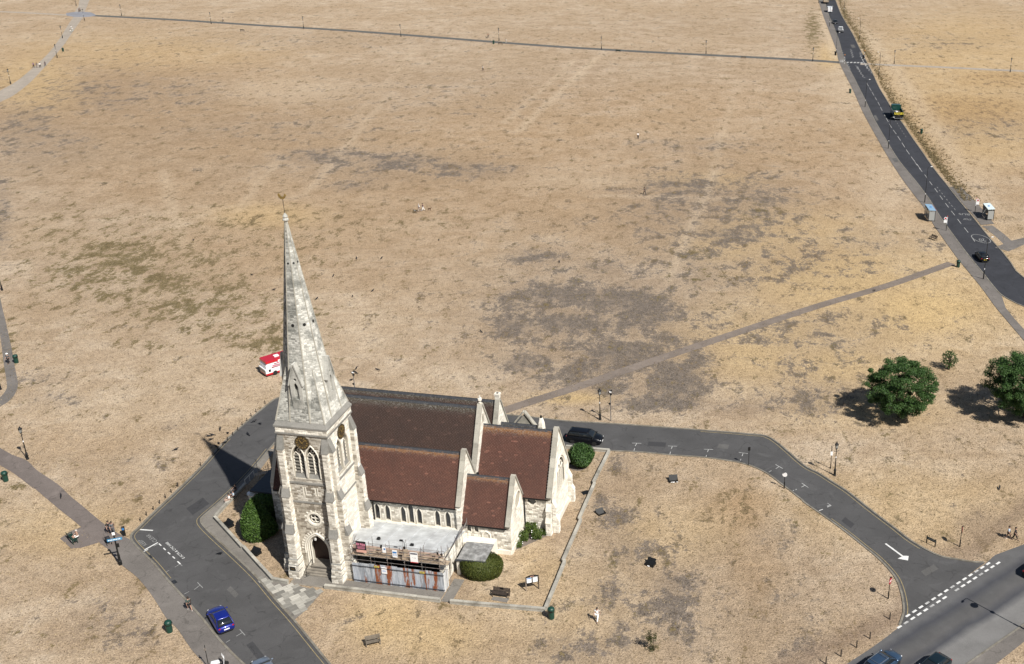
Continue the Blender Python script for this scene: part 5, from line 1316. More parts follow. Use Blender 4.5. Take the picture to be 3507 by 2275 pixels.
tb = R4(2075, 850); tree(tb, 'big leafy green tree cut off by the picture edge', 9.2, 5.8, 1.3, 5, 68000)
tree(R4(1410, 425), 'small dark sapling with upright shoots on the golden grass', 3.2, 1.35, .3, 9, 2600, cz=1.7)
def bush(loc, label, shape, n, size, mat, core='yewcore', name='shrub', cat='shrub', rz=0.0, spread=.5, ragged=.0):
    # shape(theta, t) -> (radius factor x, y, z) of a closed body, leaves on its skin over a dark inner body
    root = thing(name, label, cat, loc, rz)
    rings = []
    for i in range(11):
        t = i/10; rings.append([Vector(shape(2*PI*k/18, t))*.93 for k in range(18)])
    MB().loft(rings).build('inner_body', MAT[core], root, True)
    th = rng.uniform(0, 2*PI, n); tt = rng.uniform(0, 1, n)**.85
    pts = np.array([shape(a, b) for a, b in zip(th, tt)]); pts *= rng.uniform(.95-ragged, 1.04+ragged*.6, (n, 1))
    c = pts.mean(0); c[2] *= .6; nr = pts-c; nr /= np.linalg.norm(nr, axis=1)[:, None]
    leaf_cloud(pts, nr, size, root, 'foliage', mat, 'stuff', spread)
    return root
def hsh(a, t):          # clipped drum: straight left, round right
    prof = min(1, .84+.5*t) if t < .5 else math.cos((t-.5)*PI*.96)**.42
    return (2.35*prof*math.cos(a)*(1+.06*math.cos(a)), 1.75*prof*math.sin(a), 1.95*min(1, t*1.35+.02) if t < .74 else 1.95*(1+.12*(t-.74)))
bush(CH(15.55, 4.65), 'wide clipped round topped hedge under the porch roof', hsh, 15000, .07, 'boxleaf', name='clipped_hedge', cat='hedge', rz=PSI, spread=.35)
def yew(a, t):
    r_ = 1.75*(1-t**1.9)**.7*(.85+.5*min(t*2.5, .36)) + .2*math.sin(3*a+5*t)*(1-t*.6)
    return (r_*math.cos(a)*1.08, r_*math.sin(a)*.95, (4.5+.3*math.cos(a-2.2))*t+.03)
bush(CH(-12.0, 6.9), 'tall clipped conical green yew beside the tower', yew, 13000, .1, 'yewleaf', name='yew', cat='yew', spread=.8, ragged=.06)
def dome(rx, rz_):
    return lambda a, t: (rx*math.cos(t*PI/2)**.55*math.cos(a)*(1+.05*math.sin(4*a)), rx*math.cos(t*PI/2)**.55*math.sin(a), rz_*math.sin(t*PI/2)**.8+.03)
bush(CH(-13.0, 10.6), 'dark round shrub standing in the tower shadow', dome(1.7, 3.0), 6000, .1, 'yewleaf')
def ball(a, t):
    z = -1+2*t; r_ = 1.5*math.sqrt(max(0, 1-z*z))*(1+.07*math.sin(3*a+2*z))
    return (r_*math.cos(a), r_*math.sin(a), 1.38+z*1.36)
bush(I4(1135, 765)+Vector((0, .2, 0)), 'round green bush beside the chancel end', ball, 8500, .11, 'leaf', spread=.9, ragged=.16)
bed = strip_between([I4(1040+90*math.cos(t)+60, 745+62*math.sin(t)) for t in np.linspace(-.4, PI-.2, 14)], [I4(1000, 720), I4(1250, 690)], .012, 'planting_bed', 'dirtpath', 'bare brown earth bed round the bush')
strip_between([I4(540,1510), I4(700,1440), I4(830,1380), I4(900,1345)], [I4(560,1420), I4(640,1290), I4(760,1310), I4(870,1330)], .014, 'planting_bed', 'dirtpath', 'bare brown earth bed by the chapel wall')
def rosebush(loc, r, h, label, k):
    root = thing('rose_bush', label, 'shrub', loc, 0, 'shrubs in the chapel bed'); rs = np.random.default_rng(k)
    st_ = MB()
    for i in range(7):
        a = rs.uniform(0, 2*PI); st_.tube([(0, 0, 0), (math.cos(a)*r*.4, math.sin(a)*r*.4, h*.5), (math.cos(a)*r*.7, math.sin(a)*r*.7, h*.9)], [.025, .02, .01], 5)
    st_.build('stems', MAT['bark'], root)
    n = int(1500*r*h); d = rs.normal(0, 1, (n, 3)); d /= np.linalg.norm(d, axis=1)[:, None]; p = d*(rs.uniform(0, 1, (n, 1))**.4)*np.array([r, r, h*.5]); p += np.sin(p*6)*.1; p[:, 2] = np.maximum(p[:, 2]+h*.52, .05)
    leaf_cloud(p, d+np.array([0, 0, .5]), .075, root, 'foliage', 'rose', 'stuff', .8)
    f = MB()
    for i in range(5): q = p[rs.integers(n)]; f.ell((q[0]*1.05, q[1]*1.05, q[2]+.05), (.07, .07, .05), 6, 4)
    f.build('blossom', WHT, root)
    return root
for i, (x, y, r, h, lb_) in enumerate([(700, 1345, .95, 1.35, 'taller white flowering rose bush against the chapel corner'), (625, 1410, .8, 1.05, 'yellow green leafy shrub in the chapel bed'), (745, 1395, .75, 1.1, 'dark green shrub in the chapel bed'), (825, 1360, .45, .65, 'small low shrub at the end of the chapel bed'), (580, 1470, .45, .6, 'small dark shrub at the chapel corner')]):
    rosebush(I4(x, y), r, h, lb_, 20+i)
# small sparse tree on the lawn
root = thing('young_tree', 'spindly sparse young tree on the dry lawn', 'tree', R6(660, 1445))
m_ = MB(); m_.tube([(0, 0, 0), (-.05, 0, .9), (-.15, .05, 1.7), (-.1, .05, 2.3)], [.05, .045, .03, .012], 6); m_.tube([(.25, -.1, 0), (.22, -.1, 1.3)], .03, 6); m_.build('trunk', MAT['bark'], root)
lb = MB(); ps = []
for i in range(14):
    a = rng.uniform(0, 2*PI); z = rng.uniform(1.0, 2.1); e = Vector((math.cos(a)*rng.uniform(.3, .75)-.15, math.sin(a)*rng.uniform(.2, .5), z+rng.uniform(.1, .5)))
    lb.tube([(-.1, 0, z-.2), e], [.015, .006], 5)
    for k in range(26): ps.append(np.array(e)*rng.uniform(.55, 1.05)+rng.normal(0, .1, 3)*np.array([1, 1, .8])+np.array([0, 0, .1]))
lb.build('branch', MAT['bark'], root); ps = np.array(ps+[rng.normal(0, 1, 3)*np.array([.22, .22, .12])+np.array([.05, 0, .2]) for i in range(120)]); ps[:, 2] = np.maximum(ps[:, 2], .03)
leaf_cloud(ps, np.tile([0, 0, 1.], (len(ps), 1)), .075, root, 'crown', 'dryleaf', 'stuff', .8)
# rough dry tussocks along the heath road verge and across the lawns
def tufts(pts, h, name, label, a, b, blades=5):
    n = len(pts); P_ = np.repeat(np.asarray(pts), blades, 0); m_ = len(P_); hh = np.repeat(h, blades)
    ang = rng.uniform(0, 2*PI, m_); lean = rng.uniform(.15, .9, m_)*hh; w = .035+.05*hh
    dx, dy = np.cos(ang), np.sin(ang)
    base = P_.copy(); base[:, 0] += dx*hh*.25; base[:, 1] += dy*hh*.25; base[:, 2] = 0
    V = np.stack([base+np.stack([-dy*w, dx*w, 0*w], 1), base+np.stack([dy*w, -dx*w, 0*w], 1), base+np.stack([dx*lean, dy*lean, hh*rng.uniform(.6, 1.1, m_)], 1)], 1).reshape(-1, 3)
    me = bpy.data.meshes.new(name); me.vertices.add(3*m_); me.vertices.foreach_set('co', V.astype(np.float32).ravel())
    me.loops.add(3*m_); me.loops.foreach_set('vertex_index', np.arange(3*m_, dtype=np.int32)); me.polygons.add(m_); me.polygons.foreach_set('loop_start', np.arange(0, 3*m_, 3, dtype=np.int32)); me.update(calc_edges=True)
    at = me.attributes.new('tint', 'FLOAT', 'FACE'); at.data.foreach_set('value', np.repeat(rng.uniform(0, 1, n), blades).astype(np.float32))
    me.materials.append(leaf_mat(name, a, b)); o = bpy.data.objects.new(name, me); COL.objects.link(o); tag(o, label, 'grass', kind='stuff'); return o
vp = []
for e, n_ in ((hrs, 4200),):
    for _ in range(n_):
        i = rng.integers(3, len(e)-22); nn_ = normals(e)[i] if False else None
        d = (e[i+1]-e[i]).normalized(); q = e[i]+(e[i+1]-e[i])*rng.random()+Vector((-d.y, d.x, 0))*(.8+rng.gamma(1.5, .9)); vp.append((q.x, q.y, 0))
tufts(vp, rng.uniform(.15, .5, len(vp)), 'verge_grass', 'rough brown tussocks along the heath road verge', (.10, .085, .04), (.33, .25, .13), 7)
# thatch tufts on the lawns near the church, thinner with distance
cand = np.stack([rng.uniform(-110, 75, 90000), 70+rng.gamma(2.0, 45, 90000), np.zeros(90000)], 1)
cand = cand[cand[:, 1] < 330]
pxs = PXN(cand[:, :2]); ok_ = (pxs[:, 0] > -40) & (pxs[:, 0] < 2420) & (pxs[:, 1] > 0) & (pxs[:, 1] < 1580)
cand = cand[ok_]
polys = [[(p.x, p.y) for p in pl] for pl in (lo+li[::-1], far+near[::-1], hls+hrs[::-1], smooth(fl, 3)+fr[::-1], [R7(1000, 560)]+offset(lo, .22)[i0:0:-1]+smooth(fwl, 3)[::-1], smooth(bp_up, 3)+smooth(bp_lo, 3)[::-1], near+fw_near[::-1], [CH(*q) for q in ((-16, 17), (-19, 9), (-6, -1), (-4, -2), (14, -1), (14, 3), (22, 13), (22, 24), (13, 31), (-12, 27))], [R8(*q) for q in ((135, 780), (215, 755), (530, 1098), (800, 1152), (640, 1312))])]
def in_np(P_, poly):
    c = np.zeros(len(P_), bool); j = len(poly)-1
    for i in range(len(poly)):
        (xa, ya), (xb, yb) = poly[i], poly[j]
        if ya != yb:
            k = ((ya > P_[:, 1]) != (yb > P_[:, 1])) & (P_[:, 0] < (xb-xa)*(P_[:, 1]-ya)/(yb-ya)+xa); c ^= k
        j = i
    return c
bad = np.zeros(len(cand), bool)
for pl in polys: bad |= in_np(cand, pl)
cand = cand[~bad]
tufts(cand, rng.uniform(.04, .15, len(cand)), 'dry_grass', 'short dry straw tufts on the lawns', (.09, .065, .036), (.46, .36, .22), 3)
# ------------------------------------------------------------------ street furniture
GLS = glassy('lantern_glass', (.30, .31, .30), .1)
def lantern_lamp(loc, rz, label):
    r = thing('lamp_post', label, 'lamp post', loc, rz, 'lantern lamp posts')
    MB().lathe([(.20, 0), (.20, .12), (.155, .16), (.145, .75), (.17, .8), (.10, .95), (.075, 1.2)], 10).build('base', MAT['black'], r)
    MB().lathe([(.075, 1.1), (.06, 2.4), (.07, 2.45), (.05, 2.5), (.045, 3.75), (.09, 3.8), (.06, 3.88)], 8).build('column', MAT['black'], r)
    MB().tube([(-.35, 0, 3.5), (.35, 0, 3.5)], .025, 6).build('ladder_bar', MAT['black'], r)
    lan_ = MB().lathe([(.12, 3.95), (.22, 4.45)], 4, ph=PI/4).build('lantern', GLS, r)
    f = MB()
    for k in range(4):
        a = PI/4+PI/2*k; f.tube([(.125*math.cos(a), .125*math.sin(a), 3.9), (.23*math.cos(a), .23*math.sin(a), 4.46)], .018, 4)
    f.lathe([(.14, 3.86), (.14, 3.95)], 8); f.build('lantern_frame', MAT['black'], lan_)
    MB().lathe([(.27, 4.44), (.25, 4.5), (.1, 4.64), (.11, 4.72), (.03, 4.76), (.02, 4.9)], 8).build('cap', MAT['black'], r)
    return r
lamp0 = lantern_lamp(R4(408, 1360), .3, 'black lantern lamp post beside the parking plate on the lane bend')
MB().lathe([(.062, 2.55), (.062, 2.75)], 8).build('band', WHT, lamp0)
lps = [(I4(1300, 355), 'black lantern lamp post beside the slender camera mast'), (G(95, 1573), 'black lantern lamp post beside the purple brown path'),
 (R1(95, 742), 'lantern lamp post on the gravel path, farthest from the path junction'), (R1(552, 337), 'lantern lamp post on the gravel path beside pale seated people'), (R1(505, 510), 'lantern lamp post on the gravel path opposite the green bin'),
 (R1(745, 182), 'lantern lamp post at the path junction'), (R1(672, 52), 'lantern lamp post beyond the path junction'), (R1(1073, 140), 'first lantern lamp post from the junction on the cross path'),
 (R1(1862, 212), 'second lantern lamp post from the junction on the cross path'), (D(706, 66.5), 'third lantern lamp post from the junction on the cross path'), (D(932, 85.5), 'fourth lantern lamp post from the junction on the cross path'),
 (D(1160, 95), 'lantern lamp post behind the bench and bin on the cross path'), (D(1398, 115.5), 'sixth lantern lamp post from the junction on the cross path'), (D(1641, 125), 'seventh lantern lamp post from the junction on the cross path'),
 (D(1889, 142.5), 'lantern lamp post on the cross path next to the zebra crossing'), (R2(1060, 563), 'lantern lamp post on the pale path next to the zebra crossing'), (R2(2082, 637), 'lantern lamp post farther out on the pale path'),
 (RL(15, 183), 'lantern lamp post half cut off above the curving path'), (RL(4, 838), 'lantern lamp post half cut off inside the bend of the curving path')]
for p, lb_ in lps: copy_thing(lamp0, p, rng.uniform(0, 3), lb_)
def street_lamp(loc, rz, label, h=7.9):
    r = thing('street_lamp', label, 'street lamp', loc, rz, 'tall street lamps')
    MB().lathe([(.11, 0), (.11, 1.6), (.06, 1.7), (.05, h-.1)], 8).build('column', MAT['black'], r)
    MB().tube([(0, 0, h-.15), (.12, 0, h), (.6, 0, h+.12)], .035, 6).build('arm', MAT['black'], r)
    MB().ell((.8, 0, h+.1), (.3, .13, .07), 8, 5).build('lamp_head', MAT['offwhite'], r)
    MB().lathe([(.07, 1.9), (.07, 2.15)], 8).build('number_plate', WHT, r)
    return r
sl0 = street_lamp(R3(686, 372), .2, 'tall street lamp standing by the blue roofed bus shelter')
for p, rz, lb_ in [(R3(1203, 1048), .3, 'tall street lamp with the black car passing behind it'), (R2(1008, 1310), .2, 'tall street lamp in front of the tipper truck'), (R2(804, 945), .2, 'tall street lamp beside the footway bin'),
 (R2(548, 490), .2, 'tall street lamp next to the black bin at the crossing'), (R2(490, 235), .2, 'tall street lamp between the white van and the black car'), (R2(395, 30), .2, 'tall street lamp beside the red lorry'),
 (R2(925, 680), 2.9, 'tall street lamp on the tussock verge, next to the zebra crossing'), (R2(754, 350), 2.9, 'tall street lamp on the tussock verge opposite the white pickup'), (R2(618, 118), 2.9, 'tall street lamp on the tussock verge opposite the white van')]:
    copy_thing(sl0, p, rz, lb_)
tipb = R5(1505, 985); sh = Vector((-sdir.x, -sdir.y, 0)).normalized()
ob = copy_thing(sl0, tipb - sh*(7.9/math.tan(SUN_EL)), -2.2, 'tall street lamp beside the through road, its shadow across the tarmac')
MB().lathe([(.42, -.02), (.42, .02)], 16, (.45, 0, 6.6)).build('round_board', MAT['black'], ob)
MB().ell((0, 0, 4.4), (.22, .22, .22), 8, 6).build('shadow_lump', MAT['black'], ob)  # unseen lump added to cast the blob in the lamp's shadow
GREENB = M('bin_green', (.008, .05, .035), .45, var=.2); BLKB = M('bin_black', (.01, .012, .012), .5)
def litter_bin(loc, rz, label, mat=GREENB):
    r = thing('litter_bin', label, 'bin', loc, rz, 'litter bins')
    MB().lathe([(.30, 0), (.31, .05), (.33, .85), (.35, .87), (.35, .92)], 16).build('body', mat, r, False)
    MB().lathe([(.36, .90), (.37, 1.2), (.30, 1.32), (.12, 1.38), (.02, 1.39)], 16).build('hood', mat, r, True)
    for s in (0, PI): MB().box((.345*math.cos(s), .345*math.sin(s), 1.06), (.06, .36, .16)).build('slot', MAT['black'], r)
    return r
b0 = litter_bin(R7(1330, 1290), .8, 'dark green hooded litter bin on the footway beside the blue car')
for p, lb_ in [(KN(2010, 1530), 'dark green litter bin at the low wall corner'), (RL(110, 662), 'dark green litter bin beside the curving path'), (RL(40, 1443), 'dark green litter bin below the purple brown path'), (R3(980, 940), 'dark green litter bin at the end of the diagonal path'),
 (R2(672, 822), 'litter bin on the grass beside the heath road footway'), (R2(1300, 1180), 'litter bin on the tussock verge by the tipper truck'), (G(1690.6, 151), 'litter bin beside the cross path bench'), (R1(557, 455), 'litter bin on the grass beside the gravel path')]:
    copy_thing(b0, p, rng.uniform(0, 3), lb_)
b1 = litter_bin(R2(543, 488), .1, 'black litter bin at the lamp by the zebra crossing', BLKB); copy_thing(b1, R2(793, 520), 0, 'black litter bin on the far kerb of the zebra crossing')
def bench(loc, rz, label, wood, Lb=1.7):
    r = thing('park_bench', label, 'bench', loc, rz, 'benches')
    for i in range(4): MB().b6(-Lb/2, Lb/2, -.05+i*.11, .045+i*.11, .42, .455).build('seat_slat', wood, r)
    for i in range(4): MB().obox((-Lb/2, .42+i*.035, .52+i*.105), (Lb, 0, 0), (0, .03, .088), (0, .025, -.008)).build('back_slat', wood, r)
    for x in (-Lb/2+.08, Lb/2-.08):
        MB().b6(x-.035, x+.035, -.06, 0, 0, .62).build('leg', wood, r); MB().obox((x-.035, .38, 0), (.07, 0, 0), (0, .07, 0), (0, .14, .92)).build('leg', wood, r)
        MB().b6(x-.035, x+.035, -.08, .45, .62, .66).build('arm_rest', wood, r)
    return r
WOOD = M('dark_bench_wood', (.045, .032, .024), .8, var=.3); WOODG = M('green_bench_paint', (.01, .04, .03), .6, var=.2); WOODP = M('grey_bench_wood', (.16, .135, .105), .9, var=.25)
kb = bench((KN(800, 1105)+KN(1145, 1140))/2+Vector((0, .1, 0)), PSI-.02, 'dark wooden bench by the wall with a paved step before it', WOOD, 1.9)
MB().b6(-.2, .2, .49, .52, .62, .9).build('plaque', MAT['black'], kb)
sb = MB(); a = KN(780, 1150); b = KN(1100, 1215); d = KN(1160, 1135)-KN(830, 1090)
strip_between([KN(830, 1092), KN(1160, 1135)], [KN(780, 1160), KN(1105, 1215)], .03, 'bench_slab', 'foot2', 'grey paving slab before the bench')
bench(R7(588, 572), heading(R7(550, 515), R7(625, 605))+PI, 'dark green bench with a sunbather on the paved path edge', WOODG, 1.9)
strip_between([R7(560, 640), R7(640, 632), R7(775, 592)], [R7(470, 560), R7(560, 500), R7(640, 470)], .012, 'bench_apron', 'brickpath', 'trodden red brown paving under the bench')
bench(R3(755, 700), -1.0, 'dark bench on the dry grass near the bus stop flag', WOOD, 1.6)
bench(G(1222+640*.09, 2150+690*.09), .35, 'weathered bench alone on the golden lawn', WOODP, 1.5)
bench(G(1715, 153), 2.9, 'grey bench on the cross path beside a bin', WOODP); bench(D(1437, 121), 2.95, 'grey bench on the cross path between the sixth and seventh lamps', WOODG); bench(D(1728, 137), 3.0, 'grey bench on the cross path near the zebra crossing', WOODP)
bench(R1(2140, 278), 2.95, 'grey bench on the grass below the cross path', WOODP)
# short timber posts
POSTM = M('timber_post', (.05, .038, .028), .9, var=.3)
pm = MB().lathe([(.06, 0), (.055, .5), (.04, .55), (.01, .56)], 8).mesh('verge_post', POSTM)
posts = [R7(*q) for q in ((1395, 152), (1345, 200), (1300, 242), (1252, 288), (1202, 335), (1150, 380), (1100, 425))] + [R8(*q) for q in ((140, 468), (205, 412), (232, 385), (260, 358), (286, 330), (312, 302), (340, 277), (366, 250), (390, 226), (414, 200), (440, 178), (488, 132), (15, 580))]
for p in posts:
    o = bpy.data.objects.new('verge_post', pm); COL.objects.link(o); o.location = p; o.rotation_euler = (rng.uniform(-.12, .12), rng.uniform(-.12, .12), rng.uniform(0, 3))
    tag(o, 'short dark timber post along the lane verge', 'post', 'timber posts along the lane verge')
pm2 = MB().lathe([(.07, 0), (.065, .85), (.02, .9)], 8).mesh('bollard', POSTM)
for q in ((858, 1165), (690, 1330), (577, 1405), (445, 1480), (318, 1542)):
    o = bpy.data.objects.new('bollard', pm2); COL.objects.link(o); o.location = R5(*q)
    tag(o, 'slim dark bollard along the dirt track by the through road', 'bollard', 'bollards along the dirt track')
# signs
DISC = M('sign_red', (.42, .015, .03), .4, var=.05)
def round_sign(loc, rz, label, h, face, bar=True, r0=.38, name='road_sign'):
    r = thing(name, label, 'road sign', loc, rz)
    MB().lathe([(.075, 0), (.075, .9), (.04, 1.0), (.035, h+r0)], 8).build('pole', MAT['black'], r)
    n = 20
    MB().loft([[(d, r0*math.cos(2*PI*i/n), h+r0*math.sin(2*PI*i/n)) for i in range(n)] for d in (.045, .07)]).build('disc', face, r)
    MB().loft([[(d, r0*1.02*math.cos(2*PI*i/n), h+r0*1.02*math.sin(2*PI*i/n)) for i in range(n)] for d in (.03, .043)]).build('backing', MAT['black'], r)
    if bar: MB().b6(.07, .078, -.27, .27, h-.06, h+.06).build('bar', WHT, r)
    MB().tube([(0, 0, h+r0), (.12, 0, h+r0+.12), (.22, 0, h+r0+.1)], .05, 6).build('sign_lamp', MAT['black'], r)
    return r
round_sign(R5(845, 990), -.55, 'red no entry sign on the inner corner of the junction', 2.3, DISC); round_sign(R5(1450, 550), -.2, 'red no entry sign beside the street name board', 2.3, DISC)
round_sign(R6(1565, 345), 1.35+PI, 'white round sign on a black pole at the lane bend', 2.0, WHT, False, .3)
def plate_sign(loc, rz, label, h, w, hh, face, name='parking_sign', top=0.0):
    r = thing(name, label, 'road sign', loc, rz); MB().lathe([(.04, 0), (.035, h+hh+top)], 8).build('pole', MAT['black'], r)
    MB().b6(.035, .06, -w/2, w/2, h, h+hh).build('plate', face, r); return r
plate_sign(R6(1322, 188), -1.4, 'dark parking plate on a thin pole by the lane', 2.2, .32, .5, MAT['black'])
p_ = plate_sign(R4(372, 1300), -1.6, 'pole with a curved head and pale plate beside the lane lamp', 1.95, .3, .55, WHT); MB().tube([(0, 0, 2.4), (0, 0, 2.95), (-.1, 0, 3.1), (-.28, 0, 3.1)], .05, 6).build('curved_head', MAT['black'], p_); MB().lathe([(.065, 0), (.06, .9)], 8).build('pole_sleeve', MAT['black'], p_)
nb = thing('street_name_board', 'low dark street name board on two posts', 'sign', (R5(1168, 520)+R5(1240, 555))/2, heading(R5(1168, 520), R5(1240, 555)))
wn_ = (R5(1168, 520)-R5(1240, 555)).length
for s in (-1, 1): MB().b6(s*wn_/2-.05, s*wn_/2+.05, -.04, .04, 0, 1.05).build('post', MAT['black'], nb)
MB().b6(-wn_/2, wn_/2, -.06, -.03, .62, .98).build('board', M('name_board', (.03, .05, .045), .5), nb)
for i in range(7): MB().b6(-wn_/2+.15+i*.17, -wn_/2+.27+i*.17, -.066, -.06, .75, .86).build('letter_row', MAT['faint'], nb)
fp = thing('signpost', 'black signpost with a blue finger plate where paths meet', 'signpost', R7(945, 765), .35)
MB().lathe([(.2, 0), (.2, .5), (.14, .6), (.13, 1.4), (.09, 1.5), (.075, 4.3)], 10).build('post', MAT['black'], fp); MB().b6(-.75, .75, -.14, -.10, 3.25, 3.55).build('finger_plate', M('sky_blue_plate', (.06, .27, .48), .5, var=.1), fp)
for i in range(8): MB().b6(-.65+i*.16, -.55+i*.16, -.146, -.14, 3.34, 3.46).build('letter_row', WHT, fp)
MB().b6(-.14, .14, -.1, -.07, 3.95, 4.3).build('cap_plate', WHT, fp); MB().b6(.05, .3, -.06, .06, 2.3, 2.75).build('junction_box', MAT['black'], fp)
bo = thing('marker_bollard', 'square black bollard with a blue disc at the path corner', 'bollard', R7(975, 535), .4); MB().b6(-.16, .16, -.16, .16, 0, 1.15).build('body', MAT['black'], bo); MB().b6(-.12, .12, -.175, -.16, .82, 1.06).build('disc_plate', BLUE, bo); MB().lathe([(.2, 1.13), (.12, 1.2), (.02, 1.22)], 4, ph=PI/4).build('cap', MAT['black'], bo)
for loc, label, h in ((I4(1395, 365), 'slender grey camera mast beside the lane lamp', 4.6), (G(1222, 1386), 'slender pale mast with camera boxes behind the nave', 5.2)):
    r = thing('camera_mast', label, 'mast', loc, .2); MB().lathe([(.07, 0), (.05, h)], 8).build('mast', MAT['scaf'], r)
    for x, y, z in ((.12, 0, h), (-.1, .1, h-.25), (.05, -.15, h-.45), (-.12, -.05, h-1.9)): MB().box((x, y, z), (.26, .18, .2), x*9).build('camera_box', MAT['black'], r)
    MB().box((0, -.05, h-.1), (.3, .2, .12)).build('shroud', WHT, r)
# notice board
a, b = KN(1500, 975), KN(1755, 930); w = (b-a).length
nbd = thing('notice_board', 'black framed notice board with two white sheets on the lawn', 'notice board', (a+b)/2, heading(a, b))
for s in (-1, 1): MB().b6(s*w/2-.05, s*w/2+.05, -.05, .05, 0, 1.75).build('post', WOOD if s > 0 else M('paler_post', (.30, .24, .19), .8), nbd)
MB().b6(-w/2, w/2, -.06, .02, .95, 1.75).build('frame', MAT['black'], nbd)
n_ = 9; MB().prism([(-w/2+w*i/n_, -.07, 1.75+.16*math.sin(PI*i/n_)) for i in range(n_+1)], (0, .1, 0)).build('arched_head', MAT['black'], nbd)
for i, s in enumerate((-1, 1)):
    q = MB().b6(s*w*.24-w*.19, s*w*.24+w*.19, -.07, -.06, 1.02, 1.66).build('sheet', WHT, nbd); MB().b6(s*w*.24-w*.16, s*w*.24+w*.16, -.075, -.07, 1.5 if i == 0 else 1.58, 1.62).build('heading', BLUE if i == 0 else MAT['faint'], q)
MB().b6(-.2, .2, -.078, -.07, 1.78, 1.83).build('title', SALM, nbd)
# open light pits on the lawns
def pit(loc, rz, label, stones=6, w=.95, h=.42):
    r = thing('light_pit', label, 'pit', loc, rz)
    for (x0, x1, y0, y1) in ((-w/2, w/2, -.4, -.36), (-w/2, w/2, .36, .4), (-w/2, -w/2+.04, -.4, .4), (w/2-.04, w/2, -.4, .4)): MB().b6(x0, x1, y0, y1, 0, h*.45).build('rim', MAT['black'], r)
    MB().b6(-w/2+.05, w/2-.05, -.35, .35, .0, .02).build('floor', MAT['black'], r); MB().obox((-w/2, -.1, .02), (w, 0, 0), (0, .5, h), (0, .05, -.03)).build('lid', MAT['black'], r)
    for i in range(stones): MB().ell((rng.uniform(-.35, .45), rng.uniform(-.42, -.1), .08), (.09+rng.random()*.06, .08, .07), 6, 4).build('white_stone', WHT, r)
pit(G(2306, 1648), .1, 'open black pit edged with white stones on the east lawn', 9, 1.1, .7); pit(G(2228, 1935), -.5, 'open black pit holding white rubble in the grey lawn patch', 9, 1.0, .7); pit(G(2057, 1759), .6, 'open black pit without stones outside the east wall', 0, 1.0, .5)
pit(KW(185, 950), -.7, 'dark tilted lid beside the low wall and yew', 0, 1.3, .6); pit(KW(460, 1235), -.5, 'dark tilted lid on the grass near the tower', 0, 1.2, .6)
MB().b6(-.45, .45, -.4, .4, .0, .03).build('drain_cover', MAT['black'], tag(thing('drain', 'black square drain cover on the grass east of the chancel', 'drain', I4(1170, 997), .5))) 
for q, lb_ in ((RV(790, 995), 'dark road gully grate at the lane kerb near the lettering'), (RV(1290, 1505), 'dark road gully grate at the lane kerb lower down')):
    r = thing('gully_grate', lb_, 'drain', q+Vector((0, 0, .014)), heading(RV(650, 880), RV(1200, 1450))); MB().b6(-.35, .35, -.2, .2, 0, .012).build('frame', MAT['black'], r)
    for i in range(5): MB().b6(-.3+i*.13, -.24+i*.13, -.17, .17, .012, .018).build('bar', MAT['lead'], r)

# ------------------------------------------------------------------ bus stops
def shelter(loc, rz, label, roof, face):
    r = thing('bus_shelter', label, 'bus shelter', loc, rz); Ls, Wd, H_ = 4.0, 1.5, 2.35
    MB().obox((-Ls/2, -Wd/2, H_), (Ls, 0, 0), (0, Wd, .12), (0, 0, .12)).build('roof', roof, r); MB().b6(-Ls/2, Ls/2, -Wd/2-.02, -Wd/2+.02, H_-.02, H_+.16).build('fascia', face, r)
    for x in (-Ls/2+.06, 0, Ls/2-.06): MB().b6(x-.04, x+.04, Wd/2-.12, Wd/2-.04, 0, H_+.05).build('post', MAT['black'], r)
    for x in (-Ls/2+.06, Ls/2-.06): MB().b6(x-.04, x+.04, -Wd/2+.1, -Wd/2+.18, 0, H_).build('post', MAT['black'], r); MB().b6(x-.01, x+.01, -Wd/2+.2, Wd/2-.15, .3, 2.1).build('end_pane', GLS, r)
    for i in range(3): MB().b6(-Ls/2+.12+i*1.27, -Ls/2+1.3+i*1.27, Wd/2-.09, Wd/2-.07, .3, 2.1).build('back_pane', GLS, r)
    for z in (.28, 1.2, 2.12): MB().b6(-Ls/2, Ls/2, Wd/2-.1, Wd/2-.06, z, z+.05).build('rail', MAT['black'], r)
    MB().b6(-1.2, 1.2, Wd/2-.45, Wd/2-.15, .45, .5).build('perch_seat', DISC, r); MB().b6(-.25, .25, -.2, .2, H_+.16, H_+.24).build('roof_box', BLUE, r)
rd_ = heading(R3(1000, 750), R3(800, 470))
shelter((R3(690, 515)+R3(790, 545))/2+Vector((0, 1.2, 0)), rd_, 'blue roofed bus shelter on the footway side', M('blue_roof', (.25, .40, .55), .4), DISC)
shelter((R3(1215, 480)+R3(1280, 545))/2+Vector((0, .6, 0)), rd_+PI, 'white roofed bus shelter on the far verge', M('white_roof', (.60, .70, .70), .4), MAT['black'])
def stop_flag(loc, rz, label):
    r = thing('bus_stop_flag', label, 'bus stop', loc, rz); MB().lathe([(.06, 0), (.06, 1.4)], 8).build('lower_pole', MAT['black'], r); MB().lathe([(.045, 1.4), (.045, 3.0)], 8).build('upper_pole', WHT, r)
    MB().loft([[(.05+.3+.3*math.cos(2*PI*i/16), d, 2.62+.3*math.sin(2*PI*i/16)) for i in range(16)] for d in (-.03, .03)]).build('roundel', WHT, r); MB().loft([[(.05+.3+.2*math.cos(2*PI*i/16), d, 2.62+.2*math.sin(2*PI*i/16)) for i in range(16)] for d in (-.04, .04)]).build('roundel_ring', REDP, r); MB().b6(.05, .65, -.03, .03, 1.7, 2.25).build('tile_plate', WHT, r); MB().lathe([(.09, 3.0), (.02, 3.25)], 8).build('cap', REDP, r)
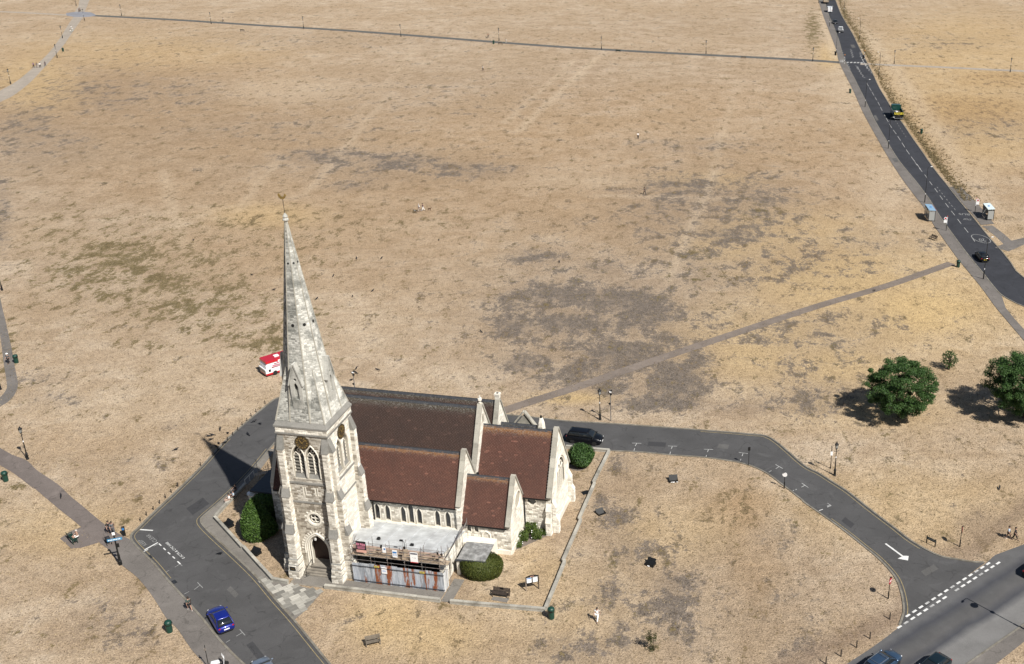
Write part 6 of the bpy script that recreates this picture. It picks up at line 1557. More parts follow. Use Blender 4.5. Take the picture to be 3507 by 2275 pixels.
stop_flag(R3(875, 620), PI-.1, 'white bus stop flag on the footway kerb near the blue roofed shelter'); stop_flag(R3(1130, 455), -.1, 'white bus stop flag beside the white roofed shelter')

# crossing beacons and rails
for q, lb_ in ((RT(718, 1410), 'slim belisha beacon on the near kerb of the crossing'), (RT(1155, 1310), 'slim belisha beacon on the far kerb of the crossing')):
    r = thing('belisha_beacon', lb_, 'beacon', q, 0)
    for i in range(6): MB().lathe([(.05, i*.48), (.05, (i+1)*.48)], 8).build('pole_band', MAT['black'] if i % 2 else WHT, r)
    MB().ell((0, 0, 3.05), (.17, .17, .17), 10, 7).build('globe', M('amber_globe', (.75, .28, .05), .4), r)
r = thing('guard_rail', 'white guard rail at the near end of the crossing', 'rail', RT(620, 1395), heading(RT(620, 1395), RT(720, 1392)))
wl = (RT(620, 1395)-RT(720, 1392)).length
for z in (.5, 1.0): MB().tube([(0, 0, z), (wl, 0, z)], .04, 6).build('rail', MAT['offwhite'], r)
for x in (0, wl/2, wl): MB().tube([(x, 0, 0), (x, 0, 1.0)], .04, 6).build('post', MAT['offwhite'], r)
# ------------------------------------------------------------------ vehicles (x forward, base at the ground)
TYRE = M('tyre', (.012, .012, .012), .9, var=.1); RIM = M('alloy_rim', (.35, .36, .37), .35, .7); CGL = glassy('car_glass', (.012, .015, .018), .05); PLASTIC = M('black_trim', (.015, .015, .016), .6)
TAIL = M('tail_lamp', (.35, .01, .012), .25, var=.05); HEAD = M('head_lamp', (.65, .66, .68), .12, var=.05); PLY = M('yellow_plate', (.65, .48, .05), .5, var=.05)
def paint(name, col, metal=.25): return M(name, col, .3, metal, var=.06, scale=2, coat=.25 if 'black' in name else .7, spec=.3 if 'black' in name else .5)
def wheel(parent, x, y, r, w=.22):
    n = 18; s = 1 if y > 0 else -1
    def ringy(rr, yy): return [(x+rr*math.cos(2*PI*i/n), y+yy, r+rr*math.sin(2*PI*i/n)) for i in range(n)]
    t = MB().loft([ringy(r*.62, -s*w/2), ringy(r*.94, -s*w/2), ringy(r, -s*w*.3), ringy(r, s*w*.3), ringy(r*.94, s*w/2), ringy(r*.66, s*w/2)])
    wh = t.build('wheel', TYRE, parent)
    MB().loft([ringy(r*.66, s*w*.35), ringy(r*.6, s*w*.46), ringy(r*.2, s*w*.4)]).build('rim', RIM, wh)
def rrect(hx0, hx1, hw, z, k=.18, n=3):
    # rounded rectangle outline in plan from x=hx0..hx1
    pts = []
    for cx_, cy_, a0 in ((hx1-k, hw-k, 0), (hx0+k, hw-k, PI/2), (hx0+k, -hw+k, PI), (hx1-k, -hw+k, 3*PI/2)):
        for i in range(n+1):
            a = a0+PI/2*i/n; pts.append((cx_+k*math.cos(a), cy_+k*math.sin(a), z))
    return pts
def car(loc, rz, label, pm_, Lc=4.3, Wc=1.78, Hc=1.46, kind='hatch', plate=WHT, rails=False, roofcol=None, cat='car', name='parked_car'):
    r = thing(name, label, cat, loc, rz); k = Lc/4.3; w = Wc/2; b = .62*Hc
    F_ = {'hatch': (-1.98, -1.28, .12, 1.12), 'estate': (-2.0, -1.6, .2, 1.15), 'mpv': (-2.05, -1.75, .55, 1.42), 'saloon': (-1.62, -.95, .12, 1.12)}[kind]
    hood = .60*Hc if kind != 'mpv' else .64*Hc
    st_ = [(-2.15, .70, .42, b*.82), (-2.09, .88, .30, b*.97), (-1.9, .97, .24, b*1.02), (-1.3, 1.0, .20, b*1.02), (0, 1.0, .18, b*1.0), (1.0, 1.0, .18, b*.99), (1.35, .985, .20, hood), (1.8, .93, .22, hood*.88), (2.06, .80, .28, hood*.76), (2.15, .60, .36, hood*.62)]
    rings = []
    for x, hw, z0, z1 in st_:
        x *= k; y = hw*w; m_ = (z0+z1)/2
        rings.append([(x, -y*.86, z0), (x, -y*.97, z0+.1), (x, -y, m_), (x, -y*.97, z1-.10), (x, -y*.80, z1), (x, 0, z1+.025), (x, y*.80, z1), (x, y*.97, z1-.10), (x, y, m_), (x, y*.97, z0+.1), (x, y*.86, z0)])
    body = MB().loft(rings).build('body', pm_, r, True)
    x0, x1, x2, x3 = [q*k for q in F_]
    tw_ = w*.70; bw = w*.90; zt = Hc-.07
    MB().loft([rrect(x0, x3, bw, b*.98, .2), rrect(x0*.55+x1*.45, x3*.5+x2*.5, (bw*.45+tw_*.55), b+(zt-b)*.52, .2), rrect(x1, x2, tw_, zt, .18)]).build('windows', CGL, r, True)
    MB().loft([rrect(x1-.06, x2+.05, tw_+.03, zt-.02, .18), rrect(x1-.02, x2+.01, tw_, zt+.04, .18), rrect(x1+.2, x2-.2, tw_*.75, zt+.07, .15)]).build('roof', roofcol or pm_, r, True)
    for s in (-1, 1):
        for (xa, xb) in ((x3-.1, x2), (x0+.1, x1), ((x0+x3)/2-.05, (x1+x2)/2-.02)):
            MB().tube([(xa, s*(bw-.02), b*.98), ((xa+xb)/2, s*(bw*.45+tw_*.55+.01), b+(zt-b)*.52), (xb, s*(tw_+.005), zt)], .035, 5).build('pillar', pm_, r)
        MB().ell((x3-.22, s*(w+.07), b*1.06), (.09, .11, .07), 8, 5).build('mirror', pm_, r)
        MB().ell((2.02*k, s*w*.66, hood*.70), (.12, .13, .06), 8, 5).build('headlight', HEAD, r); MB().ell((-2.07*k, s*w*.72, b*.86), (.07, .15, .11), 8, 5).build('tail_light', TAIL, r)
        MB().b6(-1.1*k, 1.1*k, s*w*.94-.02, s*w*.94+.02, .2, .28).build('sill', PLASTIC, r)
        for x in (-1.32*k, 1.34*k): wheel(r, x, s*(w-.12), .32)
        for xx in (.35*k, -.55*k): MB().b6(xx-.08, xx+.08, s*w*1.0-.01, s*w*1.0+.012, b*.84, b*.87).build('door_handle', PLASTIC, body)
        if rails: MB().tube([(x1+.1, s*tw_*.92, zt+.1), (x2-.1, s*tw_*.92, zt+.1)], .022, 5).build('roof_rail', RIM, r)
    MB().b6(-2.17*k, -2.13*k, -.27, .27, .55, .67).build('rear_plate', PLY if plate is None else plate, r); MB().b6(2.13*k, 2.17*k, -.26, .26, .42, .53).build('front_plate', WHT, r)
    MB().b6(2.05*k, 2.14*k, -.5, .5, .30, .44).build('grille', PLASTIC, r); MB().b6(-2.14*k, -2.05*k, -.6, .6, .28, .42).build('rear_bumper', PLASTIC, r)
    if rails:
        for xx in (x1+.35, x2-.3): MB().tube([(xx, -tw_*.92, zt+.13), (xx, tw_*.92, zt+.13)], .022, 5).build('roof_bar', RIM, r)
    return r
UP = .012
def at(p): return Vector((p.x, p.y, UP))
hb = heading(RB(890, 800), RB(620, 345))
car(at(RB(775, 618)), hb, 'bright blue hatchback parked on the lane beside the footway', paint('blue_paint', (.008, .02, .24)), 4.3, 1.8, 1.46, plate=WHT)
car(at(RB(1800, 1810)), hb, 'silver grey car at the lane foot, mostly out of frame', paint('silver_paint', (.25, .30, .38), .5), 4.4, 1.8, 1.48)
K3 = crop(1840, 1440, .272)
car(at(K3(602, 268)), heading(K3(440, 300), K3(740, 336)), 'black people carrier parked behind the chancel bush', paint('black_paint', (.006, .007, .010), .1), 4.85, 1.88, 1.75, 'mpv', cat='car')
car(at(R3(1188, 868)), heading(R3(1220, 960), R3(1120, 835)), 'black car with a yellow plate driving up the heath road', paint('black_paint_2', (.006, .006, .007), .1), 4.4, 1.82, 1.5, plate=None, name='car')
ht = heading(G(2902, 2273), G(3084, 2144))
KB = crop(2960, 2120, .2298)
car(at(KB(260, 735)), ht, 'blue grey estate car with roof bars on the through road', paint('steel_blue_paint', (.045, .085, .15), .4), 4.6, 1.84, 1.55, 'estate', rails=True, name='car')
car(at(KB(1010, 800)), ht+PI, 'dark car on the through road with only its roof in frame', paint('dark_teal_paint', (.01, .022, .03), .3), 4.3, 1.8, 1.48, name='car')
car(at(G(3556, 1960)), ht, 'black car cut off by the picture edge on the through road', paint('black_paint_3', (.006, .006, .007), .1), 4.4, 1.8, 1.48, name='car')
hh_ = heading(RT(640, 765), RT(470, 400))
car(at(RT(512, 520)), hh_+PI, 'small far black car following the white van', paint('black_paint_4', (.007, .007, .009), .1), 4.3, 1.78, 1.46, name='car')
WHP = paint('white_paint', (.72, .73, .74), 0); REDV = paint('red_paint', (.50, .008, .02), 0); GRNP = paint('dark_green_paint', (.008, .06, .05), .1); LAMB = M('aluminium', (.35, .35, .36), .4, .6)
def van_shell(r, x0, x1, w, z0, z1, mat, slope=.0, name='body', k=.08):
    return MB().loft([rrect(x0, x1, w, z0, k), rrect(x0, x1, w, z0+(z1-z0)*.55, k), rrect(x0+.02, x1-slope, w*.97, z1, k)]).build(name, mat, r)
# ice-cream van
KI = crop(860, 1180, .0777)
pa, pb = KI(690, 1470), KI(1505, 1215); hv = heading(pb, pa)
side = Vector((math.cos(hv), math.sin(hv), 0)); lft = Vector((-side.y, side.x, 0)); Li, Wi = 5.9, 2.15
sgn = 1 if lft.y > 0 else -1          # far side of the van
cv = pa - side*(Li/2) + lft*sgn*(Wi/2)
r = thing('ice_cream_van', 'red roofed white ice cream van with striped side on the heath', 'van', cv, hv)
near_y = -sgn
van_shell(r, -Li/2, Li/2, Wi/2, .55, 1.25, WHP, 0, 'lower_body'); van_shell(r, -Li/2+.02, Li/2-.02, Wi/2+.02, .28, .62, REDV, 0, 'red_skirt')
van_shell(r, -Li/2+.05, Li/2-.12, Wi/2-.03, 1.25, 2.15, WHP, .28, 'upper_body'); van_shell(r, -Li/2-.05, Li/2-.15, Wi/2+.05, 2.15, 2.5, REDV, .05, 'roof')
MB().obox((Li/2-.14, -Wi/2+.18, 1.32), (0, Wi-.36, 0), (-.26, 0, .78), (.03, 0, .01)).build('windscreen', CGL, r); MB().b6(Li/2-.02, Li/2+.05, -Wi/2+.1, Wi/2-.1, .68, 1.12).build('grille', LAMB, r); MB().b6(Li/2, Li/2+.1, -Wi/2, Wi/2, 1.12, 1.28).build('bumper_shelf', WHP, r)
yy = near_y*(Wi/2-.02)
PKR = M('pink_stripe', (.55, .12, .22), .5, var=.25, scale=6); DKR = M('maroon_stripe', (.25, .01, .04), .5)
for i in range(11):
    a = PI*(i+.5)/11; q0 = Vector((.1+.18*math.cos(a), 0, 1.22+.05*math.sin(a))); e = Vector((math.cos(a)*1.7, 0, math.sin(a)*.92)); t_ = Vector((-e.z, 0, e.x)).normalized()
    p1 = q0+e; p1.z = min(p1.z, 2.1)
    MB().add([(q0.x, yy*1.012, q0.z), (p1.x-t_.x*.1, yy*1.012, min(2.12, p1.z-t_.z*.1)), (p1.x+t_.x*.1, yy*1.012, min(2.12, p1.z+t_.z*.1))], [(0, 1, 2)]).build('ray_stripe', PKR if i % 2 else DKR, r)
MB().b6(-1.25, -.95, yy*1.01-.01, yy*1.01+.01, 1.3, 2.1).build('serving_hatch', MAT['black'], r); MB().b6(-1.8, .9, yy*1.02-.05, yy*1.02+.05, 2.12, 2.32).build('name_board', WHT, r)
MB().b6(2.15, 2.5, yy*1.01-.01, yy*1.01+.01, .75, 1.15).build('side_light', CGL, r)
MB().b6(.3, 1.0, -.3, .3, 2.5, 2.62).build('roof_hatch', WHT, r); MB().b6(-1.3, -.7, -.3, .3, 2.5, 2.6).build('roof_vent', MAT['black'], r)
for x in (-1.7, 1.55):
    for s in (-1, 1): wheel(r, x, s*(Wi/2-.1), .38, .26)
# green tipper lorry
KT = crop(3000, 320, .0777)
ht2 = heading(R2(1140, 1070), R2(1040, 905)); rear = KT(990, 1195); sd = Vector((math.cos(ht2), math.sin(ht2), 0)); Lt, Wt = 7.0, 2.35
r = thing('tipper_lorry', 'dark green tipper lorry with yellow chevrons on the heath road', 'lorry', at(rear+sd*(Lt/2)+Vector((-.1, 0, 0))), ht2)
r.scale = (1.12, 1.12, 1.2)
MB().b6(-Lt/2, Lt/2-.2, -.5, .5, .55, .8).build('chassis', PLASTIC, r); van_shell(r, Lt/2-1.9, Lt/2, Wt/2-.08, .5, 2.55, GRNP, .25, 'cab', .12)
MB().obox((Lt/2-.06, -Wt/2+.25, 1.45), (0, Wt-.5, 0), (-.16, 0, .85), (.03, 0, 0)).build('windscreen', CGL, r)
for s in (-1, 1): MB().b6(Lt/2-1.5, Lt/2-.5, s*(Wt/2-.09)-.02, s*(Wt/2-.09)+.02, 1.4, 2.2).build('side_window', CGL, r); MB().box((Lt/2-.2, s*(Wt/2+.12), 1.9), (.12, .2, .4)).build('mirror', PLASTIC, r); MB().b6(-Lt/2+.05, Lt/2-2.05, s*(Wt/2)-.05, s*(Wt/2)+.05, .95, 1.95).build('side_board', GRNP, r)
MB().b6(-Lt/2+.05, Lt/2-2.05, -Wt/2, Wt/2, .85, .98).build('tipper_floor', PLASTIC, r); MB().b6(Lt/2-2.15, Lt/2-2.0, -Wt/2, Wt/2, .95, 2.7).build('headboard', GRNP, r)
MB().b6(-Lt/2, -Lt/2+.08, -Wt/2, Wt/2, 1.35, 1.95).build('tailboard', PLASTIC, r); MB().b6(-Lt/2-.02, -Lt/2, -Wt/2+.08, Wt/2-.08, 1.4, 1.92).build('chevron_panel', M('chevron_yellow', (.75, .62, .05), .5, var=.05), r)
for s in (-1, 1):
    for i in range(3): MB().add([(-Lt/2-.03, s*(.12+i*.38), 1.42), (-Lt/2-.03, s*(.28+i*.38), 1.42), (-Lt/2-.03, s*(.1+i*.38), 1.9), (-Lt/2-.03, s*max(0, i*.38-.06), 1.9)], [(0, 1, 2, 3)]).build('chevron', PLASTIC, r)
MB().b6(-Lt/2, -Lt/2+.12, -Wt/2+.1, Wt/2-.1, .45, .62).build('rear_bar', LAMB, r)
ld = MB()
for i in range(26): ld.box((rng.uniform(-2.9, 1.0), rng.uniform(-.9, .9), 1.05+rng.uniform(0, .35)), (rng.uniform(.3, .8), rng.uniform(.2, .5), rng.uniform(.15, .4)), rng.uniform(0, 3))
o = ld.build('load', M('debris', (.14, .11, .09), .9, var=.6, scale=2), r); o['kind'] = 'stuff'
MB().box((-.6, .2, 1.5), (.8, .5, .2), .5).build('pale_board', WHT, r)
for x in (-2.1, 2.4):
    for s in (-1, 1): wheel(r, x, s*(Wt/2-.18), .45, .3)
# far traffic
def box_van(loc, rz, label, mat, Lv=5.2, Wv=1.95, Hv=2.2):
    r = thing('van', label, 'van', loc, rz); van_shell(r, -Lv/2, Lv/2-.9, Wv/2, .4, Hv, mat, .05, 'load_body', .12); van_shell(r, Lv/2-1.2, Lv/2, Wv/2-.03, .4, 1.15, mat, .05, 'bonnet', .15)
    MB().loft([rrect(Lv/2-1.3, Lv/2-.15, Wv/2-.06, 1.12, .1), rrect(Lv/2-1.3, Lv/2-.75, Wv/2-.12, Hv-.08, .1)]).build('cab_glass', CGL, r); MB().b6(Lv/2-1.0, Lv/2-.95, -Wv/2-.15, Wv/2+.15, 1.3, 1.5).build('mirror_pair', PLASTIC, r)
    MB().b6(-Lv/2-.02, -Lv/2, -.02, .02, .5, Hv-.1).build('door_seam', PLASTIC, r)
    for s in (-1, 1): MB().b6(-Lv/2-.03, -Lv/2+.02, s*(Wv/2-.12)-.06, s*(Wv/2-.12)+.06, .8, 1.2).build('tail_light', TAIL, r)
    for x in (-Lv/2+1.0, Lv/2-.95):
        for s in (-1, 1): wheel(r, x, s*(Wv/2-.12), .34)
    return r
box_van(at(RT(392, 262)), hh_, 'white van on the far heath road behind the red lorry', WHP)
r = thing('pickup_truck', 'white pickup with an open flatbed on the far heath road', 'pickup', at(RT(635, 705)), hh_)
van_shell(r, .2, 2.3, .95, .4, 1.15, WHP, .05, 'bonnet', .15); MB().loft([rrect(-.3, 1.5, .9, 1.1, .12), rrect(-.2, .9, .78, 1.95, .12)]).build('cab', WHP, r); MB().obox((1.42, -.75, 1.2), (0, 1.5, 0), (-.5, 0, .68), (.03, 0, .02)).build('windscreen', CGL, r); MB().obox((-.33, -.7, 1.3), (0, 1.4, 0), (.06, 0, .5), (-.02, 0, 0)).build('rear_window', CGL, r)
MB().b6(-2.6, .1, -.95, .95, .6, .75).build('flatbed', LAMB, r)
for s in (-1, 1): MB().b6(-2.6, -.3, s*.95-.03, s*.95+.03, .75, 1.15).build('side_board', WHP, r)
MB().b6(-2.62, -2.56, -.95, .95, .75, 1.1).build('tailboard', LAMB, r)
for x in (-1.7, 1.5):
    for s in (-1, 1): wheel(r, x, s*.85, .36)
r = thing('dropside_lorry', 'red brown open lorry at the far end of the heath road', 'lorry', at(RT(305, 70)), hh_)
MRN = paint('maroon_paint', (.12, .025, .02), 0)
MB().b6(-3.2, 2.8, -.5, .5, .55, .8).build('chassis', PLASTIC, r); van_shell(r, 1.4, 3.2, 1.1, .5, 2.5, MRN, .2, 'cab', .1); MB().obox((3.15, -.9, 1.4), (0, 1.8, 0), (-.13, 0, .8), (.03, 0, 0)).build('windscreen', CGL, r); MB().b6(-3.2, 1.2, -1.15, 1.15, .85, 1.0).build('bed', MAT['board'], r)
for s in (-1, 1): MB().b6(-3.2, 1.2, s*1.15-.04, s*1.15+.04, 1.0, 1.6).build('side_board', MRN, r)
MB().b6(-3.24, -3.16, -1.15, 1.15, 1.0, 1.55).build('tailboard', MAT['board'], r); ld = MB()
for i in range(12): ld.box((rng.uniform(-2.8, .8), rng.uniform(-.8, .8), 1.2), (.6, .5, .5), rng.uniform(0, 3))
o = ld.build('load', M('pale_load', (.45, .38, .3), .9, var=.3), r); o['kind'] = 'stuff'
for x in (-2.0, 2.2):
    for s in (-1, 1): wheel(r, x, s*.95, .45, .3)
# white hire scooter, partly in frame
r = thing('motor_scooter', 'white motor scooter at the foot of the footway', 'scooter', RB(745, 1600), .4)
for x in (-.6, .62): wheel(r, x, .0001, .24, .12)
MB().loft([rrect(-.75, .1, .17, .45, .08), rrect(-.8, .05, .2, .65, .08), rrect(-.7, -.05, .13, .8, .06)]).build('seat_body', WHP, r, True); MB().obox((.35, -.22, .25), (0, .44, 0), (.12, 0, .75), (.05, 0, 0)).build('leg_shield', WHP, r); MB().b6(-.3, .45, -.18, .18, .22, .28).build('foot_board', PLASTIC, r)
MB().tube([(.62, 0, .24), (.42, 0, 1.05)], .04, 6).build('fork', PLASTIC, r); MB().tube([(.4, -.33, 1.05), (.43, 0, 1.02), (.4, .33, 1.05)], .025, 6).build('handlebar', PLASTIC, r); MB().obox((.45, -.2, 1.02), (0, .4, 0), (-.1, 0, .38), (.02, 0, 0)).build('screen', WHT, r)
r = plate_sign(RB(500, 1640), -1.5, 'slim pole on the footway below the blue car', 2.2, .25, .3, MAT['scaf'], 'sign_pole', .3)

# ------------------------------------------------------------------ people and animals
def skin_mesh(name, verts, edges, radii, mat, parent, sub=2, root=0):
    me = bpy.data.meshes.new(name); me.from_pydata([tuple(v) for v in verts], edges, []); me.materials.append(mat)
    o = bpy.data.objects.new(name, me); COL.objects.link(o); o.parent = parent
    md = o.modifiers.new('skin', 'SKIN'); md.use_smooth_shade = True; md.branch_smoothing = .4
    sv = me.skin_vertices[0].data
    for i, rr in enumerate(radii):
        rr = rr if hasattr(rr, '__len__') else (rr, rr)
        sv[i].radius = rr; sv[i].use_root = (i == root)
    ss_ = o.modifiers.new('sub', 'SUBSURF'); ss_.levels = sub; ss_.render_levels = sub
    return o
PM = {}
def cloth(c):
    if c not in PM: PM[c] = M('cloth_%d' % len(PM), c, .85, var=.12, scale=8)
    return PM[c]
SKIN = M('skin', (.42, .25, .18), .6, var=.06)
EYE = M('eye_dark', (.02, .015, .012), .3)
def person(loc, rz, label, top, bottom, hair=(.03, .02, .015), pose='walk', legs='long', hat=None, sleeve=.5, s=1.0, group=None, dress=False):
    # faces +x; body is one skin surface, clothing lies over it
    r = thing('person', label, 'person', loc, rz, group); r.scale = (s*1.18, s*1.18, s)
    sw_ = {'walk': .2, 'stand': .03, 'sit': 0}[pose]; zp = .93 if pose != 'sit' else .50
    dz = zp-.93
    V = []; E = []; R_ = []
    def add(p, rr, par=None):
        V.append(p); R_.append(rr); i = len(V)-1
        if par is not None: E.append((par, i))
        return i
    pel = add((0, 0, zp), (.13, .10)); wa = add((0, 0, zp+.17), (.125, .09), pel); che = add((.01, 0, zp+.36), (.155, .10), wa); nk = add((.01, 0, zp+.53), .055, che)
    hd0 = add((.02, 0, zp+.62), (.075, .085), nk); hd1 = add((.02, 0, zp+.70), (.078, .092), hd0); add((.015, 0, zp+.765), (.055, .065), hd1)
    add((.115, 0, zp+.655), .014, hd0)
    J = {}
    for sd_, ph in ((-1, 1), (1, -1)):
        shd = add((.0, sd_*.175, zp+.46), .055, che); sx = ph*sw_*.8
        if pose == 'sit': el = add((.10, sd_*.24, zp+.22), .042, shd); wr = add((.32, sd_*.17, zp+.10), .03, el)
        else: el = add((sx*.5-.02, sd_*.225, zp+.19), .042, shd); wr = add((sx+.06, sd_*.225, zp-.05), .03, el)
        pd = (Vector(V[wr])-Vector(V[el])).normalized(); pal = add(tuple(Vector(V[wr])+pd*.075), (.036, .018), wr)
        for i, (lf, of) in enumerate(((.075, -.026), (.085, -.009), (.08, .009), (.065, .026))):
            k1 = add(tuple(Vector(V[pal])+pd*.03+Vector((of, 0, 0))), .009, pal); add(tuple(Vector(V[k1])+pd*lf*.8+Vector((.012, -sd_*.012, 0))), .007, k1)
        th_ = add(tuple(Vector(V[wr])+pd*.04+Vector((.035, -sd_*.01, 0))), .010, pal); add(tuple(Vector(V[th_])+pd*.045+Vector((.012, 0, 0))), .008, th_)
        J['s', sd_], J['e', sd_], J['w', sd_] = V[shd], V[el], V[wr]
        hp = add((0, sd_*.085, zp-.03), .095, pel)
        if pose == 'sit': kn = add((.42, sd_*.11, zp+.0), .062, hp); an_ = add((.44, sd_*.11, .09), .042, kn)
        else: lx = -ph*sw_; kn = add((lx*.55+.04, sd_*.095, .49), .062, hp); an_ = add((lx*1.3, sd_*.09, .09), .042, kn)
        a_ = V[an_]; toe = add((a_[0]+.14, a_[1]+sd_*.01, .035), (.042, .03), an_)
        J['h', sd_], J['k', sd_], J['a', sd_] = V[hp], V[kn], a_
    skin_mesh('body', V, E, R_, SKIN, r, 1)
    def garment(name, chains, mat):
        v2, e2, r2 = [], [], []
        idx = {}
        for ch_ in chains:
            prev = None
            for p, rr in ch_:
                key = tuple(round(q, 3) for q in p)
                if key not in idx: idx[key] = len(v2); v2.append(p); r2.append(rr)
                if prev is not None and prev != idx[key]: e2.append((prev, idx[key]))
                prev = idx[key]
        skin_mesh(name, v2, e2, r2, mat, r, 1)
    Pp, Wp, Cp, Np = (0, 0, zp-.02), (0, 0, zp+.17), (.01, 0, zp+.36), (.01, 0, zp+.48)
    tc = [[(Pp, (.155, .125)), (Wp, (.145, .11)), (Cp, (.175, .12)), (Np, (.09, .08))]]
    for sd_ in (-1, 1):
        S_, E_, W_ = (Vector(J[q, sd_]) for q in ('s', 'e', 'w')); ch_ = [(Cp, (.175, .12)), (tuple(S_), .07), (tuple(S_.lerp(E_, min(1, sleeve*2))), .056)]
        if sleeve > .5: ch_.append((tuple(E_.lerp(W_, (sleeve-.5)*1.8)), .042))
        tc.append(ch_)
    garment('top', tc, cloth(top))
    if dress: garment('skirt', [[((0, 0, zp+.12), (.15, .12)), ((0, 0, zp-.15), (.18, .16)), ((0, 0, zp-.45), (.20, .20)), ((0, 0, zp-.62), (.21, .21))]], cloth(bottom))
    else:
        bc = []
        for sd_ in (-1, 1):
            H_, K_, A_ = (Vector(J[q, sd_]) for q in ('h', 'k', 'a')); ch_ = [((0, 0, zp+.05), (.15, .12)), (tuple(H_), .108)]
            ch_ += [(tuple(H_.lerp(K_, .75)), .085)] if legs == 'short' else [(tuple(K_), .075), (tuple(K_.lerp(A_, .93)), .06)]
            bc.append(ch_)
        garment('bottoms', bc, cloth(bottom))
    hm = MB().ell((.0, 0, zp+.715), (.105, .092, .10), 12, 8)
    hm.ell((-.035, 0, zp+.65), (.075, .085, .10), 10, 6); hm.build('hair', cloth(hair), r, True)
    if hat: MB().lathe([(.16, zp+.735), (.155, zp+.75), (.10, zp+.76), (.095, zp+.84), (.03, zp+.86)], 14).build('hat', cloth(hat), r, True)
    fc_ = MB()
    for sd_ in (-1, 1): fc_.ell((.098, sd_*.034, zp+.685), (.012, .014, .010), 6, 4)
    fc_.b6(.103, .108, -.025, .025, zp+.612, zp+.62); fc_.build('face_features', EYE, r)
    er = MB()
    for sd_ in (-1, 1): er.ell((.015, sd_*.083, zp+.665), (.022, .012, .035), 6, 4)
    er.build('ears', SKIN, r)
    sh_ = MB()
    for sd_ in (-1, 1): a_ = J['a', sd_]; sh_.ell((a_[0]+.06, a_[1], .045), (.135, .052, .045), 8, 5)
    sh_.build('shoes', cloth((.55, .54, .52) if legs == 'short' else (.03, .03, .03)), r, True)
    return r
WT, BK, GY = (.98, .98, .96), (.012, .012, .014), (.12, .13, .14)
person(R6(290, 1250), -1.9, 'person in white top and trousers walking across the lawn', WT, WT, hair=(.02, .015, .012), sleeve=.35)
person(R5(1858, 482), -.6, 'person in pale blue top and dark shorts walking by the junction', (.45, .55, .65), BK, legs='short', hair=(.05, .03, .02)); person(R5(1912, 492), -.6, 'person in black top and black trousers walking by the junction', BK, BK, hair=(.03, .02, .015))
person(R7(1490, 1122), 2.3, 'person in green shirt and black shorts stepping onto the footway', (.05, .075, .065), BK, legs='short')
person(R7(612, 566), heading(R7(550, 515), R7(625, 605))+PI*1.5, 'person sunbathing on the green bench in pale shorts', (.46, .29, .21), WT, pose='sit', legs='short', hair=(.6, .55, .5), sleeve=.2)
person(R7(862, 520), -.9, 'person in black t-shirt pushing a pram by the signpost', BK, (.05, .05, .06)); person(R7(890, 525), -.9, 'person in grey clothes beside the pram', GY, (.09, .09, .10))
for q, a_, lb_, t_, b_ in (((197, 722), -2.5, 'person in a white shirt sitting on the wall, legs towards the lane', WT, (.4, .3, .25)), ((240, 690), -2.5, 'person in a pale blue shirt sitting on the wall', (.5, .6, .7), BK), ((262, 625), -2.5, 'person in dark clothes sitting on the wall in shadow', BK, GY)):
    person(KW(*q)+Vector((0, .1, 0)), a_, lb_, t_, b_, pose='sit')
for q, lb_, t_, b_ in (((300, 597), 'walker in purple top on the gravel path', (.16, .10, .20), BK), ((328, 597), 'shorter walker in dark top on the gravel path', (.06, .05, .08), (.3, .25, .2)), ((357, 597), 'walker in white shirt and dark trousers on the gravel path', WT, BK), ((402, 587), 'walker in navy jacket on the gravel path', (.03, .035, .06), (.1, .1, .1))):
    person(R1(*q), 2.4, lb_, t_, b_, group='walkers on the gravel path')
for q, lb_ in (((622, 288), 'pale figure sitting on the gravel path edge'), ((633, 262), 'pale figure standing on the gravel path'), ((643, 278), 'pale figure walking on the gravel path')):
    person(R1(*q), 1.0, lb_, WT, (.5, .55, .5), pose={'s': 'sit', }.get(lb_.split()[2][0] if 'sitting' in lb_ else '', 'walk'))
person(R1(1968, 193), .2, 'lone person in pale top beyond the cross path', (.6, .55, .5), (.1, .08, .06)); person(R1(698, 108), .5, 'person in maroon at the path junction', (.15, .04, .04), BK); person(R1(708, 104), .5, 'person in black at the path junction', BK, BK)
person(G(1654, 243), .3, 'person in dark shorts and white shirt on the open heath', WT, BK); person(G(1733.7, 149), .3, 'person in white on the cross path by the bench', WT, (.5, .48, .42)); person(G(1672, 129.5), 2.5, 'person in brown walking a dog beyond the cross path', (.2, .08, .05), BK)
person(G(2185.4, 476), 1.6, 'person in white t-shirt and black trousers alone on the heath', WT, BK); person(G(2208, 667), 2.4, 'person in dark grey on the heath', (.035, .038, .036), (.03, .032, .03))
person(G(1436, 725.5), .4, 'dog walker dressed in white on the heath', WT, (.5, .4, .35), hair=(.6, .58, .55)); person(G(1449, 723), .2, 'dog walker in purple top and white trousers', (.14, .08, .10), WT)
person(RL(60, 668), -1.8, 'person in white hat and dark clothes on the curving path', (.1, .11, .12), BK, hat=WT)
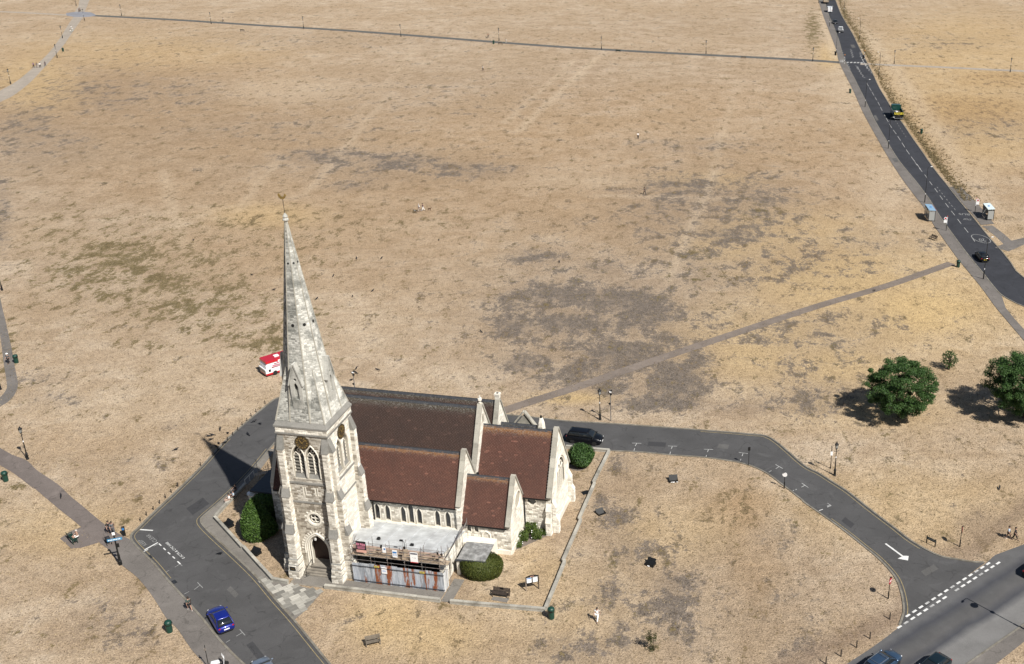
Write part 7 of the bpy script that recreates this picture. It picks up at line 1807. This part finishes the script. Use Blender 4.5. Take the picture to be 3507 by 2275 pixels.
# pram
r = thing('pram', 'black pram beside the signpost', 'pram', R7(852, 600), -.9)
for x in (-.3, .35):
    for s in (-1, 1): wheel(r, x, s*.25, .14, .06)
MB().loft([rrect(-.35, .35, .2, .45, .1), rrect(-.45, .4, .25, .75, .12)]).build('carrycot', cloth(BK), r); MB().ell((.15, 0, .8), (.3, .25, .25), 10, 6).build('hood', cloth((.02, .02, .025)), r, True); MB().tube([(-.4, -.2, .7), (-.7, -.2, 1.05), (-.7, .2, 1.05), (-.4, .2, .7)], .018, 6).build('handle', PLASTIC, r); MB().tube([(-.3, 0, .14), (.3, 0, .5)], .02, 5).tube([(.35, 0, .14), (-.3, 0, .5)], .02, 5).build('frame', PLASTIC, r)
def dog(loc, rz, label, col, col2):
    r = thing('dog', label, 'dog', loc, rz)
    V = [(0, 0, .46), (.22, 0, .47), (-.25, 0, .46), (.36, 0, .56), (.46, 0, .66), (.58, 0, .62), (-.38, 0, .5), (-.52, 0, .6)]; E = [(0, 1), (0, 2), (1, 3), (3, 4), (4, 5), (2, 6), (6, 7)]; R_ = [(.10, .11), (.12, .14), (.10, .11), .075, .075, .035, .03, .012]
    for sd_ in (-1, 1):
        n = len(V); V += [(.24, sd_*.08, .36), (.25, sd_*.08, .2), (.24, sd_*.08, .03), (.29, sd_*.08, .02)]; E += [(1, n), (n, n+1), (n+1, n+2), (n+2, n+3)]; R_ += [.055, .032, .028, .028]
        n = len(V); V += [(-.24, sd_*.08, .38), (-.18, sd_*.08, .26), (-.33, sd_*.08, .15), (-.31, sd_*.08, .03), (-.26, sd_*.08, .02)]; E += [(2, n), (n, n+1), (n+1, n+2), (n+2, n+3), (n+3, n+4)]; R_ += [.065, .045, .028, .026, .026]
    skin_mesh('body', V, E, R_, cloth(col), r, 1)
    MB().ell((.44, -.065, .72), (.03, .015, .06), 6, 4).ell((.44, .065, .72), (.03, .015, .06), 6, 4).build('ears', cloth(col2), r); MB().ell((.62, 0, .625), (.02, .02, .016), 6, 4).build('nose', EYE, r); MB().ell((.05, 0, .5), (.16, .125, .1), 8, 6).build('coat_patch', cloth(col2), r, True)
dog(G(1422, 729.5), 2.6, 'black and white dog beside the walkers', (.02, .02, .02), (.45, .43, .4)); dog(G(1471, 721.5), -.3, 'brown dog ahead of the walkers', (.13, .07, .035), (.09, .05, .03)); dog(G(1667, 132), 2.9, 'dark dog beyond the cross path', (.02, .018, .015), (.03, .025, .02))
# crows
cm = MB(); cm.loft([[(x, rr*math.cos(2*PI*i/8), z+rr*.9*math.sin(2*PI*i/8)) for i in range(8)] for x, rr, z in ((-.30, .02, .13), (-.2, .055, .16), (-.05, .085, .19), (.08, .08, .22), (.16, .055, .27), (.21, .05, .29), (.25, .03, .285), (.33, .006, .27))])
cm.add([(-.18, -.04, .16), (-.18, .04, .16), (-.4, .05, .1), (-.4, -.05, .1)], [(0, 1, 2, 3)]); cm.tube([(.02, .03, .15), (.03, .03, 0)], .01, 4); cm.tube([(.02, -.03, .15), (.03, -.03, 0)], .01, 4)
crow = cm.mesh('crow', M('crow_feather', (.01, .01, .013), .5, var=.1))
KS = crop(850, 650, .453); KP = crop(1160, 1220, .135)
cr_ = [R8(*q) for q in ((245, 274), (200, 306), (180, 312), (192, 332), (287, 297), (272, 348), (7, 385), (396, 302), (430, 232), (462, 246), (222, 368), (238, 352))] + [KS(*q) for q in ((820, 523), (1010, 523), (30, 650), (645, 657), (198, 762), (520, 830), (790, 810), (943, 769))] + [KP(*q) for q in ((455, 330), (440, 445), (322, 630), (980, 365))] + [R3(243, 1154), R7(480, 236), R4(1860, 1480)] + [D(1118, 773), D(1300, 610), D(1020, 560), D(450, 560), D(512, 1290)]
for p in cr_:
    o = bpy.data.objects.new('crow', crow); COL.objects.link(o); o.location = p; o.rotation_euler = (0, 0, rng.uniform(0, 6.28)); o.scale = (1.25, 1.25, 1.25)
    nr_ = (p-D(520, 1060)).length < 16
    tag(o, 'black crow near the spire shadow on the lane verge' if nr_ else 'black crow standing on open dry heath', 'bird', 'crows by the spire shadow' if nr_ else 'crows on the open heath')
